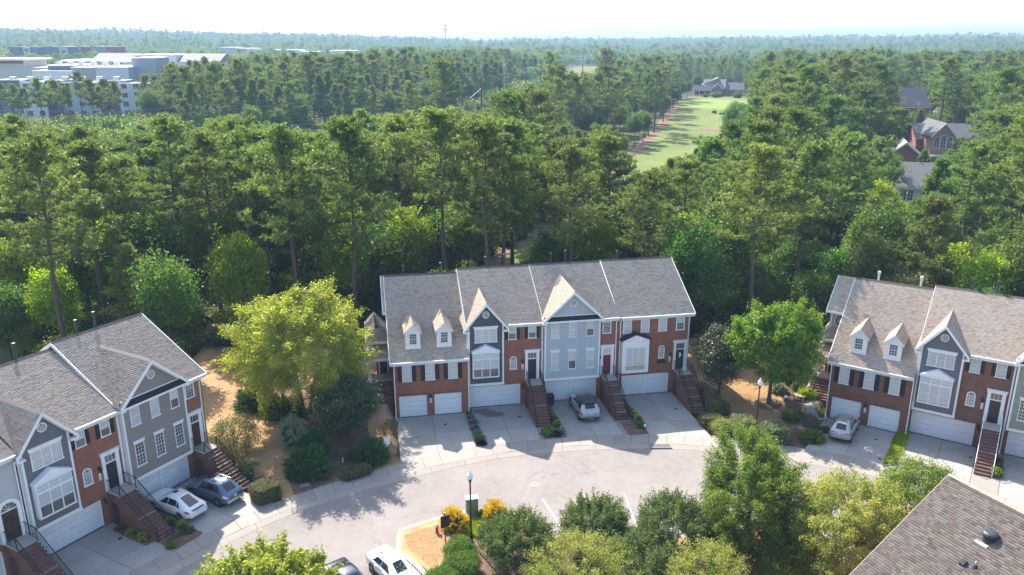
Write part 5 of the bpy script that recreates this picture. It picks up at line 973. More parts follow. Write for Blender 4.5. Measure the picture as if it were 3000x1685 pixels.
# silver off-roader with a black roof
L = 4.85; st = suv(1.78, L, 1.98, roof0=0.75, roof1=2.6, cowl=3.35, zb=1.10, rw=0.68); g_, l_ = suv_parts(L, 0.75, 2.6, 3.35, lampx=(0.0, 0.30)); g_[2] = ('side_window', 'car_glass', side_glass([(0.50, 1.32, 0.72, 1.34), (1.36, 2.2, 1.38, 2.18), (2.24, 3.15, 2.22, 2.62)]))
g_.append(('roof_skin', 'car_black', [((0.70, 2.66, 8.9, 11.1), dict(nx=10, nt=12, off=0.006)), ((0.62, 2.68, 6.92, 8.9), dict(nx=10, off=0.006)), ((0.62, 2.68, -6.92, -8.9), dict(nx=10, off=0.006))])); X, Y = place(FM, 16.75, -5.05, L)
make_car('parked_car', 'silver off-road car with a black roof before the pale blue bay', 'car', (X, Y), FM.a+pi/2, 'car_silver', L, 1.98, st, (0.92, 3.84), 0.39, g_, l_,
    [('rear_bumper', boxes('trim_black', (-0.05, 0.04, -0.76, 0.76, 0.34, 0.52))), ('skid_plate', boxes('chrome', (-0.06, -0.04, -0.3, 0.3, 0.38, 0.45))), ('number_plate', rearplate(0.0, 0.86)), ('spoiler', boxes('car_black', (0.50, 0.80, -0.6, 0.6, 1.70, 1.735))), ('mirror', mirrors('car_black', 3.02, 1.15)), ('reflector', boxes('tail_red', (-0.055, 0.0, 0.5, 0.72, 0.42, 0.47), (-0.055, 0.0, -0.72, -0.5, 0.42, 0.47))), ('door_handle', handles('chrome', 0, (1.4, 2.35)))], z=0.01)
# champagne crossover
L = 4.63; st = suv(1.66, L, 1.84, roof0=0.85, roof1=2.55, cowl=3.3, zb=1.04, rw=0.60); g_, l_ = suv_parts(L, 0.85, 2.55, 3.3, lampt=(4.9, 6.2), lampx=(0.0, 0.40)); X, Y = place(FR, 1.5, -5.65, L)
make_car('parked_car', 'champagne crossover with red tail lights before the single garage doors', 'car', (X, Y), FR.a+pi/2, 'car_champagne', L, 1.84, st, (0.92, 3.64), 0.36, g_, l_,
    [('roof_rail', boxes('trim_black', (0.95, 2.4, 0.53, 0.56, 1.635, 1.67), (0.95, 2.4, -0.56, -0.53, 1.635, 1.67))), ('bumper_trim', boxes('chrome', (-0.055, 0.02, -0.66, 0.66, 0.50, 0.555))), ('rear_bumper', boxes('trim_black', (-0.04, 0.03, -0.7, 0.7, 0.34, 0.48))), ('tail_light_bar', boxes('tail_red', (0.0, 0.05, 0.42, 0.70, 0.96, 1.02), (0.0, 0.05, -0.70, -0.42, 0.96, 1.02))), ('number_plate', rearplate(0, 0.80)), ('antenna', boxes('trim_black', (1.0, 1.14, -0.015, 0.015, 1.67, 1.73))), ('mirror', mirrors('car_champagne', 2.98, 1.05)), ('door_handle', handles('chrome', 0, (1.4, 2.3)))], z=0.01)
# sedans at the kerb in front
def sedan(name, label, loc, yaw, body, z):
    L, hw = 4.80, 0.91
    st = [(0, hw*0.74, 0.42, 0.80, 0.82, hw*0.62), (0.05, hw*0.88, 0.36, 0.93, 0.95, hw*0.7), (0.2, hw*0.95, 0.26, 0.97, 1.02, hw*0.74), (0.62, hw*0.99, 0.22, 0.97, 1.04, hw*0.74), (0.80, hw, 0.2, 0.97, 1.06, hw*0.70), (1.42, hw, 0.2, 0.95, 1.42, 0.56), (1.8, hw, 0.2, 0.94, 1.47, 0.58), (2.3, hw, 0.2, 0.93, 1.47, 0.58), (2.62, hw, 0.2, 0.92, 1.42, 0.56), (3.42, hw, 0.2, 0.89, 0.97, hw*0.74), (4.2, hw*0.97, 0.2, 0.82, 0.88, hw*0.7), (4.62, hw*0.86, 0.24, 0.72, 0.76, hw*0.62), (4.76, hw*0.74, 0.3, 0.6, 0.62, hw*0.56), (4.80, hw*0.66, 0.34, 0.52, 0.54, hw*0.5)]
    glass = [('rear_window', 'car_glass', [((0.86, 1.36, 8.8, 11.2), dict(nx=5, nt=12, off=0.008))]), ('windscreen', 'car_glass', [((2.70, 3.38, 8.8, 11.2), dict(nx=6, nt=12, off=0.008))]), ('side_window', 'car_glass', side_glass([(1.05, 2.02, 1.36, 2.0), (2.08, 3.12, 2.06, 2.62)]))]
    lamps = [('tail_light', 'tail_red', [((0.02, 0.26, 4.3, 5.6), dict(off=0.012)), ((0.02, 0.26, -4.3, -5.6), dict(off=0.012))]), ('headlight', 'lamp_clear', [((4.40, 4.72, 4.5, 6.0), dict(off=0.01)), ((4.40, 4.72, -4.5, -6.0), dict(off=0.01))])]
    return make_car(name, label, 'car', loc, yaw, body, L, 1.82, st, (1.02, 3.76), 0.325, glass, lamps, [('mirror', mirrors(body, 3.02, 0.96)), ('number_plate', rearplate(0, 0.72)), ('antenna', boxes('trim_black', (0.7, 0.74, -0.01, 0.01, 1.04, 1.16))), ('door_handle', handles('chrome', 0, (1.55, 2.5))), ('sill_trim', boxes('trim_black', (1.4, 3.4, -0.915, -0.90, 0.22, 0.28), (1.4, 3.4, 0.90, 0.915, 0.22, 0.28)))], z=z)
YS = atan2(-0.765, 0.645)
sedan('parked_car', 'white sedan with leaf litter on its windscreen, parked along the island kerb', (-7.62, 44.75), YS, 'car_white', ROADZ)
sedan('parked_car', 'dark navy sedan parked next to the white sedan, half under the lime green tree', (-10.2, 43.35), YS, 'car_navy', ROADZ)
sedan('parked_car', 'blue car glimpsed behind the big willow-leaved oak', (19.2, 53.0), -pi/2+0.15, 'car_midblue', ROADZ)
# fallen leaves lying on the white sedan
rg = np.random.default_rng(3); mb = MB().mat('leaf_crape'); cs = Vector((-7.62, 44.75, 0)); ux, uy = Vector((cos(YS), sin(YS), 0)), Vector((-sin(YS), cos(YS), 0))
carS = Car(4.80, 1.82, [(0, .6, .4, .8, .82, .5), (0.8, .91, .2, .97, 1.06, .64), (1.42, .91, .2, .95, 1.42, .56), (2.3, .91, .2, .93, 1.47, .58), (2.62, .91, .2, .92, 1.42, .56), (3.42, .91, .2, .89, .97, .67), (4.2, .88, .2, .82, .88, .63), (4.8, .6, .34, .52, .54, .45)])
for i in range(60):
    x = rg.uniform(2.9, 4.4); y = rg.uniform(-0.55, 0.55); t = 10-1.4*abs(y)/0.55; p = carS.S(x, t if y > 0 else -t); q = cs+ux*(x-2.4)+uy*p.y+Vector((0, 0, p.z+ROADZ+0.035)); a = rg.uniform(0, 6.28); d = Vector((cos(a), sin(a), rg.uniform(-.2, .2)))*0.06; e = Vector((-sin(a), cos(a), rg.uniform(-.2, .2)))*0.035
    mb.face(q-d, q-e, q+d, q+e)
lf = mb.build('fallen_leaves'); tag(lf, 'yellow fallen leaves scattered over the bonnet and windscreen of the white sedan', 'leaves', kind='stuff')
def golf_cart(x, y, yaw, label):
    r = empty('golf_cart', (x, y, hgt(x, y)+0.08), yaw); tag(r, label, 'golf cart', 'golf carts on the fairway')
    MB().mat('cart_body').box(-1.15, 1.15, -0.58, 0.58, 0.3, 0.62).hexa([(0.75, -0.55, 0.62), (1.2, -0.5, 0.62), (1.2, 0.5, 0.62), (0.75, 0.55, 0.62)], [(0.8, -0.5, 0.98), (0.95, -0.46, 0.98), (0.95, 0.46, 0.98), (0.8, 0.5, 0.98)])
    mb = MB().mat('cart_body').box(-1.15, 1.15, -0.58, 0.58, 0.3, 0.62).box(0.8, 1.15, -0.5, 0.5, 0.62, 0.95).box(-1.15, -0.75, -0.5, 0.5, 0.62, 1.1); mb.build('body', r)
    MB().mat('cart_roof').box(-0.95, 0.85, -0.6, 0.6, 1.82, 1.9).build('roof', r)
    p = MB().mat('iron'); [p.bar((a, b, 0.6), (a*0.9, b, 1.82), 0.05) for a in (-0.9, 0.9) for b in (-0.52, 0.52)]; p.build('roof_post', r)
    MB().mat('trim_black').box(-0.6, 0.0, -0.5, 0.5, 0.62, 0.82).box(-0.68, -0.58, -0.5, 0.5, 0.82, 1.3).build('seat', r)
    for a in (-0.75, 0.8):
        for b in (-0.6, 0.6): MB().mat('rubber').tube([(a, b-0.08, 0.22), (a, b+0.08, 0.22)], 0.22, 12).build('wheel', r)
golf_cart(92.7, 378, 1.9, 'dark golf cart on the fairway, the farther of the two'); golf_cart(94.6, 371, 2.3, 'dark golf cart with its seat showing, the nearer of the two on the fairway')
# ------------------------------------------------------------------ street furniture
def street_lamp(x, y, z, label):
    r = empty('street_lamp', (x, y, z)); tag(r, label, 'street lamp', 'street lamps with white acorn globes')
    MB().mat('bronze').lathe([(0.20, 0), (0.20, 0.12), (0.14, 0.2), (0.12, 0.75), (0.09, 0.85), (0.075, 0.95)], 14).build('base', r)
    MB().mat('bronze').lathe([(0.072, 0.9), (0.055, 4.72), (0.055, 4.75), (0.085, 4.78), (0.085, 4.83), (0.06, 4.86), (0.12, 4.95), (0.14, 4.98), (0.14, 5.02)], 14).build('post', r)
    MB().mat('globe').lathe([(0.11, 5.0), (0.17, 5.08), (0.205, 5.2), (0.20, 5.33), (0.15, 5.45), (0.085, 5.52), (0.06, 5.55), (0.075, 5.6), (0.06, 5.66), (0.02, 5.72), (0.005, 5.74)], 18).build('globe', r, smooth=True)
street_lamp(-2.83, 48.30, -0.01, 'black street lamp with a white acorn globe on the planting island'); street_lamp(21.2, 63.6, 0.02, 'black street lamp with a white acorn globe between the clipped shrubs')
t = empty('utility_cabinet', (-2.95, 51.95, -0.02), 0.22); tag(t, 'grey green utility cabinet between the two golden bushes', 'cabinet')
MB().mat('cabinet_green').box(-0.44, 0.44, -0.27, 0.27, 0.08, 1.36).build('housing', t); MB().mat('roof_white').box(-0.47, 0.47, -0.30, 0.30, 1.36, 1.42).build('lid', t); MB().mat('concrete').box(-0.6, 0.6, -0.42, 0.42, -0.1, 0.08).build('plinth', t)
MB().mat('cabinet_green').box(-0.41, -0.01, -0.285, -0.27, 0.14, 1.3).box(0.01, 0.41, -0.285, -0.27, 0.14, 1.3).build('door', t)
t = empty('street_sign', (-4.62, 48.44, 0), radians(28)); tag(t, 'dark brown sign board on a post, its back turned, beside the golden bush', 'sign')
MB().mat('bronze').box(-0.035, 0.035, -0.035, 0.035, 0, 2.3).build('post', t); MB().mat('galvanised').box(-0.04, 0.04, -0.04, 0.04, 2.3, 2.34).build('cap', t); MB().mat('bronze').box(-0.30, 0.30, -0.065, -0.036, 1.25, 2.1).build('board', t); MB().mat('bronze').box(-0.33, -0.3, -0.07, -0.03, 1.22, 2.13).box(0.3, 0.33, -0.07, -0.03, 1.22, 2.13).box(-0.3, 0.3, -0.07, -0.03, 2.1, 2.13).box(-0.3, 0.3, -0.07, -0.03, 1.22, 1.25).build('frame', t)
t = empty('fire_hydrant', (-5.31, 49.57, -0.01), 0.4); tag(t, 'red fire hydrant with a silver top at the edge of the island', 'hydrant')
MB().mat('hydrant_red').lathe([(0.14, 0), (0.14, 0.05), (0.10, 0.07), (0.10, 0.45), (0.14, 0.47), (0.14, 0.5)], 14).build('barrel', t); MB().mat('hydrant_silver').lathe([(0.15, 0.50), (0.15, 0.53), (0.13, 0.60), (0.07, 0.68), (0.03, 0.70), (0.03, 0.76), (0.005, 0.76)], 14).build('bonnet', t)
for a in (0, pi/2, pi): MB().mat('hydrant_silver').tube([(0.08*cos(a), 0.08*sin(a), 0.38), (0.2*cos(a), 0.2*sin(a), 0.38)], 0.055, 10).build('nozzle', t)
x, y = -10.62, 60.59; t = empty('yard_sign', (x, y, hgt(x, y)+0.02), 1.1); tag(t, 'white wooden yard sign post with a hanging board at the corner of the dry lawn', 'sign')
MB().mat('white_paint').box(-0.05, 0.05, -0.05, 0.05, 0, 1.75).build('post', t); MB().mat('white_paint').box(0.05, 0.85, -0.03, 0.03, 1.42, 1.5).build('arm', t); MB().mat('white_paint').box(0.15, 0.75, -0.012, 0.012, 0.8, 1.36).build('board', t); MB().mat('vent_white').box(-0.12, 0.12, -0.1, 0.0, 0.62, 0.86).build('leaflet_box', t)
x, y = -13.9, 59.3; t = tag(MB().mat('white_paint').box(-0.04, 0.04, -0.03, 0.03, 0, 0.55).mat('car_midblue').box(-0.041, 0.041, -0.031, 0.031, 0.55, 0.62).build('utility_marker'), 'short white utility marker post standing in the mulch', 'marker post'); t.location = (x, y, hgt(x, y))
X, Y = FM.P(13.95, -0.75); t = empty('wheelie_bin', (X, Y, 0.006), FM.a+0.05); tag(t, 'black wheeled refuse bin beside the single garage door of the blue bayed house', 'bin')
MB().mat('trim_black').hexa([(-0.24, -0.25, 0.08), (0.24, -0.25, 0.08), (0.24, 0.2, 0.08), (-0.24, 0.2, 0.08)], [(-0.31, -0.34, 1.0), (0.31, -0.34, 1.0), (0.31, 0.32, 1.0), (-0.31, 0.32, 1.0)]).build('body', t); MB().mat('trim_black').hexa([(-0.34, -0.38, 1.0), (0.34, -0.38, 1.0), (0.34, 0.36, 1.0), (-0.34, 0.36, 1.0)], [(-0.32, -0.34, 1.06), (0.32, -0.34, 1.06), (0.32, 0.34, 1.1), (-0.32, 0.34, 1.1)]).build('lid', t)
for sg in (-1, 1): MB().mat('rubber').tube([(sg*0.22, 0.24, 0.13), (sg*0.28, 0.24, 0.13)], 0.13, 12).build('wheel', t)
MB().mat('trim_black').bar((-0.25, 0.42, 1.0), (0.25, 0.42, 1.0), 0.03).bar((-0.25, 0.3, 0.98), (-0.25, 0.42, 1.0), 0.03).bar((0.25, 0.3, 0.98), (0.25, 0.42, 1.0), 0.03).build('handle', t)
x, y = 26.95, 69.6; t = empty('garden_bench', (x, y, hgt(x, y)+0.03), -0.5); tag(t, 'small curved stone bench in the mulch bed near the side stair', 'bench')
k = MB().mat('stone'); [k.box(-0.6+0.15*i, -0.45+0.15*i, -0.2+0.008*(i-3.5)**2, 0.2+0.008*(i-3.5)**2, 0.4, 0.48) for i in range(8)]; k.build('seat', t)
for a in (-0.42, 0.42): MB().mat('stone').box(a-0.07, a+0.07, -0.15, 0.2, 0, 0.4).build('leg', t)
x, y = 25.9, 70.0; t = tag(MB().mat('roof_white').lathe([(0.01, 0), (0.16, 0.04), (0.19, 0.14), (0.12, 0.24), (0.01, 0.27)], 9).build('garden_stone'), 'white rounded stone beside the stone bench', 'stone'); t.location = (x, y, hgt(x, y)+0.05)
x, y = 26.45, 63.6; t = empty('spotlight', (x, y, hgt(x, y)+0.05), 0.3); tag(t, 'small white marker stake among the leafy perennials', 'garden stake'); MB().mat('white_paint').box(-0.2, 0.2, -0.02, 0.02, 0.35, 0.45).build('head', t); MB().mat('iron').box(-0.02, 0.02, -0.02, 0.02, 0, 0.35).build('stake', t)
X, Y = FM.P(21.0, -7.5); t = empty('path_light', (X, Y, 0.0)); tag(t, 'little white globe light in the edged bed at the end drive', 'garden light'); MB().mat('iron').lathe([(0.02, 0), (0.02, 0.45)], 8).build('stem', t); MB().mat('globe').lathe([(0.02, 0.43), (0.10, 0.47), (0.12, 0.56), (0.08, 0.66), (0.01, 0.69)], 12).build('globe', t)
X, Y = FM.P(27.4, -0.55); t = empty('flower_pot', (X, Y, 2.46)); tag(t, 'white flower pot on the landing outside the teal door', 'flower pot'); MB().mat('white_paint').lathe([(0.12, 0), (0.2, 0.05), (0.24, 0.3), (0.2, 0.32), (0.01, 0.3)], 12).build('pot', t)
# ------------------------------------------------------------------ foliage
def leaf_quads(P, size, rg, up=0.5, aspect=0.5, jit=0.3):
    n = len(P); nrm = rg.normal(size=(n, 3)); nrm[:, 2] = np.abs(nrm[:, 2])*0.6+up; nrm /= np.linalg.norm(nrm, axis=1)[:, None]
    a = rg.normal(size=(n, 3)); a -= nrm*(a*nrm).sum(1)[:, None]; a /= np.linalg.norm(a, axis=1)[:, None]+1e-9; b = np.cross(nrm, a)
    s = (size*(1+rg.uniform(-jit, jit, n)))[:, None]*0.5
    V = np.stack([P-a*s, P-b*s*aspect, P+a*s, P+b*s*aspect], 1).reshape(-1, 3); F = np.arange(n*4).reshape(-1, 4); return V, F
def tubes_np(segs, n=5):                                   # segs: list of (pts list, radii list)
    mb = MB(); [mb.tube(p, r, n, cap=False) for p, r in segs]; return np.array(mb.v), np.array(mb.f)
def crown_points(rg, n, R, lobes=7, flat=1.0, inner=0.35, bottom=-0.8):
    """points on the outside of an uneven crown of unit size scaled by R=(rx, ry, rz)"""
    d = rg.normal(size=(n*3, 3)); d /= np.linalg.norm(d, axis=1)[:, None]; d = d[d[:, 2] > bottom][:n]
    L = rg.normal(size=(lobes, 3)); L /= np.linalg.norm(L, axis=1)[:, None]; k = np.maximum(0, d @ L.T)**4
    r = 0.70+0.36*k.max(1); r *= inner+(1-inner)*rg.uniform(0, 1, len(d))**0.33
    return d*r[:, None]*np.array(R), r
def make_broadleaf(seed, h, rx, base, rz=None, nl=9000, leaf=0.28, ntips=220, mat='leaf_forest', trunk_r=0.2, clump=0.5, stems=1, lobes=7, up=0.5, bark='bark', aspect=0.55, bottom=-0.75, splay=0.5, shoot=0.0, rise=0.6):
    """returns trunk mesh, crown mesh (origin at the base of the trunk)"""
    rg = np.random.default_rng(seed); rz = rz or (h-base)/2; cz = h-rz
    T, r = crown_points(rg, ntips, (rx, rx, rz), lobes, bottom=bottom); T[:, 2] += cz
    segs = []; forks = []
    for s_ in range(stems):
        a = 2*pi*s_/max(stems, 1)+rg.uniform(0, 1); off = np.array([cos(a), sin(a), 0])*(0.25 if stems > 1 else 0.0); top = np.array([cos(a)*rx*splay*(stems > 1), sin(a)*rx*splay*(stems > 1), cz+rz*0.45])
        pts = [off+(top-off)*t+np.array([rg.normal()*.06, rg.normal()*.06, 0])*h*0.05*(t > 0) for t in np.linspace(0, 1, 7)]; pts[0] = off+np.array([0, 0, -0.3]); rr = [trunk_r*(1.25 if i == 0 else 1)*(1-0.8*i/6)/(1 if stems == 1 else 1.5) for i in range(7)]
        segs.append((pts, rr)); forks += [(p, q) for p, q in zip(pts[2:], rr[2:])]
    FP = np.array([f[0] for f in forks]); limbs = []
    idx = rg.choice(len(T), min(len(T), 26), replace=False)
    for i in idx:                                          # main limbs
        t = T[i]; w = np.linalg.norm(FP-t, axis=1)+np.maximum(0, FP[:, 2]-t[2]+0.2)*3; j = int(np.argmin(w)); p0 = FP[j]; r0 = forks[j][1]*0.6
        pts = [p0+(t-p0)*q+np.array([0, 0, 0.12*np.linalg.norm(t-p0)*sin(q*pi)]) for q in np.linspace(0, 1, 5)]; segs.append((pts, [r0*(1-0.85*q) for q in np.linspace(0, 1, 5)])); limbs += pts[2:]
    LP = np.array(limbs)
    for i in range(0, len(T), 2):                          # twigs
        t = T[i]; j = int(np.argmin(np.linalg.norm(LP-t, axis=1))); segs.append(([LP[j], (LP[j]+t)/2+rg.normal(size=3)*0.08, t], [0.03, 0.02, 0.008]))
    V, F = tubes_np(segs, 6); trunk = fast_mesh('trunk', V, F, [bark])
    k = rg.integers(0, len(T), nl); c = rg.normal(size=(nl, 3))*clump*np.array([1, 1, 0.75]); P = T[k]+c
    if shoot:
        D = T-np.array([0, 0, cz-rz*0.4]); D /= np.linalg.norm(D, axis=1)[:, None]+1e-9; D = D*(1-rise)+np.array([0, 0, rise]); u = rg.uniform(-0.5, 1, nl)**1.0; ln = (shoot*rg.uniform(0.5, 1.3, len(T)))[k]
        P = T[k]+D[k]*(u*ln)[:, None]+c*(1-0.6*np.clip(u, 0, 1))[:, None]
    pull = rg.uniform(0, 0.22, nl)[:, None]; P = P*(1-pull)+np.array([0, 0, cz])*pull
    V, F = leaf_quads(P, leaf, rg, up, aspect); tone = rg.uniform(0, 1, len(T))[k]*0.55+rg.uniform(0, 0.45, nl)
    return trunk, fast_mesh('crown', V, F, [mat], tone)
def make_pine(seed, h, bare=0.5, spread=3.6, n=46, mat='needles', dens=1.0, conical=0.0, blade=0.36, puff=1.0, needle=1.0):
    rg = np.random.default_rng(seed); segs = []; lean = rg.normal(size=2)*0.012*h
    tp = lambda z: np.array([lean[0]*(z/h)**2+0.12*sin(z*0.35+seed), lean[1]*(z/h)**2+0.12*cos(z*0.3+seed*2), z])
    r0 = 0.0135*h; zz = np.linspace(0, h*0.98, 12); P0 = [tp(z) for z in zz]; P0[0] = np.array([0, 0, -0.4]); segs.append((P0, [r0*(1.25 if i == 0 else 1)*(1-0.88*z/h) for i, z in enumerate(zz)]))
    tips = []; dirs = []
    for i in range(n):
        q = (i+rg.uniform(0, 1))/n; z = h*(bare+(0.985-bare)*q); prof = (sin(pi*(0.16+0.80*q**0.9)))**0.75 if not conical else (1-q)**0.8*conical+(1-conical)*sin(pi*(0.16+0.8*q))
        L = spread*prof*rg.uniform(0.45, 1.18); az = i*2.4+rg.uniform(-.5, .5); el = radians(-6+66*q**2.0+rg.uniform(-10, 12)); d = np.array([cos(az)*cos(el), sin(az)*cos(el), sin(el)])
        p = tp(z); pts = [p]; m = 5
        for k in range(1, m+1): d = d+np.array([0, 0, 0.085])+rg.normal(size=3)*0.06; d /= np.linalg.norm(d); pts.append(pts[-1]+d*L/m)
        segs.append((pts, list(np.linspace(r0*0.32*(1-0.7*q)+0.02, 0.012, m+1))))
        for k in range(2, m+1):
            for b in range(int(rg.integers(1, 4)*dens)+(k == m)):
                e = d+rg.normal(size=3)*np.array([0.75, 0.75, 0.32]); e[2] += 0.12; e /= np.linalg.norm(e); ln = L*rg.uniform(0.10, 0.30)+0.15; base = pts[k]+(pts[k-1]-pts[k])*rg.uniform(0, 1); t = base+e*ln
                segs.append(([base, t], [0.018, 0.008])); tips.append(t); dirs.append(e)
                if rg.uniform() < 0.75: tips.append(base+e*ln*0.55); dirs.append(e)
    for k in range(6): tips.append(tp(h*0.985)+rg.normal(size=3)*0.25); dirs.append(np.array([0, 0, 1.0]))
    for i in range(int(rg.integers(2, 6))):                # dead stubs low on the trunk
        z = h*bare*rg.uniform(0.6, 0.98); az = rg.uniform(0, 6.28); segs.append(([tp(z), tp(z)+np.array([cos(az), sin(az), rg.uniform(-.1, .25)])*rg.uniform(0.5, 1.6)], [0.035, 0.012]))
    V, F = tubes_np(segs, 5); trunk = fast_mesh('trunk', V, F, ['bark_pine'])
    tips = np.array(tips); dirs = np.array(dirs); pf = 4; tk = np.repeat(np.arange(len(tips)), pf); tp_ = tips[tk]+rg.normal(size=(len(tk), 3))*np.array([0.34, 0.34, 0.17])*puff; td = dirs[tk]*0.6+np.array([0, 0, 0.35]); tips, dirs = tp_, td
    nb = max(3, int(10*dens*needle)); k = np.repeat(np.arange(len(tips)), nb); N_ = len(k)
    d = dirs[k]*0.6+rg.normal(size=(N_, 3))*0.60; d[:, 2] += 0.15; d /= np.linalg.norm(d, axis=1)[:, None]; b = tips[k]+rg.normal(size=(N_, 3))*0.08; w = rg.normal(size=(N_, 3)); w -= d*(w*d).sum(1)[:, None]; w /= np.linalg.norm(w, axis=1)[:, None]
    ln = rg.uniform(0.65, 1.15, N_)[:, None]*blade; wd = 0.066*blade/0.36; V = np.stack([b-w*wd, b+w*wd, b+d*ln], 1).reshape(-1, 3); tips = tips[::pf]; k = k//pf
    tone = np.clip(rg.uniform(0, 1, len(tips))[k]*0.5+rg.uniform(0, .5, N_), 0, 1)
    return trunk, fast_mesh('crown', V, np.arange(N_*3).reshape(-1, 3), [mat], tone)
def plant(name, trunk, crown, loc, label, cat, group=None, s=1.0, rz=0.0, tn='trunk', cn='crown', flowers=None):
    r = empty(name, loc, rz); r.scale = (s, s, s) if not hasattr(s, '__len__') else s; tag(r, label, cat, group)
    if trunk: link(bpy.data.objects.new(tn, trunk), r)
    link(bpy.data.objects.new(cn, crown), r)
    if flowers: link(bpy.data.objects.new('blossom', flowers), r)
    return r
def bush_mesh(seed, rx, ry, h, mat, nl=5000, leaf=0.10, shape='round', clump=0.10, ntips=260, up=0.4, aspect=0.5, spiky=0.0, plume=0.0):
    rg = np.random.default_rng(seed); mb = MB().mat('stem_core')
    if shape == 'box':
        # clipped block with rounded corners: points on a superellipsoid skin
        d = rg.normal(size=(ntips*2, 3)); d /= np.linalg.norm(d, axis=1)[:, None]; e = 5.0; q = (np.abs(d)**e).sum(1)**(-1/e); T = d*q[:, None]; T = T[T[:, 2] > -0.99]; T = T*np.array([rx, ry, h/2])*rg.uniform(0.93, 1.0, len(T))[:, None]; T[:, 2] += h/2
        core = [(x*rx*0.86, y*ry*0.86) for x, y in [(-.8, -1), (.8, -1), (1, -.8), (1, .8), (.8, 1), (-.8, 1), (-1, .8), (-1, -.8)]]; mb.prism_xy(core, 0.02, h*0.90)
    else:
        bz = {'round': -0.6, 'mound': -0.05, 'vase': -0.9}[shape]; T, r = crown_points(rg, ntips, (rx, ry, h*0.55 if shape != 'mound' else h*0.98), 9, inner=0.72 if shape != 'vase' else 0.4, bottom=bz); T[:, 2] += h*0.45 if shape != 'mound' else 0.0; T = T[T[:, 2] > 0.03]
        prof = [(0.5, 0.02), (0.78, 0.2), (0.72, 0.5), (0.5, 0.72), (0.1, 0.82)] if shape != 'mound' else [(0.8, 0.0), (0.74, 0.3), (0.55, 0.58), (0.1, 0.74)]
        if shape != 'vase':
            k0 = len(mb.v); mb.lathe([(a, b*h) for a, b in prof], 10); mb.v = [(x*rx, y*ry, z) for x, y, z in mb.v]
        else:
            for i in range(7): a = 2*pi*i/7; mb.mat('bark').tube([(0.1*cos(a), 0.1*sin(a), -0.1), (rx*0.25*cos(a), ry*0.25*sin(a), h*0.4), (rx*0.55*cos(a+.3), ry*0.55*sin(a+.3), h*0.75)], [0.045, 0.03, 0.012], 5)
    core = mb.mesh('stems')  # dark solid core added to block light; only the vase shape has stems
    k = rg.integers(0, len(T), nl); P = T[k]+rg.normal(size=(nl, 3))*clump; P[:, 2] = np.maximum(P[:, 2], 0.01)
    if plume:
        D = T-np.array([0, 0, h*0.2]); D /= np.linalg.norm(D, axis=1)[:, None]+1e-9; D[:, 2] += 0.35; D += rg.normal(size=D.shape)*0.25; u = rg.uniform(-0.6, 1, nl); P = P+D[k]*(u*plume)[:, None]; P[:, 2] = np.maximum(P[:, 2], 0.01)
    if spiky:
        d = T[k]-np.array([0, 0, h*0.25]); d /= np.linalg.norm(d, axis=1)[:, None]; d += rg.normal(size=(nl, 3))*0.35; d[:, 2] += 0.25; d /= np.linalg.norm(d, axis=1)[:, None]; w = rg.normal(size=(nl, 3)); w -= d*(w*d).sum(1)[:, None]; w /= np.linalg.norm(w, axis=1)[:, None]; b = P-d*spiky*0.4
        V = np.stack([b-w*spiky*0.16, b+d*spiky*0.5-w*spiky*0.02, b+d*spiky, b+w*spiky*0.16], 1).reshape(-1, 3); F = np.arange(nl*4).reshape(-1, 4)
    else: V, F = leaf_quads(P, leaf, rg, up, aspect)
    return core, fast_mesh('foliage', V, F, [mat], np.clip(rg.uniform(0, 1, len(T))[k]*0.5+rg.uniform(0, .5, nl), 0, 1)), T
def bush(seed, name, label, cat, x, y, rx, ry, h, mat, rz=0.0, z=None, group=None, fl=None, **kw):
    core, fol, T = bush_mesh(seed, rx, ry, h, mat, **kw); f = None
    if fl: rg = np.random.default_rng(seed+9); P = T[rg.integers(0, len(T), fl[1])]*1.03+rg.normal(size=(fl[1], 3))*0.05; V, F = leaf_quads(P, fl[2], rg, 0.6, 0.9); f = fast_mesh('blossom', V, F, [fl[0]], rg.uniform(0, 1, fl[1]))
    return plant(name, core, fol, (x, y, (hgt(x, y)+0.03) if z is None else z), label, cat, group, rz=rz, tn='stems', cn='foliage', flowers=f)  # the stems part is the added light-blocking core, except for vase shapes
# ---- garden between the near and the middle row
bush(1, 'shrub', 'olive green flowering shrub with a few pink blooms beside the near row stair', 'shrub', -22.9, 59.6, 2.2, 2.1, 3.3, 'leaf_olive', nl=11000, leaf=0.13, shape='vase', clump=0.22, ntips=320, fl=('flower_pink', 40, 0.12))
bush(2, 'boxwood', 'round dark clipped bush next to the olive green flowering shrub', 'bush', -21.3, 57.0, 0.75, 0.75, 1.4, 'leaf_box', nl=4500, leaf=0.08)
bush(3, 'boxwood', 'small pale green bush behind the railing of the near row stair', 'bush', -23.1, 57.6, 0.6, 0.6, 1.1, 'leaf_silver', nl=2500, leaf=0.08)
bush(33, 'boxwood', 'dark bush in the shade at the foot of the near row stair', 'bush', -21.75, 56.1, 0.8, 0.7, 1.1, 'leaf_juniper', nl=3000, leaf=0.08)
bush(4, 'shrub', 'silvery leaved shrub behind the big dark juniper', 'shrub', -18.3, 61.0, 1.35, 1.2, 2.3, 'leaf_silver', nl=8000, leaf=0.14, clump=0.08, aspect=0.35, ntips=160, plume=0.4)
bush(5, 'juniper', 'big rounded dark green juniper in front of the silvery shrub', 'juniper', -16.3, 57.6, 1.6, 1.5, 2.3, 'leaf_juniper', nl=14000, spiky=0.24, shape='mound', clump=0.05, ntips=300, plume=0.42)
bush(6, 'juniper', 'shaded juniper growing behind the big rounded one', 'juniper', -16.5, 60.0, 1.3, 1.2, 2.2, 'leaf_juniper', nl=8000, spiky=0.24, shape='mound', clump=0.06, ntips=200, plume=0.4)
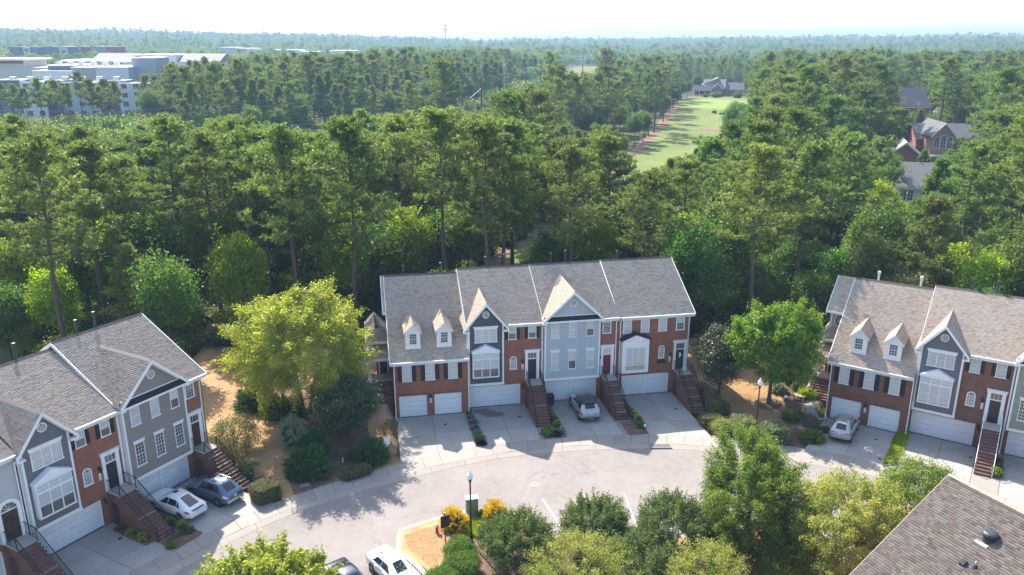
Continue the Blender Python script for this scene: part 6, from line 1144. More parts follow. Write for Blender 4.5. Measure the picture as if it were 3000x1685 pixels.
bush(7, 'juniper', 'spreading dark juniper at the edge of the dry lawn behind the near end house', 'juniper', -23.6, 68.0, 1.7, 1.4, 1.9, 'leaf_juniper', nl=6000, spiky=0.26, shape='mound', clump=0.07, ntips=200, plume=0.5)
bush(8, 'juniper', 'spreading juniper under the yellow green birch', 'juniper', -20.6, 66.2, 2.0, 1.5, 1.8, 'leaf_oak', nl=9000, spiky=0.26, shape='mound', clump=0.07, ntips=200, plume=0.5)
bush(9, 'juniper', 'low spreading dark juniper beside the white yard sign', 'juniper', -11.9, 59.9, 1.6, 1.3, 1.5, 'leaf_juniper', nl=9000, spiky=0.24, shape='mound', clump=0.06, ntips=220, plume=0.42)
bush(10, 'hedge', 'low clipped hedge along the pavement below the magnolia', 'hedge', -12.5, 57.4, 1.25, 0.65, 0.85, 'leaf_clipped', rz=0.6, nl=6000, leaf=0.07, shape='box', clump=0.04, ntips=600)
bush(11, 'hedge', 'square clipped brownish green hedge by the pavement, nearest the blue crossover', 'hedge', -18.7, 54.05, 1.05, 0.95, 1.55, 'leaf_clipped', rz=0.75, nl=10000, leaf=0.07, shape='box', clump=0.04, ntips=900)
bush(12, 'shrub', 'dark leafy shrub by the corner of the dormered end house of the middle row', 'shrub', -13.6, 67.5, 1.2, 1.2, 1.9, 'leaf_forest', nl=4000, leaf=0.15)
# ---- garden between the middle row and the street end row
bush(20, 'hedge', 'clipped dark hedge block at the foot of the end stair of the middle row', 'hedge', 17.95, 66.3, 1.0, 0.8, 1.2, 'leaf_clipped', rz=0.1, nl=7000, leaf=0.07, shape='box', clump=0.04, ntips=700)
bush(21, 'hedge', 'dark clipped hedge just behind the block at the end stair', 'hedge', 19.0, 68.0, 0.9, 1.0, 1.2, 'leaf_clipped', rz=0.4, nl=6000, leaf=0.07, shape='box', clump=0.04, ntips=700)
bush(22, 'shrub', 'loose yellowish shrub with bare twigs in front of the clipped blocks', 'shrub', 18.75, 64.9, 1.15, 0.95, 1.45, 'leaf_crape', nl=4500, leaf=0.10, shape='round', clump=0.16)
bush(23, 'hedge', 'tall variegated clipped shrub left of the street lamp', 'hedge', 20.3, 64.5, 1.0, 1.0, 1.75, 'leaf_variegated', nl=10000, leaf=0.08, shape='box', clump=0.05, ntips=900)
bush(24, 'hedge', 'variegated clipped shrub right of the street lamp, set apart', 'hedge', 22.7, 63.2, 1.02, 1.0, 1.75, 'leaf_variegated', rz=0.2, nl=10000, leaf=0.08, shape='box', clump=0.05, ntips=900)
bush(25, 'boxwood', 'little dark green bush tucked behind the street lamp post', 'bush', 21.55, 64.3, 0.5, 0.5, 0.8, 'leaf_juniper', nl=2000, leaf=0.07)
bush(26, 'perennial', 'feathery green perennials beside the drive of the champagne car', 'perennial', 26.3, 63.4, 1.05, 0.9, 1.0, 'leaf_oak', nl=2600, spiky=0.42, shape='mound', clump=0.18)
bush(27, 'perennial', 'dark ground hugging plants by the curved drive edge', 'perennial', 27.4, 65.1, 1.0, 0.9, 0.5, 'leaf_juniper', nl=3000, leaf=0.10, shape='mound')
bush(28, 'perennial', 'dark leafy perennials between the lawn and the side path', 'perennial', 25.4, 66.6, 0.9, 0.7, 0.7, 'leaf_forest', nl=1800, leaf=0.14, shape='mound', clump=0.2)
bush(29, 'perennial', 'strappy yellow green plants beside the stone bench', 'perennial', 27.8, 70.1, 0.9, 0.6, 0.9, 'leaf_lime', nl=900, spiky=0.55, shape='mound', clump=0.15)
bush(30, 'perennial', 'red flowering plants behind the bench near the side stair', 'perennial', 27.6, 71.6, 0.7, 0.6, 1.1, 'leaf_forest', nl=1500, leaf=0.13, fl=('flower_pink', 40, 0.13))
bush(31, 'perennial', 'pale strappy clump at the lawn edge behind the bench', 'perennial', 25.6, 71.4, 0.8, 0.6, 0.9, 'leaf_silver', nl=700, spiky=0.5, shape='mound', clump=0.15)
bush(32, 'shrub', 'dark evergreen shrub against the side porch of the end house', 'shrub', 27.3, 74.2, 1.3, 1.2, 2.2, 'leaf_magnolia', nl=5000, leaf=0.16)
X, Y = FR.P(-1.25, -1.35); t = empty('planter', (X, Y, 0.05)); tag(t, 'planter of yellow green foliage ringed with white stones at the house corner', 'planter')
MB().mat('edging').lathe([(0.62, -0.1), (0.62, 0.12), (0.5, 0.14), (0.5, 0.0)], 16).build('ring', t); core, fol, _ = bush_mesh(77, 0.6, 0.55, 0.55, 'leaf_crape', nl=1600, leaf=0.16, shape='mound'); link(bpy.data.objects.new('foliage', fol), t)
for i in range(7): a = 3.6+i*0.42; MB().mat('roof_white').lathe([(0.01, 0), (0.10, 0.03), (0.12, 0.1), (0.06, 0.17), (0.01, 0.18)], 7, (0.72*cos(a), 0.72*sin(a), -0.02)).build('stone', t)
# ---- planting island and the bed in front
bush(40, 'gold_shrub', 'golden feathery bush left of the utility cabinet', 'bush', -4.15, 50.2, 1.0, 0.95, 1.7, 'leaf_gold', nl=8000, spiky=0.16, shape='mound', clump=0.05, ntips=260, plume=0.25, z=-0.01)
bush(41, 'gold_shrub', 'golden feathery bush right of the utility cabinet', 'bush', -1.2, 51.3, 0.98, 0.9, 1.35, 'leaf_gold', nl=7000, spiky=0.16, shape='mound', clump=0.05, ntips=260, plume=0.25, z=-0.01)
bush(42, 'boxwood', 'small bright green bush at the side of the right golden bush', 'bush', -2.2, 51.55, 0.35, 0.35, 0.5, 'leaf_hedge', nl=1200, leaf=0.09, z=0)
bush(43, 'hedge', 'rounded glossy green hedge behind the dark flowering shrubs of the island', 'hedge', -1.15, 48.75, 1.15, 0.95, 1.35, 'leaf_box', nl=10000, leaf=0.085, z=0, ntips=500)
bush(44, 'hedge', 'bright green clipped hedge mound at the street sign', 'hedge', -3.5, 46.85, 1.15, 1.0, 1.25, 'leaf_hedge', nl=12000, leaf=0.085, z=0, ntips=600)
bush(45, 'hedge', 'bright green hedge mound running out at the front of the island', 'hedge', -3.4, 45.0, 1.45, 1.25, 1.35, 'leaf_hedge', nl=15000, leaf=0.085, z=0, ntips=700)
bush(46, 'hedge', 'bright green hedge mound nearest the white sedan bonnet', 'hedge', -4.25, 43.6, 1.3, 1.0, 1.25, 'leaf_hedge', nl=12000, leaf=0.085, z=0, ntips=600)
bush(47, 'shrub', 'dark leafed plant behind the right golden bush', 'shrub', -0.15, 50.6, 0.5, 0.5, 0.7, 'leaf_myrtle', nl=1200, leaf=0.12, z=0)
def blades(name, label, cat, poly, n, mat, h, seed, z=0.0, kind='stuff', flat=1.0):
    rg = np.random.default_rng(seed); poly = np.array(poly); lo, hi = poly.min(0), poly.max(0); P = []
    while len(P) < n:
        q = rg.uniform(lo, hi); c = False; j = len(poly)-1
        for i in range(len(poly)):
            if (poly[i][1] > q[1]) != (poly[j][1] > q[1]) and q[0] < (poly[j][0]-poly[i][0])*(q[1]-poly[i][1])/(poly[j][1]-poly[i][1])+poly[i][0]: c = not c
            j = i
        if c: P.append(q)
    P = np.array(P); b = np.column_stack([P, np.full(n, z) if z is not None else np.array([hgt(q[0], q[1])+0.03 for q in P])]); a = rg.uniform(0, 6.28, n); d = np.column_stack([np.cos(a)*0.5, np.sin(a)*0.5, np.ones(n)*flat])*(h*rg.uniform(0.6, 1.2, n))[:, None]; w = np.column_stack([-np.sin(a), np.cos(a), np.zeros(n)])*0.022
    tip = b+d*np.array([1.3, 1.3, 0.85]); V = np.stack([b-w, b+w, b+d*0.6+w, tip], 1).reshape(-1, 3)
    o = link(bpy.data.objects.new(name, fast_mesh(name, V, np.arange(n*4).reshape(-1, 4), [mat], rg.uniform(0, 1, n)))); tag(o, label, cat, kind=kind); return o
blades('ornamental_grass', 'bright green grassy ground cover between the golden bushes and the lamp', 'grass', [(-3.4, 50.6), (-1.7, 51.3), (-0.5, 50.4), (-1.4, 49.4), (-2.3, 48.9), (-3.2, 49.3)], 6000, 'leaf_liriope', 0.34, 5)
blades('ornamental_grass', 'bright yellow green grassy strip between two drives of the street end row', 'grass', [FR.P(5.5, -0.95), FR.P(6.3, -0.05), FR.P(6.35, -6.3), FR.P(5.5, -7.2)], 9000, 'leaf_liriope', 0.36, 6, z=-0.05)
LB = [(-19.6, 52.8), (-17.5, 55), (-18.3, 60), (-19.8, 64), (-24.5, 70), (-23, 74), (-28, 82), (-33, 82), (-27, 68), (-22.6, 58), (-21, 54)]
blades('dry_grass', 'dry straw coloured grass of the lawn beside the near end house', 'grass', LB, 16000, 'grass_dry', 0.13, 7, z=None, flat=0.22)
blades('dry_grass', 'dry grass of the lawn strip at the corner of the dormered end house', 'grass', [(-11.0, 58.8), (-9.3, 59.8), FM.P(-0.85, -7.0), FM.P(-0.85, -2), (-12.2, 64)], 5000, 'grass_dry', 0.13, 8, z=None, flat=0.22)
blades('dry_grass', 'dry golden grass around the maple', 'grass', [(19.8, 66), (23, 65.2), (25, 67.4), (25.4, 71), (26, 76), (20, 76), (20.2, 71)], 11000, 'grass_dry', 0.13, 9, z=None, flat=0.22)
blades('dry_grass', 'dry patchy grass on the planting island', 'grass', [(-5.0, 45.2), (-7.0, 47.6), (-7.6, 49.2), (-6.4, 50.0), (-4.6, 50.9), (-4.2, 49), (-4.9, 47)], 7000, 'grass_dry', 0.10, 10, z=-0.01, flat=0.22)
blades('pine_straw', 'brown litter lying in the mulch bed under the birch and magnolia', 'litter', [(-16.4, 56.2), (-11.6, 58.9), (-11.6, 60.5), (-12.8, 64.0), (-13.6, 69.0), (-16.0, 73.5), (-22.3, 73.5), (-24.2, 70.0), (-21.2, 66.2), (-19, 63.9), (-17.8, 60.5)], 16000, 'litter', 0.10, 11, z=None, flat=0.2)
blades('pine_straw', 'brown litter lying in the mulch bed by the side stair and bench', 'litter', [(18.6, 64.2), (24.8, 62.3), (26.2, 63.2), (28.0, 66.3), (26.6, 67.7), (28.3, 71.5), (28.6, 74.6), (26.0, 73.6), (25.6, 70.5), (25.2, 67.2), (23.2, 65.0), (19.5, 65.4)], 9000, 'litter', 0.10, 12, z=None, flat=0.2)
# ---- small plants along drives and stairs
small = [
 (FM, 6.08, -1.35, 0.25, 0.3, 'leaf_oak', 'small green tuft by the wall at the head of the lavender strip'), (FM, 6.12, -2.2, 0.38, 0.5, 'leaf_lavender', 'grey lavender clump nearest the garage in the strip between two drives'), (FM, 6.2, -3.2, 0.45, 0.55, 'leaf_lavender', 'second grey lavender clump from the garage in the strip'),
 (FM, 6.22, -4.3, 0.45, 0.5, 'leaf_lavender', 'third grey lavender clump in the strip between the drives'), (FM, 6.3, -5.3, 0.42, 0.45, 'leaf_lavender', 'grey lavender clump next to the tuft of ornamental grass'), (FM, 6.3, -6.7, 0.55, 0.75, 'leaf_oak', 'tuft of ornamental grass at the street end of the lavender strip'), (FM, 6.4, -7.3, 0.25, 0.3, 'leaf_purple', 'dark purple plant in front of the ornamental grass tuft'),
 (FM, 13.45, -2.3, 0.3, 0.55, 'leaf_crape', 'small yellow green bush highest beside the first brick stair'), (FM, 13.5, -3.2, 0.3, 0.55, 'leaf_crape', 'yellow green bush halfway down the first brick stair'), (FM, 13.55, -4.1, 0.32, 0.55, 'leaf_rust', 'rusty toned bush beside the lower steps of the first brick stair'), (FM, 13.6, -5.2, 0.36, 0.7, 'leaf_crape', 'yellowish clipped bush at the foot of the first brick stair'),
 (FM, 12.45, -6.55, 0.62, 0.75, 'leaf_box', 'large leafed green clump in the bed at the foot of the first brick stair'), (FM, 13.1, -6.9, 0.35, 0.4, 'leaf_purple', 'dark purple plant next to the large leafed green clump'), (FM, 13.65, -6.4, 0.4, 0.55, 'leaf_silver', 'silvery plant at the corner of the bed by the off-road car'),
 (FM, 20.75, -2.0, 0.3, 0.6, 'leaf_juniper', 'dark bush highest beside the red door stair'), (FM, 20.8, -2.9, 0.3, 0.6, 'leaf_hedge', 'green bush beside the middle of the red door stair'), (FM, 20.85, -3.7, 0.32, 0.6, 'leaf_hedge', 'green bush lower down the red door stair'), (FM, 20.95, -4.7, 0.38, 0.75, 'leaf_crape', 'yellow green ball bush beside the foot of the red door stair'), (FM, 21.0, -5.8, 0.45, 0.85, 'leaf_crape', 'yellow green ball bush at the top of the edged bed'), (FM, 20.95, -6.7, 0.42, 0.6, 'leaf_box', 'green bush inside the edged bed by the garden light'),
 (FL, 11.4, -1.5, 0.3, 0.55, 'leaf_rust', 'flowering bush nearest the wide garage door of the near row'), (FL, 11.38, -2.6, 0.34, 0.55, 'leaf_crape', 'pale bush in the middle of the three by the near stair wall'), (FL, 11.38, -3.9, 0.36, 0.6, 'leaf_crape', 'pale bush lowest of the three by the near stair wall'), (FL, 13.35, -2.2, 0.3, 0.6, 'leaf_crape', 'small bush high beside the white fastback car'), (FL, 13.45, -3.1, 0.32, 0.65, 'leaf_hedge', 'green bush beside the rear wheel of the white fastback car'), (FL, 13.55, -4.2, 0.34, 0.65, 'leaf_hedge', 'green bush just behind the white fastback car'), (FL, 13.75, -5.1, 0.36, 0.7, 'leaf_crape', 'yellowish bush at the top of the edged bed of the near row'), (FL, 13.6, -5.9, 0.4, 0.4, 'leaf_juniper', 'low dark plant in the edged bed of the near row'), (FL, 11.75, -6.3, 0.3, 0.4, 'leaf_box', 'low green plant at the near corner of the edged bed'),
 (FL, 5.7, -1.9, 0.35, 0.6, 'leaf_crape', 'bush beside the shaded stair of the pale sided house'), (FL, 5.75, -3.2, 0.35, 0.6, 'leaf_rust', 'rusty bush lower down the shaded stair of the pale sided house'),
 (FR, 13.35, -2.0, 0.35, 0.5, 'leaf_box', 'dark bush highest beside the stair with sunlit-painted rails'), (FR, 13.35, -3.2, 0.38, 0.55, 'leaf_rust', 'rust orange bush beside the stair with sunlit-painted rails'), (FR, 13.3, -4.4, 0.6, 0.8, 'leaf_liriope', 'bright yellow green bush at the foot of the stair with sunlit-painted rails')]
for i, (f, x, y, r, h, mt, lb) in enumerate(small):
    X, Y = f.P(x, y); sp = 0.0
    if 'tuft' in lb: sp = 0.5
    if 'lavender' in lb: sp = 0.28
    bush(200+i, 'small_bush', lb, 'plant', X, Y, r, r, h, mt, z=-0.02, nl=900 if not sp else 420, leaf=0.10 if 'large' not in lb else 0.2, clump=0.05, ntips=90, spiky=sp, shape='round' if not sp else 'mound')
def bed(f, x0, x1, y0, y1, name, label):
    t = empty(name, (*f.P((x0+x1)/2, (y0+y1)/2), 0), f.a); tag(t, label, 'planting bed'); a, b = (x1-x0)/2, (y0-y1)/2; MB().mat('mulch').box(-a, a, -b, b, -0.2, 0.035).build('soil', t); q = random.Random(int(x0*10))
    for (p0, p1) in (((-a, -b), (a, -b)), ((-a, b), (a, b)), ((-a, -b), (-a, b)), ((a, -b), (a, b))):
        L = sqrt((p1[0]-p0[0])**2+(p1[1]-p0[1])**2); n = max(2, int(L/0.28))
        for i in range(n):
            c = (p0[0]+(p1[0]-p0[0])*(i+.5)/n, p0[1]+(p1[1]-p0[1])*(i+.5)/n); hx, hy = (L/n/2-0.012, 0.06) if p0[1] == p1[1] else (0.06, L/n/2-0.012); MB().mat('edging').box(c[0]-hx, c[0]+hx, c[1]-hy, c[1]+hy, -0.1, 0.075+q.uniform(-.015, .015)).build('edging_brick', t)
bed(FM, 19.45, 21.15, -6.0, -7.9, 'planting_bed', 'brick edged mulch bed between the red door stair and the end drive'); bed(FM, 12.0, 13.85, -6.0, -7.3, 'planting_bed', 'brick edged bed at the foot of the first brick stair'); bed(FM, 5.9, 6.42, -1.2, -7.5, 'planting_bed', 'narrow edged lavender strip between two drives'); bed(FL, 11.8, 13.95, -5.3, -6.8, 'planting_bed', 'brick edged mulch bed at the foot of the near row stair'); bed(FL, 11.08, 11.66, -1.0, -4.6, 'planting_bed', 'narrow bed along the near stair wall'); bed(FM, 13.2, 13.9, -1.0, -5.6, 'planting_bed', 'narrow bed between the first brick stair and the off-road car'); bed(FM, 20.55, 21.15, -1.2, -5.6, 'planting_bed', 'narrow bed between the red door stair and the end drive')
for f, x0, x1 in ((FM, 19.3, 20.3), (FL, 12.0, 13.0)):
    X, Y = f.P((x0+x1)/2, -5.75); t = empty('iron_fence', (X, Y, 0), f.a); tag(t, 'short black iron fence at the foot of the '+('red door stair' if f is FM else 'near row stair'), 'fence'); k = MB().mat('iron').bar((-.6, 0, 0.85), (.6, 0, 0.85), 0.04).bar((-.6, 0, 0.12), (.6, 0, 0.12), 0.03); k.build('rail', t); k = MB().mat('iron')
    for i in range(11): k.bar((-.6+.12*i, 0, 0), (-.6+.12*i, 0, 0.9), 0.022)
    o = k.build('picket', t); o['kind'] = 'stuff'
# ---- specimen trees
def tree(name, label, cat, loc, flowers=None, fseed=0, **kw):
    tr, cr = make_broadleaf(**kw); r = plant(name, tr, cr, loc, label, cat)
    if flowers:
        rg = np.random.default_rng(fseed); me = cr; co = np.empty(len(me.vertices)*3, np.float32); me.vertices.foreach_get('co', co); co = co.reshape(-1, 3); P = co[rg.integers(0, len(co), flowers[1])]*1.02; V, F = leaf_quads(P, flowers[2], rg, 0.6, 0.9); link(bpy.data.objects.new('blossom', fast_mesh('blossom', V, F, [flowers[0]], rg.uniform(0, 1, flowers[1]))), r)
    return r
gz = lambda x, y: hgt(x, y)
tree('birch_tree', 'large yellow green birch with several trunks between the near and middle rows', 'tree', (-18.7, 66.6, gz(-18.7, 66.6)), seed=11, shoot=0.9, rise=0.0, h=12.9, rx=6.5, base=1.0, nl=85000, leaf=0.21, ntips=380, mat='leaf_birch', trunk_r=0.26, clump=0.34, stems=3, bark='bark_birch', bottom=-0.85, lobes=14)
tree('magnolia_tree', 'dark glossy magnolia with white flowers before the dormered end house', 'tree', (-14.1, 62.6, gz(-14.1, 62.6)), seed=12, h=6.2, rx=3.1, base=0.7, nl=26000, leaf=0.17, ntips=420, mat='leaf_magnolia', trunk_r=0.16, clump=0.28, bottom=-0.95, lobes=9, flowers=('flower_white', 26, 0.24))
tree('maple_tree', 'bright green maple on the lawn between the middle and street end rows', 'tree', (23.98, 69.1, gz(23.98, 69.1)), seed=13, shoot=0.8, rise=0.5, h=10.8, rx=4.5, base=1.2, nl=42000, leaf=0.23, ntips=230, mat='leaf_maple', trunk_r=0.2, clump=0.30, lobes=14, bottom=-0.85)
tree('magnolia_tree', 'dark magnolia with bronze leaf backs at the end stair of the middle row', 'tree', (19.75, 70.8, gz(19.75, 70.8)), seed=14, h=7.2, rx=2.7, base=0.8, nl=24000, leaf=0.18, ntips=380, mat='leaf_magnolia_brown', trunk_r=0.15, clump=0.30, bottom=-0.9)
tree('oak_tree', 'tall willow-leaved oak in the bed beside the parking lines', 'tree', (16.1, 47.9, 0), seed=15, shoot=0.95, rise=0.35, h=8.8, rx=4.1, base=-1.2, nl=95000, leaf=0.18, ntips=240, mat='leaf_oak', trunk_r=0.18, clump=0.28, aspect=0.32, lobes=10, bottom=-0.9)
tree('crape_tree', 'round yellow green tree left of the corner house roof', 'tree', (21.6, 44.6, 0), seed=16, shoot=0.55, rise=0.35, h=7.2, rx=4.5, base=0.2, nl=62000, leaf=0.14, ntips=360, mat='leaf_crape', trunk_r=0.12, clump=0.26, stems=4, bark='bark_birch', lobes=10, bottom=-0.7, splay=0.4)
tree('crape_tree', 'fine leaved green tree rising behind the corner of the house roof', 'tree', (27.2, 47.6, 0), seed=17, shoot=0.55, rise=0.35, h=6.4, rx=3.4, base=1.4, nl=32000, leaf=0.13, ntips=420, mat='leaf_oak', trunk_r=0.12, clump=0.26, stems=3, lobes=9, splay=0.4)
tree('lime_tree', 'lime green tree reaching into the frame before the navy sedan', 'tree', (-13.6, 37.6, 0), seed=18, shoot=1.0, rise=0.55, h=6.5, rx=3.8, base=1.6, nl=40000, leaf=0.21, ntips=170, mat='leaf_pale_lime', trunk_r=0.16, clump=0.24, lobes=12)
tree('crape_myrtle', 'dark green myrtle left of the foreground, behind the hedge mounds', 'shrub', (0.5, 45.9, 0), seed=19, shoot=0.75, rise=0.85, h=3.4, rx=2.8, base=0.2, nl=34000, leaf=0.12, ntips=330, mat='leaf_myrtle', trunk_r=0.06, clump=0.13, stems=5, lobes=16, up=0.3)
tree('crape_myrtle', 'dark green myrtle with upright shoots before the parking lines', 'shrub', (5.6, 48.1, 0), seed=20, shoot=0.75, rise=0.85, h=3.3, rx=2.6, base=0.2, nl=34000, leaf=0.12, ntips=330, mat='leaf_myrtle', trunk_r=0.06, clump=0.12, stems=5, lobes=18, up=0.3)
tree('crape_myrtle', 'dark green myrtle just left of the willow-leaved oak', 'shrub', (10.9, 47.2, 0), seed=21, shoot=0.75, rise=0.85, h=4.2, rx=2.8, base=0.3, nl=34000, leaf=0.12, ntips=330, mat='leaf_myrtle', trunk_r=0.06, clump=0.13, stems=5, lobes=18, up=0.3)
tree('crape_myrtle', 'pale yellow green myrtle low in the foreground middle', 'shrub', (4.3, 43.3, 0), seed=22, shoot=0.55, rise=0.35, h=3.7, rx=3.9, base=0.2, nl=30000, leaf=0.10, ntips=460, mat='leaf_crape', trunk_r=0.06, clump=0.2, stems=5, lobes=14)
tree('crape_myrtle', 'pale yellow green myrtle in the foreground right of the middle', 'shrub', (12.0, 42.3, 0), seed=23, shoot=0.55, rise=0.35, h=3.6, rx=2.9, base=0.2, nl=24000, leaf=0.10, ntips=420, mat='leaf_crape', trunk_r=0.06, clump=0.2, stems=5, lobes=14)
tree('crape_myrtle', 'green myrtle between the two pale ones in the foreground', 'shrub', (8.2, 44.6, 0), seed=24, shoot=0.75, rise=0.85, h=3.1, rx=2.5, base=0.2, nl=16000, leaf=0.11, ntips=320, mat='leaf_myrtle', trunk_r=0.06, clump=0.14, stems=5, lobes=14)
tree('crape_myrtle', 'low green shrub under the willow-leaved oak', 'shrub', (17.6, 44.6, 0), seed=25, shoot=0.55, rise=0.35, h=2.4, rx=2.2, base=0.2, nl=14000, leaf=0.12, ntips=320, mat='leaf_oak', trunk_r=0.06, clump=0.2, stems=5, lobes=14)
tree('crape_myrtle', 'dark low myrtle in the shade under the right side of the willow-leaved oak', 'shrub', (19.0, 47.7, 0), seed=27, shoot=0.6, rise=0.5, h=2.6, rx=2.2, base=0.0, nl=16000, leaf=0.12, ntips=260, mat='leaf_myrtle', trunk_r=0.06, clump=0.14, stems=5, lobes=14)
tree('crape_myrtle', 'dark low myrtle at the parking edge under the left side of the willow-leaved oak', 'shrub', (13.6, 48.2, 0), seed=28, shoot=0.6, rise=0.5, h=2.4, rx=2.0, base=0.0, nl=14000, leaf=0.12, ntips=240, mat='leaf_myrtle', trunk_r=0.06, clump=0.14, stems=5, lobes=14)
tree('crape_myrtle', 'green shrub at the foot of the round yellow green tree by the parking bed edge', 'shrub', (24.0, 47.6, 0), seed=29, shoot=0.6, rise=0.4, h=2.6, rx=2.2, base=0.0, nl=14000, leaf=0.12, ntips=240, mat='leaf_oak', trunk_r=0.06, clump=0.14, stems=5, lobes=14)
bush(60, 'hedge', 'bright green clipped hedge between the two dark myrtles at the parking edge', 'hedge', 8.6, 48.5, 1.1, 0.7, 1.15, 'leaf_hedge', nl=8000, leaf=0.09, shape='round', z=0)
tree('crape_myrtle', 'pink flowering myrtle behind the roof of the street end row', 'shrub', (42.5, 83.5, gz(42.5, 83.5)), seed=26, h=9.0, rx=4.2, base=1.5, nl=22000, leaf=0.20, ntips=360, mat='leaf_olive', trunk_r=0.1, clump=0.45, stems=4, lobes=12, flowers=('flower_pink', 110, 0.30), fseed=4)
# ------------------------------------------------------------------ woods
def proj(x, y, z):
    d = y*cos(PITCH)-(z-CAM_H)*sin(PITCH); u = y*sin(PITCH)+(z-CAM_H)*cos(PITCH); return 1500+FPX*x/d, 842.5-FPX*u/d
def inpoly(x, y, P):
    c = False; j = len(P)-1
    for i in range(len(P)):
        if (P[i][1] > y) != (P[j][1] > y) and x < (P[j][0]-P[i][0])*(y-P[i][1])/(P[j][1]-P[i][1])+P[i][0]: c = not c
        j = i
    return c
FAIR = [(x-2, y) for x, y in FWL]+[(x+1, y) for x, y in FWR[::-1]]
CX, CY = [p[0] for p in CORR], [p[1] for p in CORR]
corx = lambda y: float(np.interp(y, CY, CX))
HOUSES = [(112, 213, 17), (83, 166, 13), (93, 192, 12), (122, 226, 10), (160, 331, 20), (218, 480, 16), (118, 500, 26)]
# skyline of the near wood in the photograph's frame: no near tree rises above it
LX = [0, 60, 180, 260, 330, 420, 480, 560, 640, 700, 800, 900, 1000, 1060, 1130, 1250, 1330, 1400, 1450, 1500, 1560, 1620, 1700, 1760, 1830, 1870, 1930, 2000, 2060, 2110, 2170, 2230, 2300, 2476, 2560, 2655, 2750, 2820, 2850, 2880, 2950, 3100]
LY = [368, 352, 400, 390, 420, 380, 362, 395, 350, 342, 400, 380, 372, 348, 352, 308, 352, 356, 320, 250, 250, 330, 385, 385, 400, 470, 420, 440, 425, 400, 360, 340, 330, 346, 380, 392, 454, 430, 300, 300, 340, 300]
PV = [make_pine(100+i, h, bare=b, spread=s, n=n, conical=c) for i, (h, b, s, n, c) in enumerate([(24, .52, 5.0, 30, 0), (22, .44, 4.8, 34, 0), (25, .60, 4.5, 26, 0), (20, .40, 4.4, 34, 0.2), (23, .50, 5.6, 28, 0), (26, .56, 4.9, 30, 0), (18, .20, 4.0, 44, .5), (21, .46, 5.0, 31, 0)])]
PH = [24, 22, 25, 20, 23, 26, 18, 21]
BV = [make_broadleaf(300+i, h, rx, base, nl=n, leaf=lf, ntips=nt, clump=cl, lobes=9, mat=m, trunk_r=0.16) for i, (h, rx, base, n, lf, nt, cl, m) in enumerate([(13, 4.0, 2.5, 12000, .32, 240, .55, 'leaf_forest'), (11, 3.6, 1.5, 11000, .30, 220, .5, 'leaf_forest'), (15, 3.8, 3.5, 12000, .32, 240, .55, 'leaf_forest'), (9, 3.2, 0.8, 10000, .28, 200, .45, 'leaf_forest'), (12, 3.0, 2.0, 11000, .30, 220, .45, 'leaf_lime')])]
BH = [13, 11, 15, 9, 12]
R_ = random.Random(17); placed = []; grid = {}
def free(x, y, d):
    a, b = int(x//6), int(y//6)
    for i in range(a-2, a+3):
        for j in range(b-2, b+3):
            for (u, v, e) in grid.get((i, j), ()):
                if (u-x)**2+(v-y)**2 < ((d+e)/2)**2: return False
    return True
def mark(x, y, d): grid.setdefault((int(x//6), int(y//6)), []).append((x, y, d))
def blocked(x, y):
    if footprint(x, y) > -3.0 or inpoly(x, y, FAIR) or abs(x-corx(y)) < (19 if y < 300 else 24) and 90 < y < 1000: return True
    if y < 88+0.0 and (-33 < x < 46) and not (y > 84 and (x < -14 or x > 12)): return True
    if y < ysw(x)+22 and -60 < x < 50: return True
    for a, b, r in HOUSES:
        if (x-a)**2+(y-b)**2 < r*r: return True
    return False
WEST = lambda x, y: x < corx(y)
trees = []
def put(kind, v, x, y, s, d, zone): trees.append([kind, v, x, y, s, zone]); mark(x, y, d)
# trees that stand out in the photograph: (x, y, height)
key = []
WIN = [(1845, 1925, 515, 205), (2650, 2790, 580, 163), (2755, 2850, 440, 212), (2635, 2745, 322, 328), (1340, 1425, 338, 330), (1455, 1480, 285, 330), (1520, 1580, 250, 388), (1690, 1750, 212, 700), (1640, 1660, 195, 900), (2070, 2190, 290, 480)]
def winlimit(px, y, r):                                    # things seen through the wood in the photograph stay in view
    lim = -999
    for a, b, l, ym in WIN:
        if y < ym and a-r < px < b+r: lim = max(lim, l)
    return lim
for px, top, t in [(250, 390, 108), (490, 362, 112), (690, 420, 100), (715, 400, 104), (860, 420, 112), (1075, 348, 118), (1418, 395, 112), (1500, 372, 104), (1760, 384, 118), (1655, 560, 108), (2010, 480, 104), (2180, 430, 112), (2470, 420, 118), (2760, 470, 108), (2900, 430, 112), (60, 365, 118), (330, 720, 80), (2330, 760, 104)]:
    x = (px-1500)/FPX*t; y = t*1.0; h = CAM_H-(top-842.5)/FPX*0  # placeholder, height solved below
    lo, hi = 4.0, 30.0
    for _ in range(30):
        m = (lo+hi)/2
        if proj(x, y, m+hgt(x, y))[1] > top: lo = m
        else: hi = m
    key.append((x, y, lo))
for x, y, h in key:
    if blocked(x, y): continue
    v = R_.choice([0, 2, 4, 5]) if h > 17 else 6; put('pine', v, x, y, h/PH[v], 7, 'near')
for px, top, t, k in [(970, 560, 96, 4), (1000, 640, 92, 4), (1190, 590, 97, 4), (1110, 640, 95, 2), (1150, 680, 93, 1), (2560, 640, 104, 4), (2600, 570, 112, 4), (2870, 520, 118, 0), (40, 850, 84, 4), (2950, 700, 100, 0), (2700, 690, 99, 0), (150, 720, 90, 0), (480, 870, 84, 1)]:
    x = (px-1500)/FPX*t; y = t; lo, hi = 3.0, 24.0
    for _ in range(30):
        m = (lo+hi)/2
        if proj(x, y, m+hgt(x, y))[1] > top: lo = m
        else: hi = m
    if not blocked(x, y): put('broad', k, x, y, lo/BH[k], 5, 'near')
tries = 0
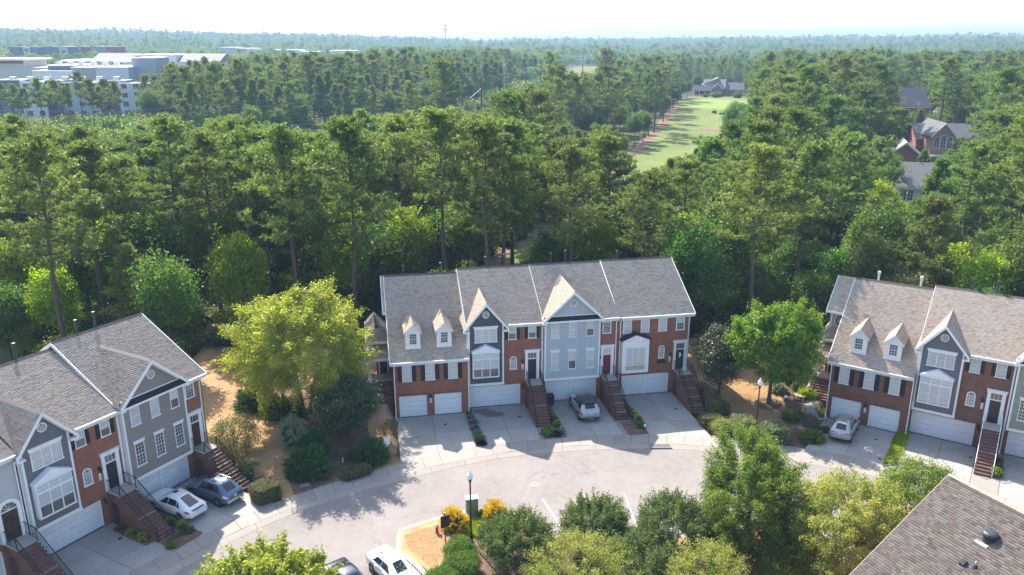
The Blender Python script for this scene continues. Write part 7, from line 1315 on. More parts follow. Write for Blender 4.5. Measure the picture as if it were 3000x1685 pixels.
while tries < 24000:
    tries += 1; y = R_.uniform(76, 255); x = R_.uniform(-0.68*y, 0.68*y)
    if blocked(x, y) or WEST(x, y): continue
    broad = R_.random() < (0.34 if y < 175 else 0.22); d = R_.uniform(4.4, 6.6) if not broad else R_.uniform(3.2, 5.4)
    if y > 150: d *= 1.12
    if not free(x, y, d): continue
    v = R_.choice([0, 1, 2, 3, 4, 5, 7, 7, 6]) if not broad else R_.choice([0, 0, 1, 2, 3, 3, 4] if y < 150 else [0, 1, 2, 0])
    h = (PH[v]*R_.uniform(0.85, 1.12)) if not broad else BH[v]*R_.uniform(0.75, 1.15)
    lim = float(np.interp(proj(x, y, h)[0], LX, LY))+R_.uniform(-6, 70)*R_.random()
    if y > 165 and proj(x, y, h)[0] > 2170: lim = 140
    zl = CAM_H+(-sin(PITCH)+(842.5-lim)/FPX*cos(PITCH))/(cos(PITCH)+(842.5-lim)/FPX*sin(PITCH))*y-hgt(x, y)
    if x > 6 and 1860 < proj(x, y, 0)[0] < 2190 and y > 135 and x > np.interp(y, [p[1] for p in FWR], [p[0] for p in FWR]): zl = min(zl, R_.uniform(8, 13))
    wl = winlimit(proj(x, y, h)[0], y, 2.4/y*FPX)
    if wl > 0: zl = min(zl, CAM_H+(-sin(PITCH)+(842.5-wl)/FPX*cos(PITCH))/(cos(PITCH)+(842.5-wl)/FPX*sin(PITCH))*y-hgt(x, y))
    if zl < (9 if not broad else 5): continue
    if not broad and y < 135 and R_.random() < 0.75: h = max(h, min(27, zl*R_.uniform(0.86, 1.0)))
    h = min(h, zl)
    if not broad and h < 16: v = 6
    if v == 6 and h > 17.5 and not broad: v = R_.choice([1, 3, 7])
    put('pine' if not broad else 'broad', v, x, y, h/(PH[v] if not broad else BH[v]), d, 'near')
# split: the nearest pines and broadleaves are things, the rest goes into the far mass
pts = {'p': [], 'b': []}
trees.sort(key=lambda t: t[3]); cnt = {'pine': 0, 'broad': 0}; indiv = []
for t in trees:
    px = proj(t[2], t[3], 8)[0]
    if not -120 < px < 3120: continue
    if cnt[t[0]] < 265: cnt[t[0]] += 1; indiv.append(t)
    else: pts['p' if t[0] == 'pine' else 'b'].append((t[2], t[3], hgt(t[2], t[3]), t[4], t[1]))
ORD = 'first second third fourth fifth sixth seventh eighth ninth tenth eleventh twelfth thirteenth fourteenth fifteenth sixteenth seventeenth eighteenth nineteenth twentieth'.split()
def ordw(n):
    if n < 20: return ORD[n]
    tens = ['twent', 'thirt', 'fort', 'fift', 'sixt', 'sevent', 'eight', 'ninet'][(n+1)//10-2]; u = (n+1) % 10
    return tens+'ieth' if u == 0 else tens+'y-'+ORD[u-1]
def zone_of(t):
    px = proj(t[2], t[3], 6)[0]
    side = 'behind the near row' if px < 640 else 'behind the birch' if px < 1090 else 'behind the middle row' if px < 2040 else 'behind the maple lawn' if px < 2420 else 'behind the street end row'
    return side
rows = {}
for t in indiv: rows.setdefault((t[0], zone_of(t), min(6, int((t[3]-76)//16))), []).append(t)
DEPTH = ['front edge', 'second belt', 'third belt', 'fourth belt', 'fifth belt', 'sixth belt', 'farthest belt']
for (kind, side, dep), L_ in rows.items():
    L_.sort(key=lambda t: proj(t[2], t[3], 0)[0])
    for i, t in enumerate(L_):
        k, v, x, y, s, _ = t; z = hgt(x, y)
        if k == 'pine':
            nm, look = 'pine_tree', ('tall' if v in (0, 2, 4, 5) else 'bushy' if v == 6 else 'rounded'); tr, cr = PV[v]
        else: nm, look = 'broadleaf_tree', ('lime' if v == 4 else 'dark'); tr, cr = BV[v]
        kind_w = 'pine' if k == 'pine' else 'broadleaf tree'
        lb = f'{look} {kind_w} {side}, {DEPTH[dep]}, {ordw(i)} from the left'
        o = plant(nm, tr, cr, (x, y, z), lb, 'tree', ('pines' if k == 'pine' else 'broadleaf trees')+' of the wood behind the houses', (s*1.14, s*1.14, s) if k == 'pine' and v != 6 else s, R_.uniform(0, 6.28))
print('individual trees', cnt, 'overflow', len(pts['p']), len(pts['b']))
# ---- far woods: masses of instanced trees
bpy_src = {}
def joined(name, tr, cr):
    bm = bmesh.new(); bm.from_mesh(tr); n = len(bm.faces); me = bpy.data.meshes.new(name); bm.from_mesh(cr); bm.faces.ensure_lookup_table()
    for i, f in enumerate(bm.faces): f.material_index = 0 if i < n else 1
    bm.to_mesh(me); bm.free(); me.materials.append(tr.materials[0]); me.materials.append(cr.materials[0])
    return me
def lod_pine(seed, h, bare, spread):
    tr, cr = make_pine(seed, h, bare, spread, n=26, dens=0.5, blade=0.9, puff=1.8, needle=0.7); return tr, cr
def lod_broad(seed, h, rx, mat): return make_broadleaf(seed, h, rx, 1.0, nl=1500, leaf=0.75, ntips=110, clump=0.7, mat=mat, trunk_r=0.18)
def source(name, pairs):
    col = bpy.data.collections.new(name)
    for i, (tr, cr) in enumerate(pairs): o = bpy.data.objects.new(f'{name}_{i:02d}', joined(name, tr, cr)); col.objects.link(o)
    return col
def scatter(name, label, cat, col, P, seed):
    """one object of kind stuff: tree instances at P = [(x, y, z, scale, variant)]"""
    P = np.array(P, float); rg = np.random.default_rng(seed); me = bpy.data.meshes.new(name); me.vertices.add(len(P)); me.vertices.foreach_set('co', np.ascontiguousarray(P[:, :3], np.float32).ravel())
    for nm, ty, val in (('sc', 'FLOAT', P[:, 3]), ('rot', 'FLOAT', rg.uniform(0, 6.28, len(P)))): a = me.attributes.new(nm, ty, 'POINT'); a.data.foreach_set('value', val.astype(np.float32))
    a = me.attributes.new('vi', 'INT', 'POINT'); a.data.foreach_set('value', P[:, 4].astype(np.int32)); me.update()
    o = link(bpy.data.objects.new(name, me)); tag(o, label, cat, kind='stuff')
    ng = bpy.data.node_groups.new(name, 'GeometryNodeTree'); ng.interface.new_socket('Geometry', in_out='INPUT', socket_type='NodeSocketGeometry'); ng.interface.new_socket('Geometry', in_out='OUTPUT', socket_type='NodeSocketGeometry')
    n = ng.nodes; gi, go = n.new('NodeGroupInput'), n.new('NodeGroupOutput'); iop = n.new('GeometryNodeInstanceOnPoints'); ci = n.new('GeometryNodeCollectionInfo'); ci.inputs['Collection'].default_value = col; ci.inputs['Separate Children'].default_value = True; ci.inputs['Reset Children'].default_value = True
    def att(nm, ty): q = n.new('GeometryNodeInputNamedAttribute'); q.data_type = ty; q.inputs['Name'].default_value = nm; return q.outputs['Attribute']
    cx = n.new('ShaderNodeCombineXYZ'); l = ng.links.new; l(att('rot', 'FLOAT'), cx.inputs[2]); l(gi.outputs[0], iop.inputs['Points']); l(ci.outputs[0], iop.inputs['Instance']); iop.inputs['Pick Instance'].default_value = True
    l(att('vi', 'INT'), iop.inputs['Instance Index']); l(cx.outputs[0], iop.inputs['Rotation']); l(att('sc', 'FLOAT'), iop.inputs['Scale']); l(iop.outputs[0], go.inputs[0])
    m = o.modifiers.new('scatter', 'NODES'); m.node_group = ng; return o
colP = source('pine_source', PV); colB = source('broadleaf_source', BV)
colF = source('far_tree_source', [lod_broad(500, 17, 5.0, 'needles'), lod_pine(501, 19, .25, 5.4), lod_broad(502, 16, 5.4, 'leaf_forest'), lod_broad(503, 14, 6.0, 'leaf_forest'), lod_broad(504, 18, 4.6, 'needles')])
APT = [(-262, 300), (-138, 302), (-138, 340), (-150, 352), (-146, 400), (-146, 436), (-262, 480)]
# mid distance wood on both sides of the fairway and the belt beyond the power line
midP, midB, beltP, beltB = list(pts['p']), list(pts['b']), [], []
tries = 0
while tries < 40000:
    tries += 1; y = 150+(R_.random()**0.8)*560; x = R_.uniform(-0.67*y, 0.67*y); west = WEST(x, y)
    if blocked(x, y) or inpoly(x, y, APT) or y < 255 and not west: continue
    pxb = proj(x, y, 0)[0]
    if west and (corx(y)-x) < 27: continue
    if west and pxb < 520 and y < 300: continue
    broad = R_.random() < (0.42 if not west else 0.15); d = R_.uniform(5.2, 7.8)
    if not free(x, y, d): continue
    h = R_.uniform(18, 27) if not broad else R_.uniform(10, 17)
    if west: h *= float(np.interp(x, [-260, -150, -70, 0], [0.80, 0.86, 1.0, 1.06])) if not broad else 1
    elif 1790 < proj(x, y, 15)[0] < 2230: h *= 0.86
    if y > 480: h *= 0.86
    px, ty = proj(x, y, h)
    if 1860 < px < 2190 and ty < 300 and y < 455 and x > np.interp(y, [p[1] for p in FWR], [p[0] for p in FWR]) and broad is False: h *= 0.7
    wl = winlimit(px, y, 3.0/y*FPX)
    if west and px < 400 and ty < 330 and y < 312: continue
    if wl > 0 and ty < wl: continue
    if west and (corx(y)-x) < 48 and not broad: h *= 0.8
    mark(x, y, d); v = (R_.choice([6, 6, 3, 1]) if west and corx(y)-x < 48 and not broad else R_.choice([0, 1, 2, 4, 5, 7]) if not broad else R_.choice([0, 1, 2, 0]))
    (((beltB if broad else beltP) if west else (midB if broad else midP))).append((x, y, hgt(x, y), h/(BH[v] if broad else PH[v]), v))
# the thin front row of bare pines before the apartments
SP = [make_pine(150+i, 20, bare=.62, spread=2.7, n=20, needle=0.75) for i in range(3)]
thin = []
for i in range(15):
    x = (15+i*25+R_.uniform(-11, 11)-1500)/FPX; y = R_.uniform(252, 296); x *= y
    thin.append((x, y))
for i, (x, y) in enumerate(thin): plant('pine_tree', *SP[i % 3], (x, y, hgt(x, y)), f'slender bare trunked pine standing before the apartments, {ordw(i)} from the left', 'tree', 'slender pines before the apartments', R_.uniform(0.85, 1.12)*(1.0 if x < -130 else 1.15), R_.uniform(0, 6))
scatter('pine_forest', 'pines of the middle distance on both sides of the fairway', 'forest', colP, midP, 1); scatter('broadleaf_forest', 'leafy trees mixed into the middle distance wood', 'forest', colB, midB, 2)
scatter('pine_belt', 'dense belt of tall pines beyond the power line', 'forest', colP, beltP, 3); scatter('broadleaf_belt', 'leafy undergrowth trees in the belt beyond the power line', 'forest', colB, beltB or [(0, 400, 0, 1, 0)], 4)
# scrub in the power line corridor and under the trees
sh = [bush_mesh(600+i, 1.5, 1.4, 2.0, m, nl=900, leaf=0.30, clump=0.3, ntips=80)[:2] for i, m in enumerate(['leaf_forest', 'leaf_oak', 'leaf_olive', 'leaf_lime'])]
colS = source('scrub_source', sh)
P = []
for i in range(8500):
    y = R_.uniform(110, 700); c = corx(y); x = c+R_.uniform(-27-(120 if y < 420 else 40), 27)
    if abs(x) < 0.68*y: P.append((x, y, hgt(x, y), R_.uniform(0.5, 2.2)*(1.5 if abs(x-c) > 16 else 0.7), R_.choice([0, 0, 1, 2, 0, 1])))
scatter('corridor_bushes', 'pale bushes and saplings growing in the power line corridor', 'scrub', colS, P, 5); P = []
for i in range(5200):
    y = R_.uniform(78, 240); x = R_.uniform(-0.66*y, 0.66*y)
    if blocked(x, y) or WEST(x, y): continue
    P.append((x, y, hgt(x, y), R_.uniform(0.35, 1.25), R_.choice([0, 0, 0, 1, 2])))
scatter('undergrowth', 'dark undergrowth filling the wood floor between the trunks', 'undergrowth', colS, P, 6)
P = []
for i in range(70000):
    y = 560+(R_.random()**1.25)*3300; x = R_.uniform(-0.67*y, 0.67*y)
    if y < 700 and not WEST(x, y): continue
    if R_.random() > min(1.0, 0.25+700.0/y): continue
    if -460 < x < -330 and 690 < y < 800 or -370 < x < -170 and 930 < y < 1100 or abs(x-corx(y)) < 22 and y < 1000: continue
    cl = noise.noise((x/160, y/160, 0.3)); v = R_.choice([0, 1, 4, 2] if cl > 0.05 else [2, 3, 3, 2, 0]); s = R_.uniform(0.75, 1.1)*(1+0.12*cl)
    if y > 1500: s *= 1.12
    P.append((x, y, hgt(x, y)-1.0, s, v))
    if len(P) > 24000: break
scatter('far_woods', 'hazy blue woods rolling away to the horizon', 'forest', colF, P, 7)
print('mid', len(midP), len(midB), 'belt', len(beltP), len(beltB), 'far', len(P))
# ------------------------------------------------------------------ far buildings, power line, tower
def block(root, name, mat, x0, x1, y0, y1, z0, z1): return MB().mat(mat).box(x0, x1, y0, y1, z0, z1).build(name, root)
def winrow(root, xs_, zs, w, h, y, frame='apt_white', mat='apt_glass'):
    for x in xs_:
        for z in zs:
            f = MB().mat(frame).box(x-w/2-0.12, x+w/2+0.12, y-0.08, y, z-0.12, z+h+0.12).build('window', root)
            for a, b in ((x-w/2, x-0.05), (x+0.05, x+w/2)): MB().mat(mat).box(a, b, y-0.12, y-0.081, z, z+h).build('pane', f)
def bld(name, label, x, y, cat='building', rz=0.0, group=None):
    r = empty(name, (x, y, hgt(x, y)-0.3), rz); tag(r, label, cat, group); return r
G_ = 'apartment blocks beyond the power line'
r = bld('apartment_building', 'five storey apartment block in alternating blue and white bays behind the thin pines', -172, 314, group=G_, rz=0.05)
xx = -26; 
for i, (w, m, z) in enumerate([(13, 'apt_navy', 18.2), (9, 'apt_white', 17.4), (6, 'apt_navy', 18.0), (14, 'apt_lightgrey', 17.2), (7, 'apt_navy', 17.8), (9, 'apt_white', 16.8)]):
    y0 = -0.6*(i % 2); block(r, 'wall', m, xx, xx+w-0.02, y0, 16, 0, z); block(r, 'parapet', 'roof_white', xx-0.1, xx+w+0.08, y0-0.15, y0+0.5, z, z+0.35+0.02*i)
    n = max(1, int(w/4)); winrow(r, [xx+w*(k+.5)/n for k in range(n)], [2.0+3.3*k for k in range(5)], 1.9, 1.8, y0)
    if m == 'apt_navy':
        for k in range(4): MB().mat('iron').box(xx+0.4, xx+3.2, y0-1.3, y0-0.09, 4.6+3.3*k, 4.75+3.3*k).box(xx+0.4, xx+3.2, y0-1.3, y0-1.25, 4.76+3.3*k, 5.8+3.3*k).build('balcony', r)
    xx += w
for k in range(7): block(r, 'roof_unit', 'galvanised', -20+6.5*k, -18+6.5*k, 6, 8, 17.0, 19.3)
r = bld('apartment_building', 'wide flat white roofed block with grey and navy walls above the five storey front', -188, 356, group=G_)
for a, b, z, m, y in ((-16, 2, 19.8, 'apt_white', -0.2), (-11, 0, 22.0, 'apt_navy', 3), (0.1, 11, 21.2, 'apt_grey', 1.0), (11.1, 25, 21.3, 'apt_lightgrey', -0.5)): block(r, 'wall', m, a, b, y, 22, 0, z); block(r, 'roof', 'roof_white', a-0.2, b+0.2, y-0.2, 22, z, z+0.4+0.01*a/10)
for k in range(6): block(r, 'roof_unit', 'galvanised', -9+5*k, -7+5*k, 6, 8, 21.2, 23.6)
r = bld('apartment_building', 'pale grey block with a long white roof slab and a brown timber band', -236, 384, group=G_)
block(r, 'wall', 'apt_beige', -18, 23, 0, 24, 0, 20.5); block(r, 'wall', 'apt_beige', -6, 12, 0.5, 20, 20.52, 23.6); block(r, 'timber_band', 'apt_brown', -6.1, 12.2, 0.3, 0.49, 22.2, 23.3); block(r, 'roof', 'roof_white', -22, 14, -2, 22, 23.62, 24.4)
r = bld('apartment_building', 'white block with a flat overhanging roof and a brown end band', -196, 396, group=G_)
block(r, 'wall', 'apt_white', -14, 12, 0, 22, 0, 22.6); block(r, 'timber_band', 'apt_brown', 7.5, 12.2, -0.2, -0.02, 21.6, 22.5); block(r, 'roof', 'roof_white', -16, 9, -2.5, 20, 22.62, 23.5)
r = bld('apartment_building', 'plain blue grey block end beside the navy framed window', -157, 362, group=G_)
block(r, 'wall', 'apt_grey', -7, 3.5, 0, 14, 0, 25.0); block(r, 'roof', 'roof_white', -7.2, 3.7, -0.2, 14, 25.02, 25.4)
r = bld('apartment_building', 'white apartments with grey pitched roofs and a navy window box at the right end', -178, 440, group=G_)
block(r, 'wall', 'apt_white', -30, 24, 2, 24, 0, 21.5); MB().mat('roof_grey').prism_yz([(0.5, 21.4), (13, 25.6), (25.5, 21.4)], -44, -22).build('roof', r); MB().mat('roof_grey').prism_yz([(0.5, 21.4), (13, 25.4), (25.5, 21.4)], 2, 24.5).build('roof', r); block(r, 'roof', 'roof_white', -21.9, 1.9, 1.5, 24, 24.4, 25.0); block(r, 'wall', 'apt_white', -21, 1.5, 2.1, 23, 21.52, 24.38)
block(r, 'bay', 'apt_navy', -19, -10, 1.0, 1.99, 17.5, 24.3); winrow(r, [-13.5], [19.3], 3.0, 2.6, 1.0); winrow(r, [-7, 0, 8, 15], [18.2, 14.5], 2.0, 2.0, 2.0)
r = bld('apartment_building', 'distant apartment row in slate blue, cream and brick red bays', -382, 750, group=G_)
xx = -30
for i, (w, m) in enumerate([(9, 'apt_navy'), (8, 'apt_beige'), (9, 'apt_navy'), (3, 'apt_grey'), (9, 'apt_red'), (13, 'apt_grey'), (9, 'apt_red')]):
    block(r, 'wall', m, xx, xx+w-0.05, -0.5*(i % 2), 18, 0, 25.2+0.5*(i % 2)); winrow(r, [xx+w*0.5], [12, 16, 20], 3.0, 2.4, -0.5*(i % 2)); xx += w
r = bld('apartment_building', 'distant slate and cream apartment block near the frame edge', -436, 752, group=G_)
for i, (a, b, m) in enumerate(((-12, 0, 'apt_navy'), (0.05, 6, 'apt_beige'), (6.05, 14, 'apt_navy'))): block(r, 'wall', m, a, b, -0.4*(i % 2), 16, 0, 25.0-0.3*(i % 2)); winrow(r, [(a+b)/2], [13, 17, 21], 2.6, 2.2, -0.4*(i % 2))
r = bld('store', 'white big store with a red ring and dot emblem on its wall', -318, 1000)
block(r, 'wall', 'apt_white', -10, 12, 0, 30, 0, 19.5); block(r, 'wall', 'apt_beige', -32, -10.05, 2, 30, 0, 20.5); k = MB().mat('logo_red'); n = 24
for i in range(n):
    a0, a1 = 2*pi*i/n, 2*pi*(i+1)/n; k.prism_xz([(-1+2.1*cos(a0), 16+2.1*sin(a0)), (-1+3.3*cos(a0), 16+3.3*sin(a0)), (-1+3.3*cos(a1), 16+3.3*sin(a1)), (-1+2.1*cos(a1), 16+2.1*sin(a1))], -0.3, -0.02)
k.prism_xz([(-1+1.1*cos(2*pi*i/n), 16+1.1*sin(2*pi*i/n)) for i in range(n)], -0.3, -0.02); k.build('emblem', r)
r = bld('store', 'long low white roofed store row beyond the pine belt', -235, 1010); 
for i, (a, b, z) in enumerate(((-55, -20, 17.5), (-19.9, 18, 15.5), (18.1, 46, 16.6))): block(r, 'wall', ('apt_white', 'apt_beige', 'apt_white')[i], a, b, 0, 30, 0, z); block(r, 'roof', 'roof_white', a-0.5, b+0.5, -0.5, 30, z, z+0.6+0.02*i)
# power line
WP = [(-21.8, 363.2), (-12.5, 338.9), (-4.8, 330.0)]
poles = []
def pole(x, y, h, label, mat='wood_pole', r=0.28, group='power line poles'):
    t = empty('utility_pole', (x, y, hgt(x, y)-0.5)); tag(t, label, 'utility pole', group); MB().mat(mat).lathe([(r*1.35, 0), (r*1.15, h*0.5), (r, h+0.5)], 8).build('post', t); return t
tops = []
for (x, y), h, lb in zip(WP, (18.5, 18.2, 17.6), ('left pole of the three wooden poles where the power line bends', 'middle pole of the three wooden poles where the power line bends', 'right pole of the three wooden poles where the power line bends')):
    t = pole(x, y, h, lb); tops.append((x, y, h+hgt(x, y)))
    MB().mat('wire').bar((0, -0.3, h-4.2), (-4.3, -6.6, h-7.6), 0.07).build('insulator', t)
hx = empty('pole_frame', (10.0, 392, hgt(10, 392)-0.3)); tag(hx, 'wooden pole frame with a crossbar over the corridor, behind the single poles', 'pole frame')
for a in (-3.4, 3.4): MB().mat('wood_pole').tube([(a, 0, 0), (a, 0, 21.2)], [0.32, 0.22], 8).build('post', hx)
MB().mat('wood_pole').bar((-4.2, 0, 21.0), (4.2, 0, 21.0), 0.4).build('crossbar', hx)
t = pole(-4.2, 440, 22.5, 'slim grey metal pole behind the three wooden poles', 'galvanised', 0.3)
for (x, y), h, lb in zip(((72.4, 858), (84, 790), (64.4, 1045), (112, 900), (128, 930)), (19, 21, 26, 17, 16), ('far wooden pole above the mid wood, left of a pair', 'far wooden pole above the mid wood, right of a pair', 'farthest tall pole before the blue hills', 'faint far pole right of the pair', 'faintest far pole at the right')): pole(x, y, h, lb, r=0.34)
def wire(p, q, sag, label, name='power_cable', r=0.045):
    p, q = Vector(p), Vector(q); pts = [p.lerp(q, t)-Vector((0, 0, sag*4*t*(1-t))) for t in np.linspace(0, 1, 16)]
    o = MB().mat('wire').tube(pts, r, 5).build(name); tag(o, label, 'cable', 'cables of the power line')
lab = ['upper cable strung left from the left wooden pole', 'upper cable strung left from the middle wooden pole', 'lower cable strung left, the farthest of three', 'lower cable strung left, the middle of three', 'lower cable strung left, the nearest of three']
ends = [(-139, 160, 16.5), (-131, 158, 16.0), (-139, 160, 11.2), (-132, 158, 10.4), (-125, 156, 9.6)]
st = [tops[0], tops[1]]+[(x-4.3, y-6.6, z-7.9) for x, y, z in tops]
for p, q, l_ in zip(st, ends, lab): wire(p, q, 3.2, l_)
for p, q, l_ in zip(tops, [(6.6, 392, 20.6), (10, 392, 20.6), (13.4, 392, 20.6)], ('left', 'middle', 'right')): wire(p, q, 0.8, f'short cable from the {l_} wooden pole to the pole frame')
for a, l_ in ((-3.4, 'left'), (0, 'middle'), (3.4, 'right')): wire((10+a, 392, 20.6), (76+a, 820, 20), 7, f'long cable running away from the pole frame, {l_} strand', r=0.09)
# cell tower
t = bld('cell_tower', 'slim cell tower with two antenna rings standing above the pine belt', -118, 1500, 'tower'); MB().mat('tower_steel').lathe([(1.0, 0), (0.75, 25), (0.55, 51)], 10).build('mast', t)
for z in (50, 43.5): MB().mat('tower_steel').lathe([(0.6, z-0.3), (2.6, z-0.2), (2.6, z+0.2), (0.6, z+0.3)], 12).build('platform', t); [MB().mat('tower_steel').box(2.5*cos(a)-.35, 2.5*cos(a)+.35, 2.5*sin(a)-.35, 2.5*sin(a)+.35, z-1.2, z+1.6).build('antenna', t) for a in np.linspace(0, 2*pi, 7)[:-1]]
t = bld('tower_block', 'small pale tower block far off against the blue hills', -448, 1900, 'building'); block(t, 'wall', 'apt_beige', -7, 7, 0, 12, 0, 32-hgt(-448, 1900)+0.3); block(t, 'roof', 'roof_grey', -7.2, 7.2, -0.2, 12.2, 32.3-hgt(-448, 1900), 33.2-hgt(-448, 1900))
for a, h in ((-66, 24), (-58, 24)): t = bld('lattice_pole', f'faint {"left" if a < -60 else "right"} post of the distant pylon pair before the hills', a*2.35, 1250, 'pylon'); MB().mat('tower_steel').tube([(0, 0, 0), (0, 0, 33)], 0.5, 6).build('post', t); MB().mat('tower_steel').bar((-7, 0, 30), (7, 0, 30), 0.7).build('crossarm', t)
# houses among the trees on the right and the house at the end of the fairway
def house(name, label, x, y, rz, w, d, eave, ridge, wall, roof='roof_slate', along='x', wins=(), extra=None):
    r = bld(name, label, x, y, 'house', rz); m = MB().mat(wall)
    if along == 'x': m.prism_yz([(0, 0), (0, eave), (d/2, ridge), (d, eave), (d, 0)], -w/2, w/2)
    else: m.prism_xz([(-w/2, 0), (w/2, 0), (w/2, eave), (0, ridge), (-w/2, eave)], 0, d)
    m.build('wall', r); k = MB().mat(roof); o = 0.5
    if along == 'x': s = (ridge-eave)/(d/2); k.prism_yz([(-o, eave-o*s), (d/2, ridge), (d+o, eave-o*s), (d+o, eave-o*s+0.25), (d/2, ridge+0.28), (-o, eave-o*s+0.25)], -w/2-o, w/2+o)
    else: s = (ridge-eave)/(w/2); k.prism_xz([(-w/2-o, eave-o*s), (0, ridge), (w/2+o, eave-o*s), (w/2+o, eave-o*s+0.25), (0, ridge+0.28), (-w/2-o, eave-o*s+0.25)], -o, d)
    rf = k.build('roof', r); t = MB().mat('white_paint')
    if along == 'x': t.box(-w/2-o, w/2+o, -o-0.12, -o-0.01, eave-o*s-0.15, eave-o*s+0.1)
    else:
        for sg in (-1, 1): p = [(sg*(w/2+o), eave-o*s-0.2), (0, ridge-0.15), (0, ridge+0.3), (sg*(w/2+o), eave-o*s+0.28)]; t.prism_xz(p if sg > 0 else p[::-1], -o-0.12, -o-0.01)
    t.build('fascia', rf)
    for wx, wz, ww, wh, arch in wins:
        f = MB().mat('white_paint'); f.box(wx-ww/2-0.15, wx+ww/2+0.15, -0.1, -0.005, wz-0.15, wz+wh+0.1); g = MB().mat('apt_glass'); g.box(wx-ww/2, wx+ww/2, -0.14, -0.101, wz, wz+wh)
        if arch: n = 10; f.prism_xz([(wx+(ww/2+.15)*cos(pi*i/n), wz+wh+0.102+(ww/2+.15)*sin(pi*i/n)) for i in range(n+1)], -0.1, -0.005); g.prism_xz([(wx+ww/2*cos(pi*i/n), wz+wh+0.104+ww/2*sin(pi*i/n)) for i in range(n+1)], -0.14, -0.101)
        q = f.build('window', r); g.build('pane', q); b = MB().mat('white_paint'); b.box(wx-0.04, wx+0.04, -0.17, -0.141, wz, wz+wh); [b.box(wx-ww/2, wx+ww/2, -0.17, -0.141, wz+wh*i/3-0.03, wz+wh*i/3+0.03) for i in (1, 2)]; b.build('glazing_bar', q)
    if extra: extra(r)
    return r
def veranda(r):
    MB().mat('roof_white').box(-4.2, 2.4, -3.2, -0.2, 4.0, 4.25).build('veranda_roof', r)
    for a in (-3.4, 1.6): MB().mat('white_paint').box(a-0.2, a+0.2, -3.0, -2.6, 0, 3.98).build('porch_post', r)
house('brick_house', 'brick gable with three tall arched windows and a white veranda roof among the trees', 113, 214, -0.15, 5.6, 14, 9.2, 12.2, 'brick_pink', along='y', wins=[(-1.5, 6.0, 1.2, 2.0, True), (0.1, 6.0, 1.2, 2.5, True), (1.7, 6.0, 1.2, 2.0, True)], extra=veranda)
house('brick_house', 'long slate roofed brick wing behind the arched window gable', 118, 220, -0.15, 17, 10, 8.0, 11.0, 'brick_far', wins=[(-6, 6.2, 1.3, 1.4, False)])
house('brick_house', 'dark brick house with a white gable edge half hidden by pines', 92, 190, -0.35, 9, 10, 6.5, 10.2, 'brick_far', along='y', roof='roof_grey', wins=[(0, 3, 1.4, 1.8, False)])
house('white_house', 'white house with paired dark windows and a grey roof low among the right hand trees', 84, 164, -0.25, 15, 9, 4.6, 8.6, 'house_white', roof='roof_grey', wins=[(-3.5, 1.6, 1.0, 2.0, False), (-2.2, 1.6, 1.0, 2.0, False), (0.6, 1.4, 1.2, 2.4, False), (3.2, 1.6, 1.0, 2.0, False)])
house('brick_house', 'big house with stepped slate roofs rising over the right hand trees', 160, 330, 0.1, 15, 14, 7.5, 14.0, 'brick_far', wins=[(3, 8, 1, 1, False)])
house('brick_house', 'red brick gable end with a white window just right of the stepped slate roofs', 166, 300, 0.2, 10, 12, 7.0, 11.0, 'brick_far', along='y', wins=[(-2, 7.2, 1.5, 1.5, False)])
house('house', 'faint grey roofed house in the hazy trees far to the right', 222, 480, 0.1, 14, 12, 8, 12.8, 'house_white', roof='roof_grey', wins=[(0, 6, 2, 1.5, False)])
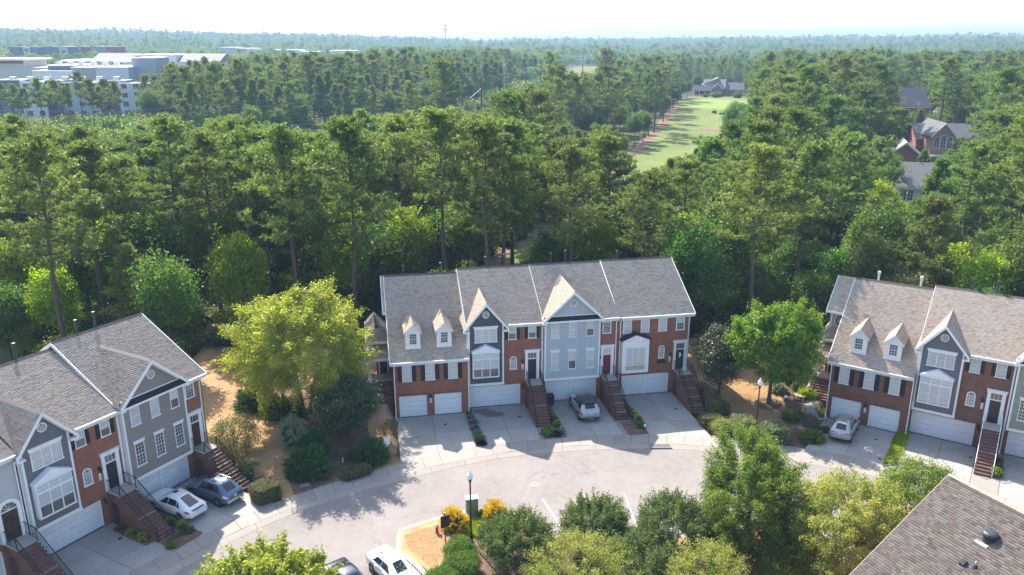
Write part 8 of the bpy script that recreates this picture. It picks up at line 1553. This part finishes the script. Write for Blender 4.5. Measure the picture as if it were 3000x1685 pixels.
def clubwing(r):
    for a in (-14.5, -10.5, -6.5, -2.6): MB().mat('white_paint').box(a-0.25, a+0.25, -3.6, -3.1, 0, 4.0).build('porch_post', r)
    MB().mat('roof_slate').prism_yz([(-4.2, 4.0), (0, 7.6), (0, 4.0)], -15.5, -2).build('porch_roof', r); MB().mat('apt_glass').box(-14, -3, -0.3, -0.05, 0.8, 3.6).build('glass_front', r)
    MB().mat('brick_far').prism_xz([(-1.8, 0), (5.2, 0), (5.2, 4.8), (1.7, 8.8), (-1.8, 4.8)], -1.6, -0.02).build('gable', r)
    k = MB().mat('white_paint')
    for sg in (-1, 1): p = [(1.7+sg*4.2, 4.3), (1.7, 9.0), (1.7, 9.5), (1.7+sg*4.2, 4.8)]; k.prism_xz(p if sg > 0 else p[::-1], -2.0, -1.62)
    k.build('rake_board', r); MB().mat('roof_slate').prism_yz([(-1.0, 4.6), (6, 9.5), (12, 4.6)], 5.3, 21).build('roof', r); MB().mat('brick_far').box(5.3, 20, 0, 11, 0, 4.59).build('wall', r)
    MB().mat('roof_grey').prism_xz([(-9, 8.0), (-1.0, 8.0), (2.5, 13.0)], 2, 12).build('roof', r)
house('club_house', 'brick house with a glazed porch and steep slate roofs at the end of the fairway', 121, 497, -0.2, 15, 12, 6.6, 11.5, 'house_white', roof='roof_grey', wins=[(0, 1.2, 2.0, 2.4, False)], extra=clubwing).scale = (0.82, 0.82, 0.82)
for i, (x, y, r_, lb) in enumerate([(113, 484, 2.0, 'small round shrub before the porch of the fairway end house'), (118, 482, 3.0, 'broad low shrub right of the round one at the fairway end house'), (121, 487, 2.6, 'round dark shrub under the gable of the fairway end house'), (130, 478, 3.4, 'conical evergreen right of the fairway end house')]):
    bush(700+i, 'shrub', lb, 'shrub', x, y, r_, r_*0.8, r_*1.1, 'leaf_box', nl=900, leaf=0.5, clump=0.2, ntips=120)
# ------------------------------------------------------------------ haze: one closed box of even air round everything
hb = MB(); hb.box(-4400, 4400, -300, 5700, -8.0, 74.0); hz = hb.build('haze'); hz['kind'] = 'stuff'; hz.display_type = 'WIRE'
hm = bpy.data.materials.new('haze_air'); hm.use_nodes = True; nt = hm.node_tree; nt.nodes.clear(); out = nt.nodes.new('ShaderNodeOutputMaterial'); pv = nt.nodes.new('ShaderNodeVolumePrincipled')
pv.inputs['Color'].default_value = (0.40, 0.60, 0.86, 1); pv.inputs['Density'].default_value = HAZE; pv.inputs['Anisotropy'].default_value = 0.0; nt.links.new(pv.outputs[0], out.inputs['Volume']); hz.data.materials.append(hm)
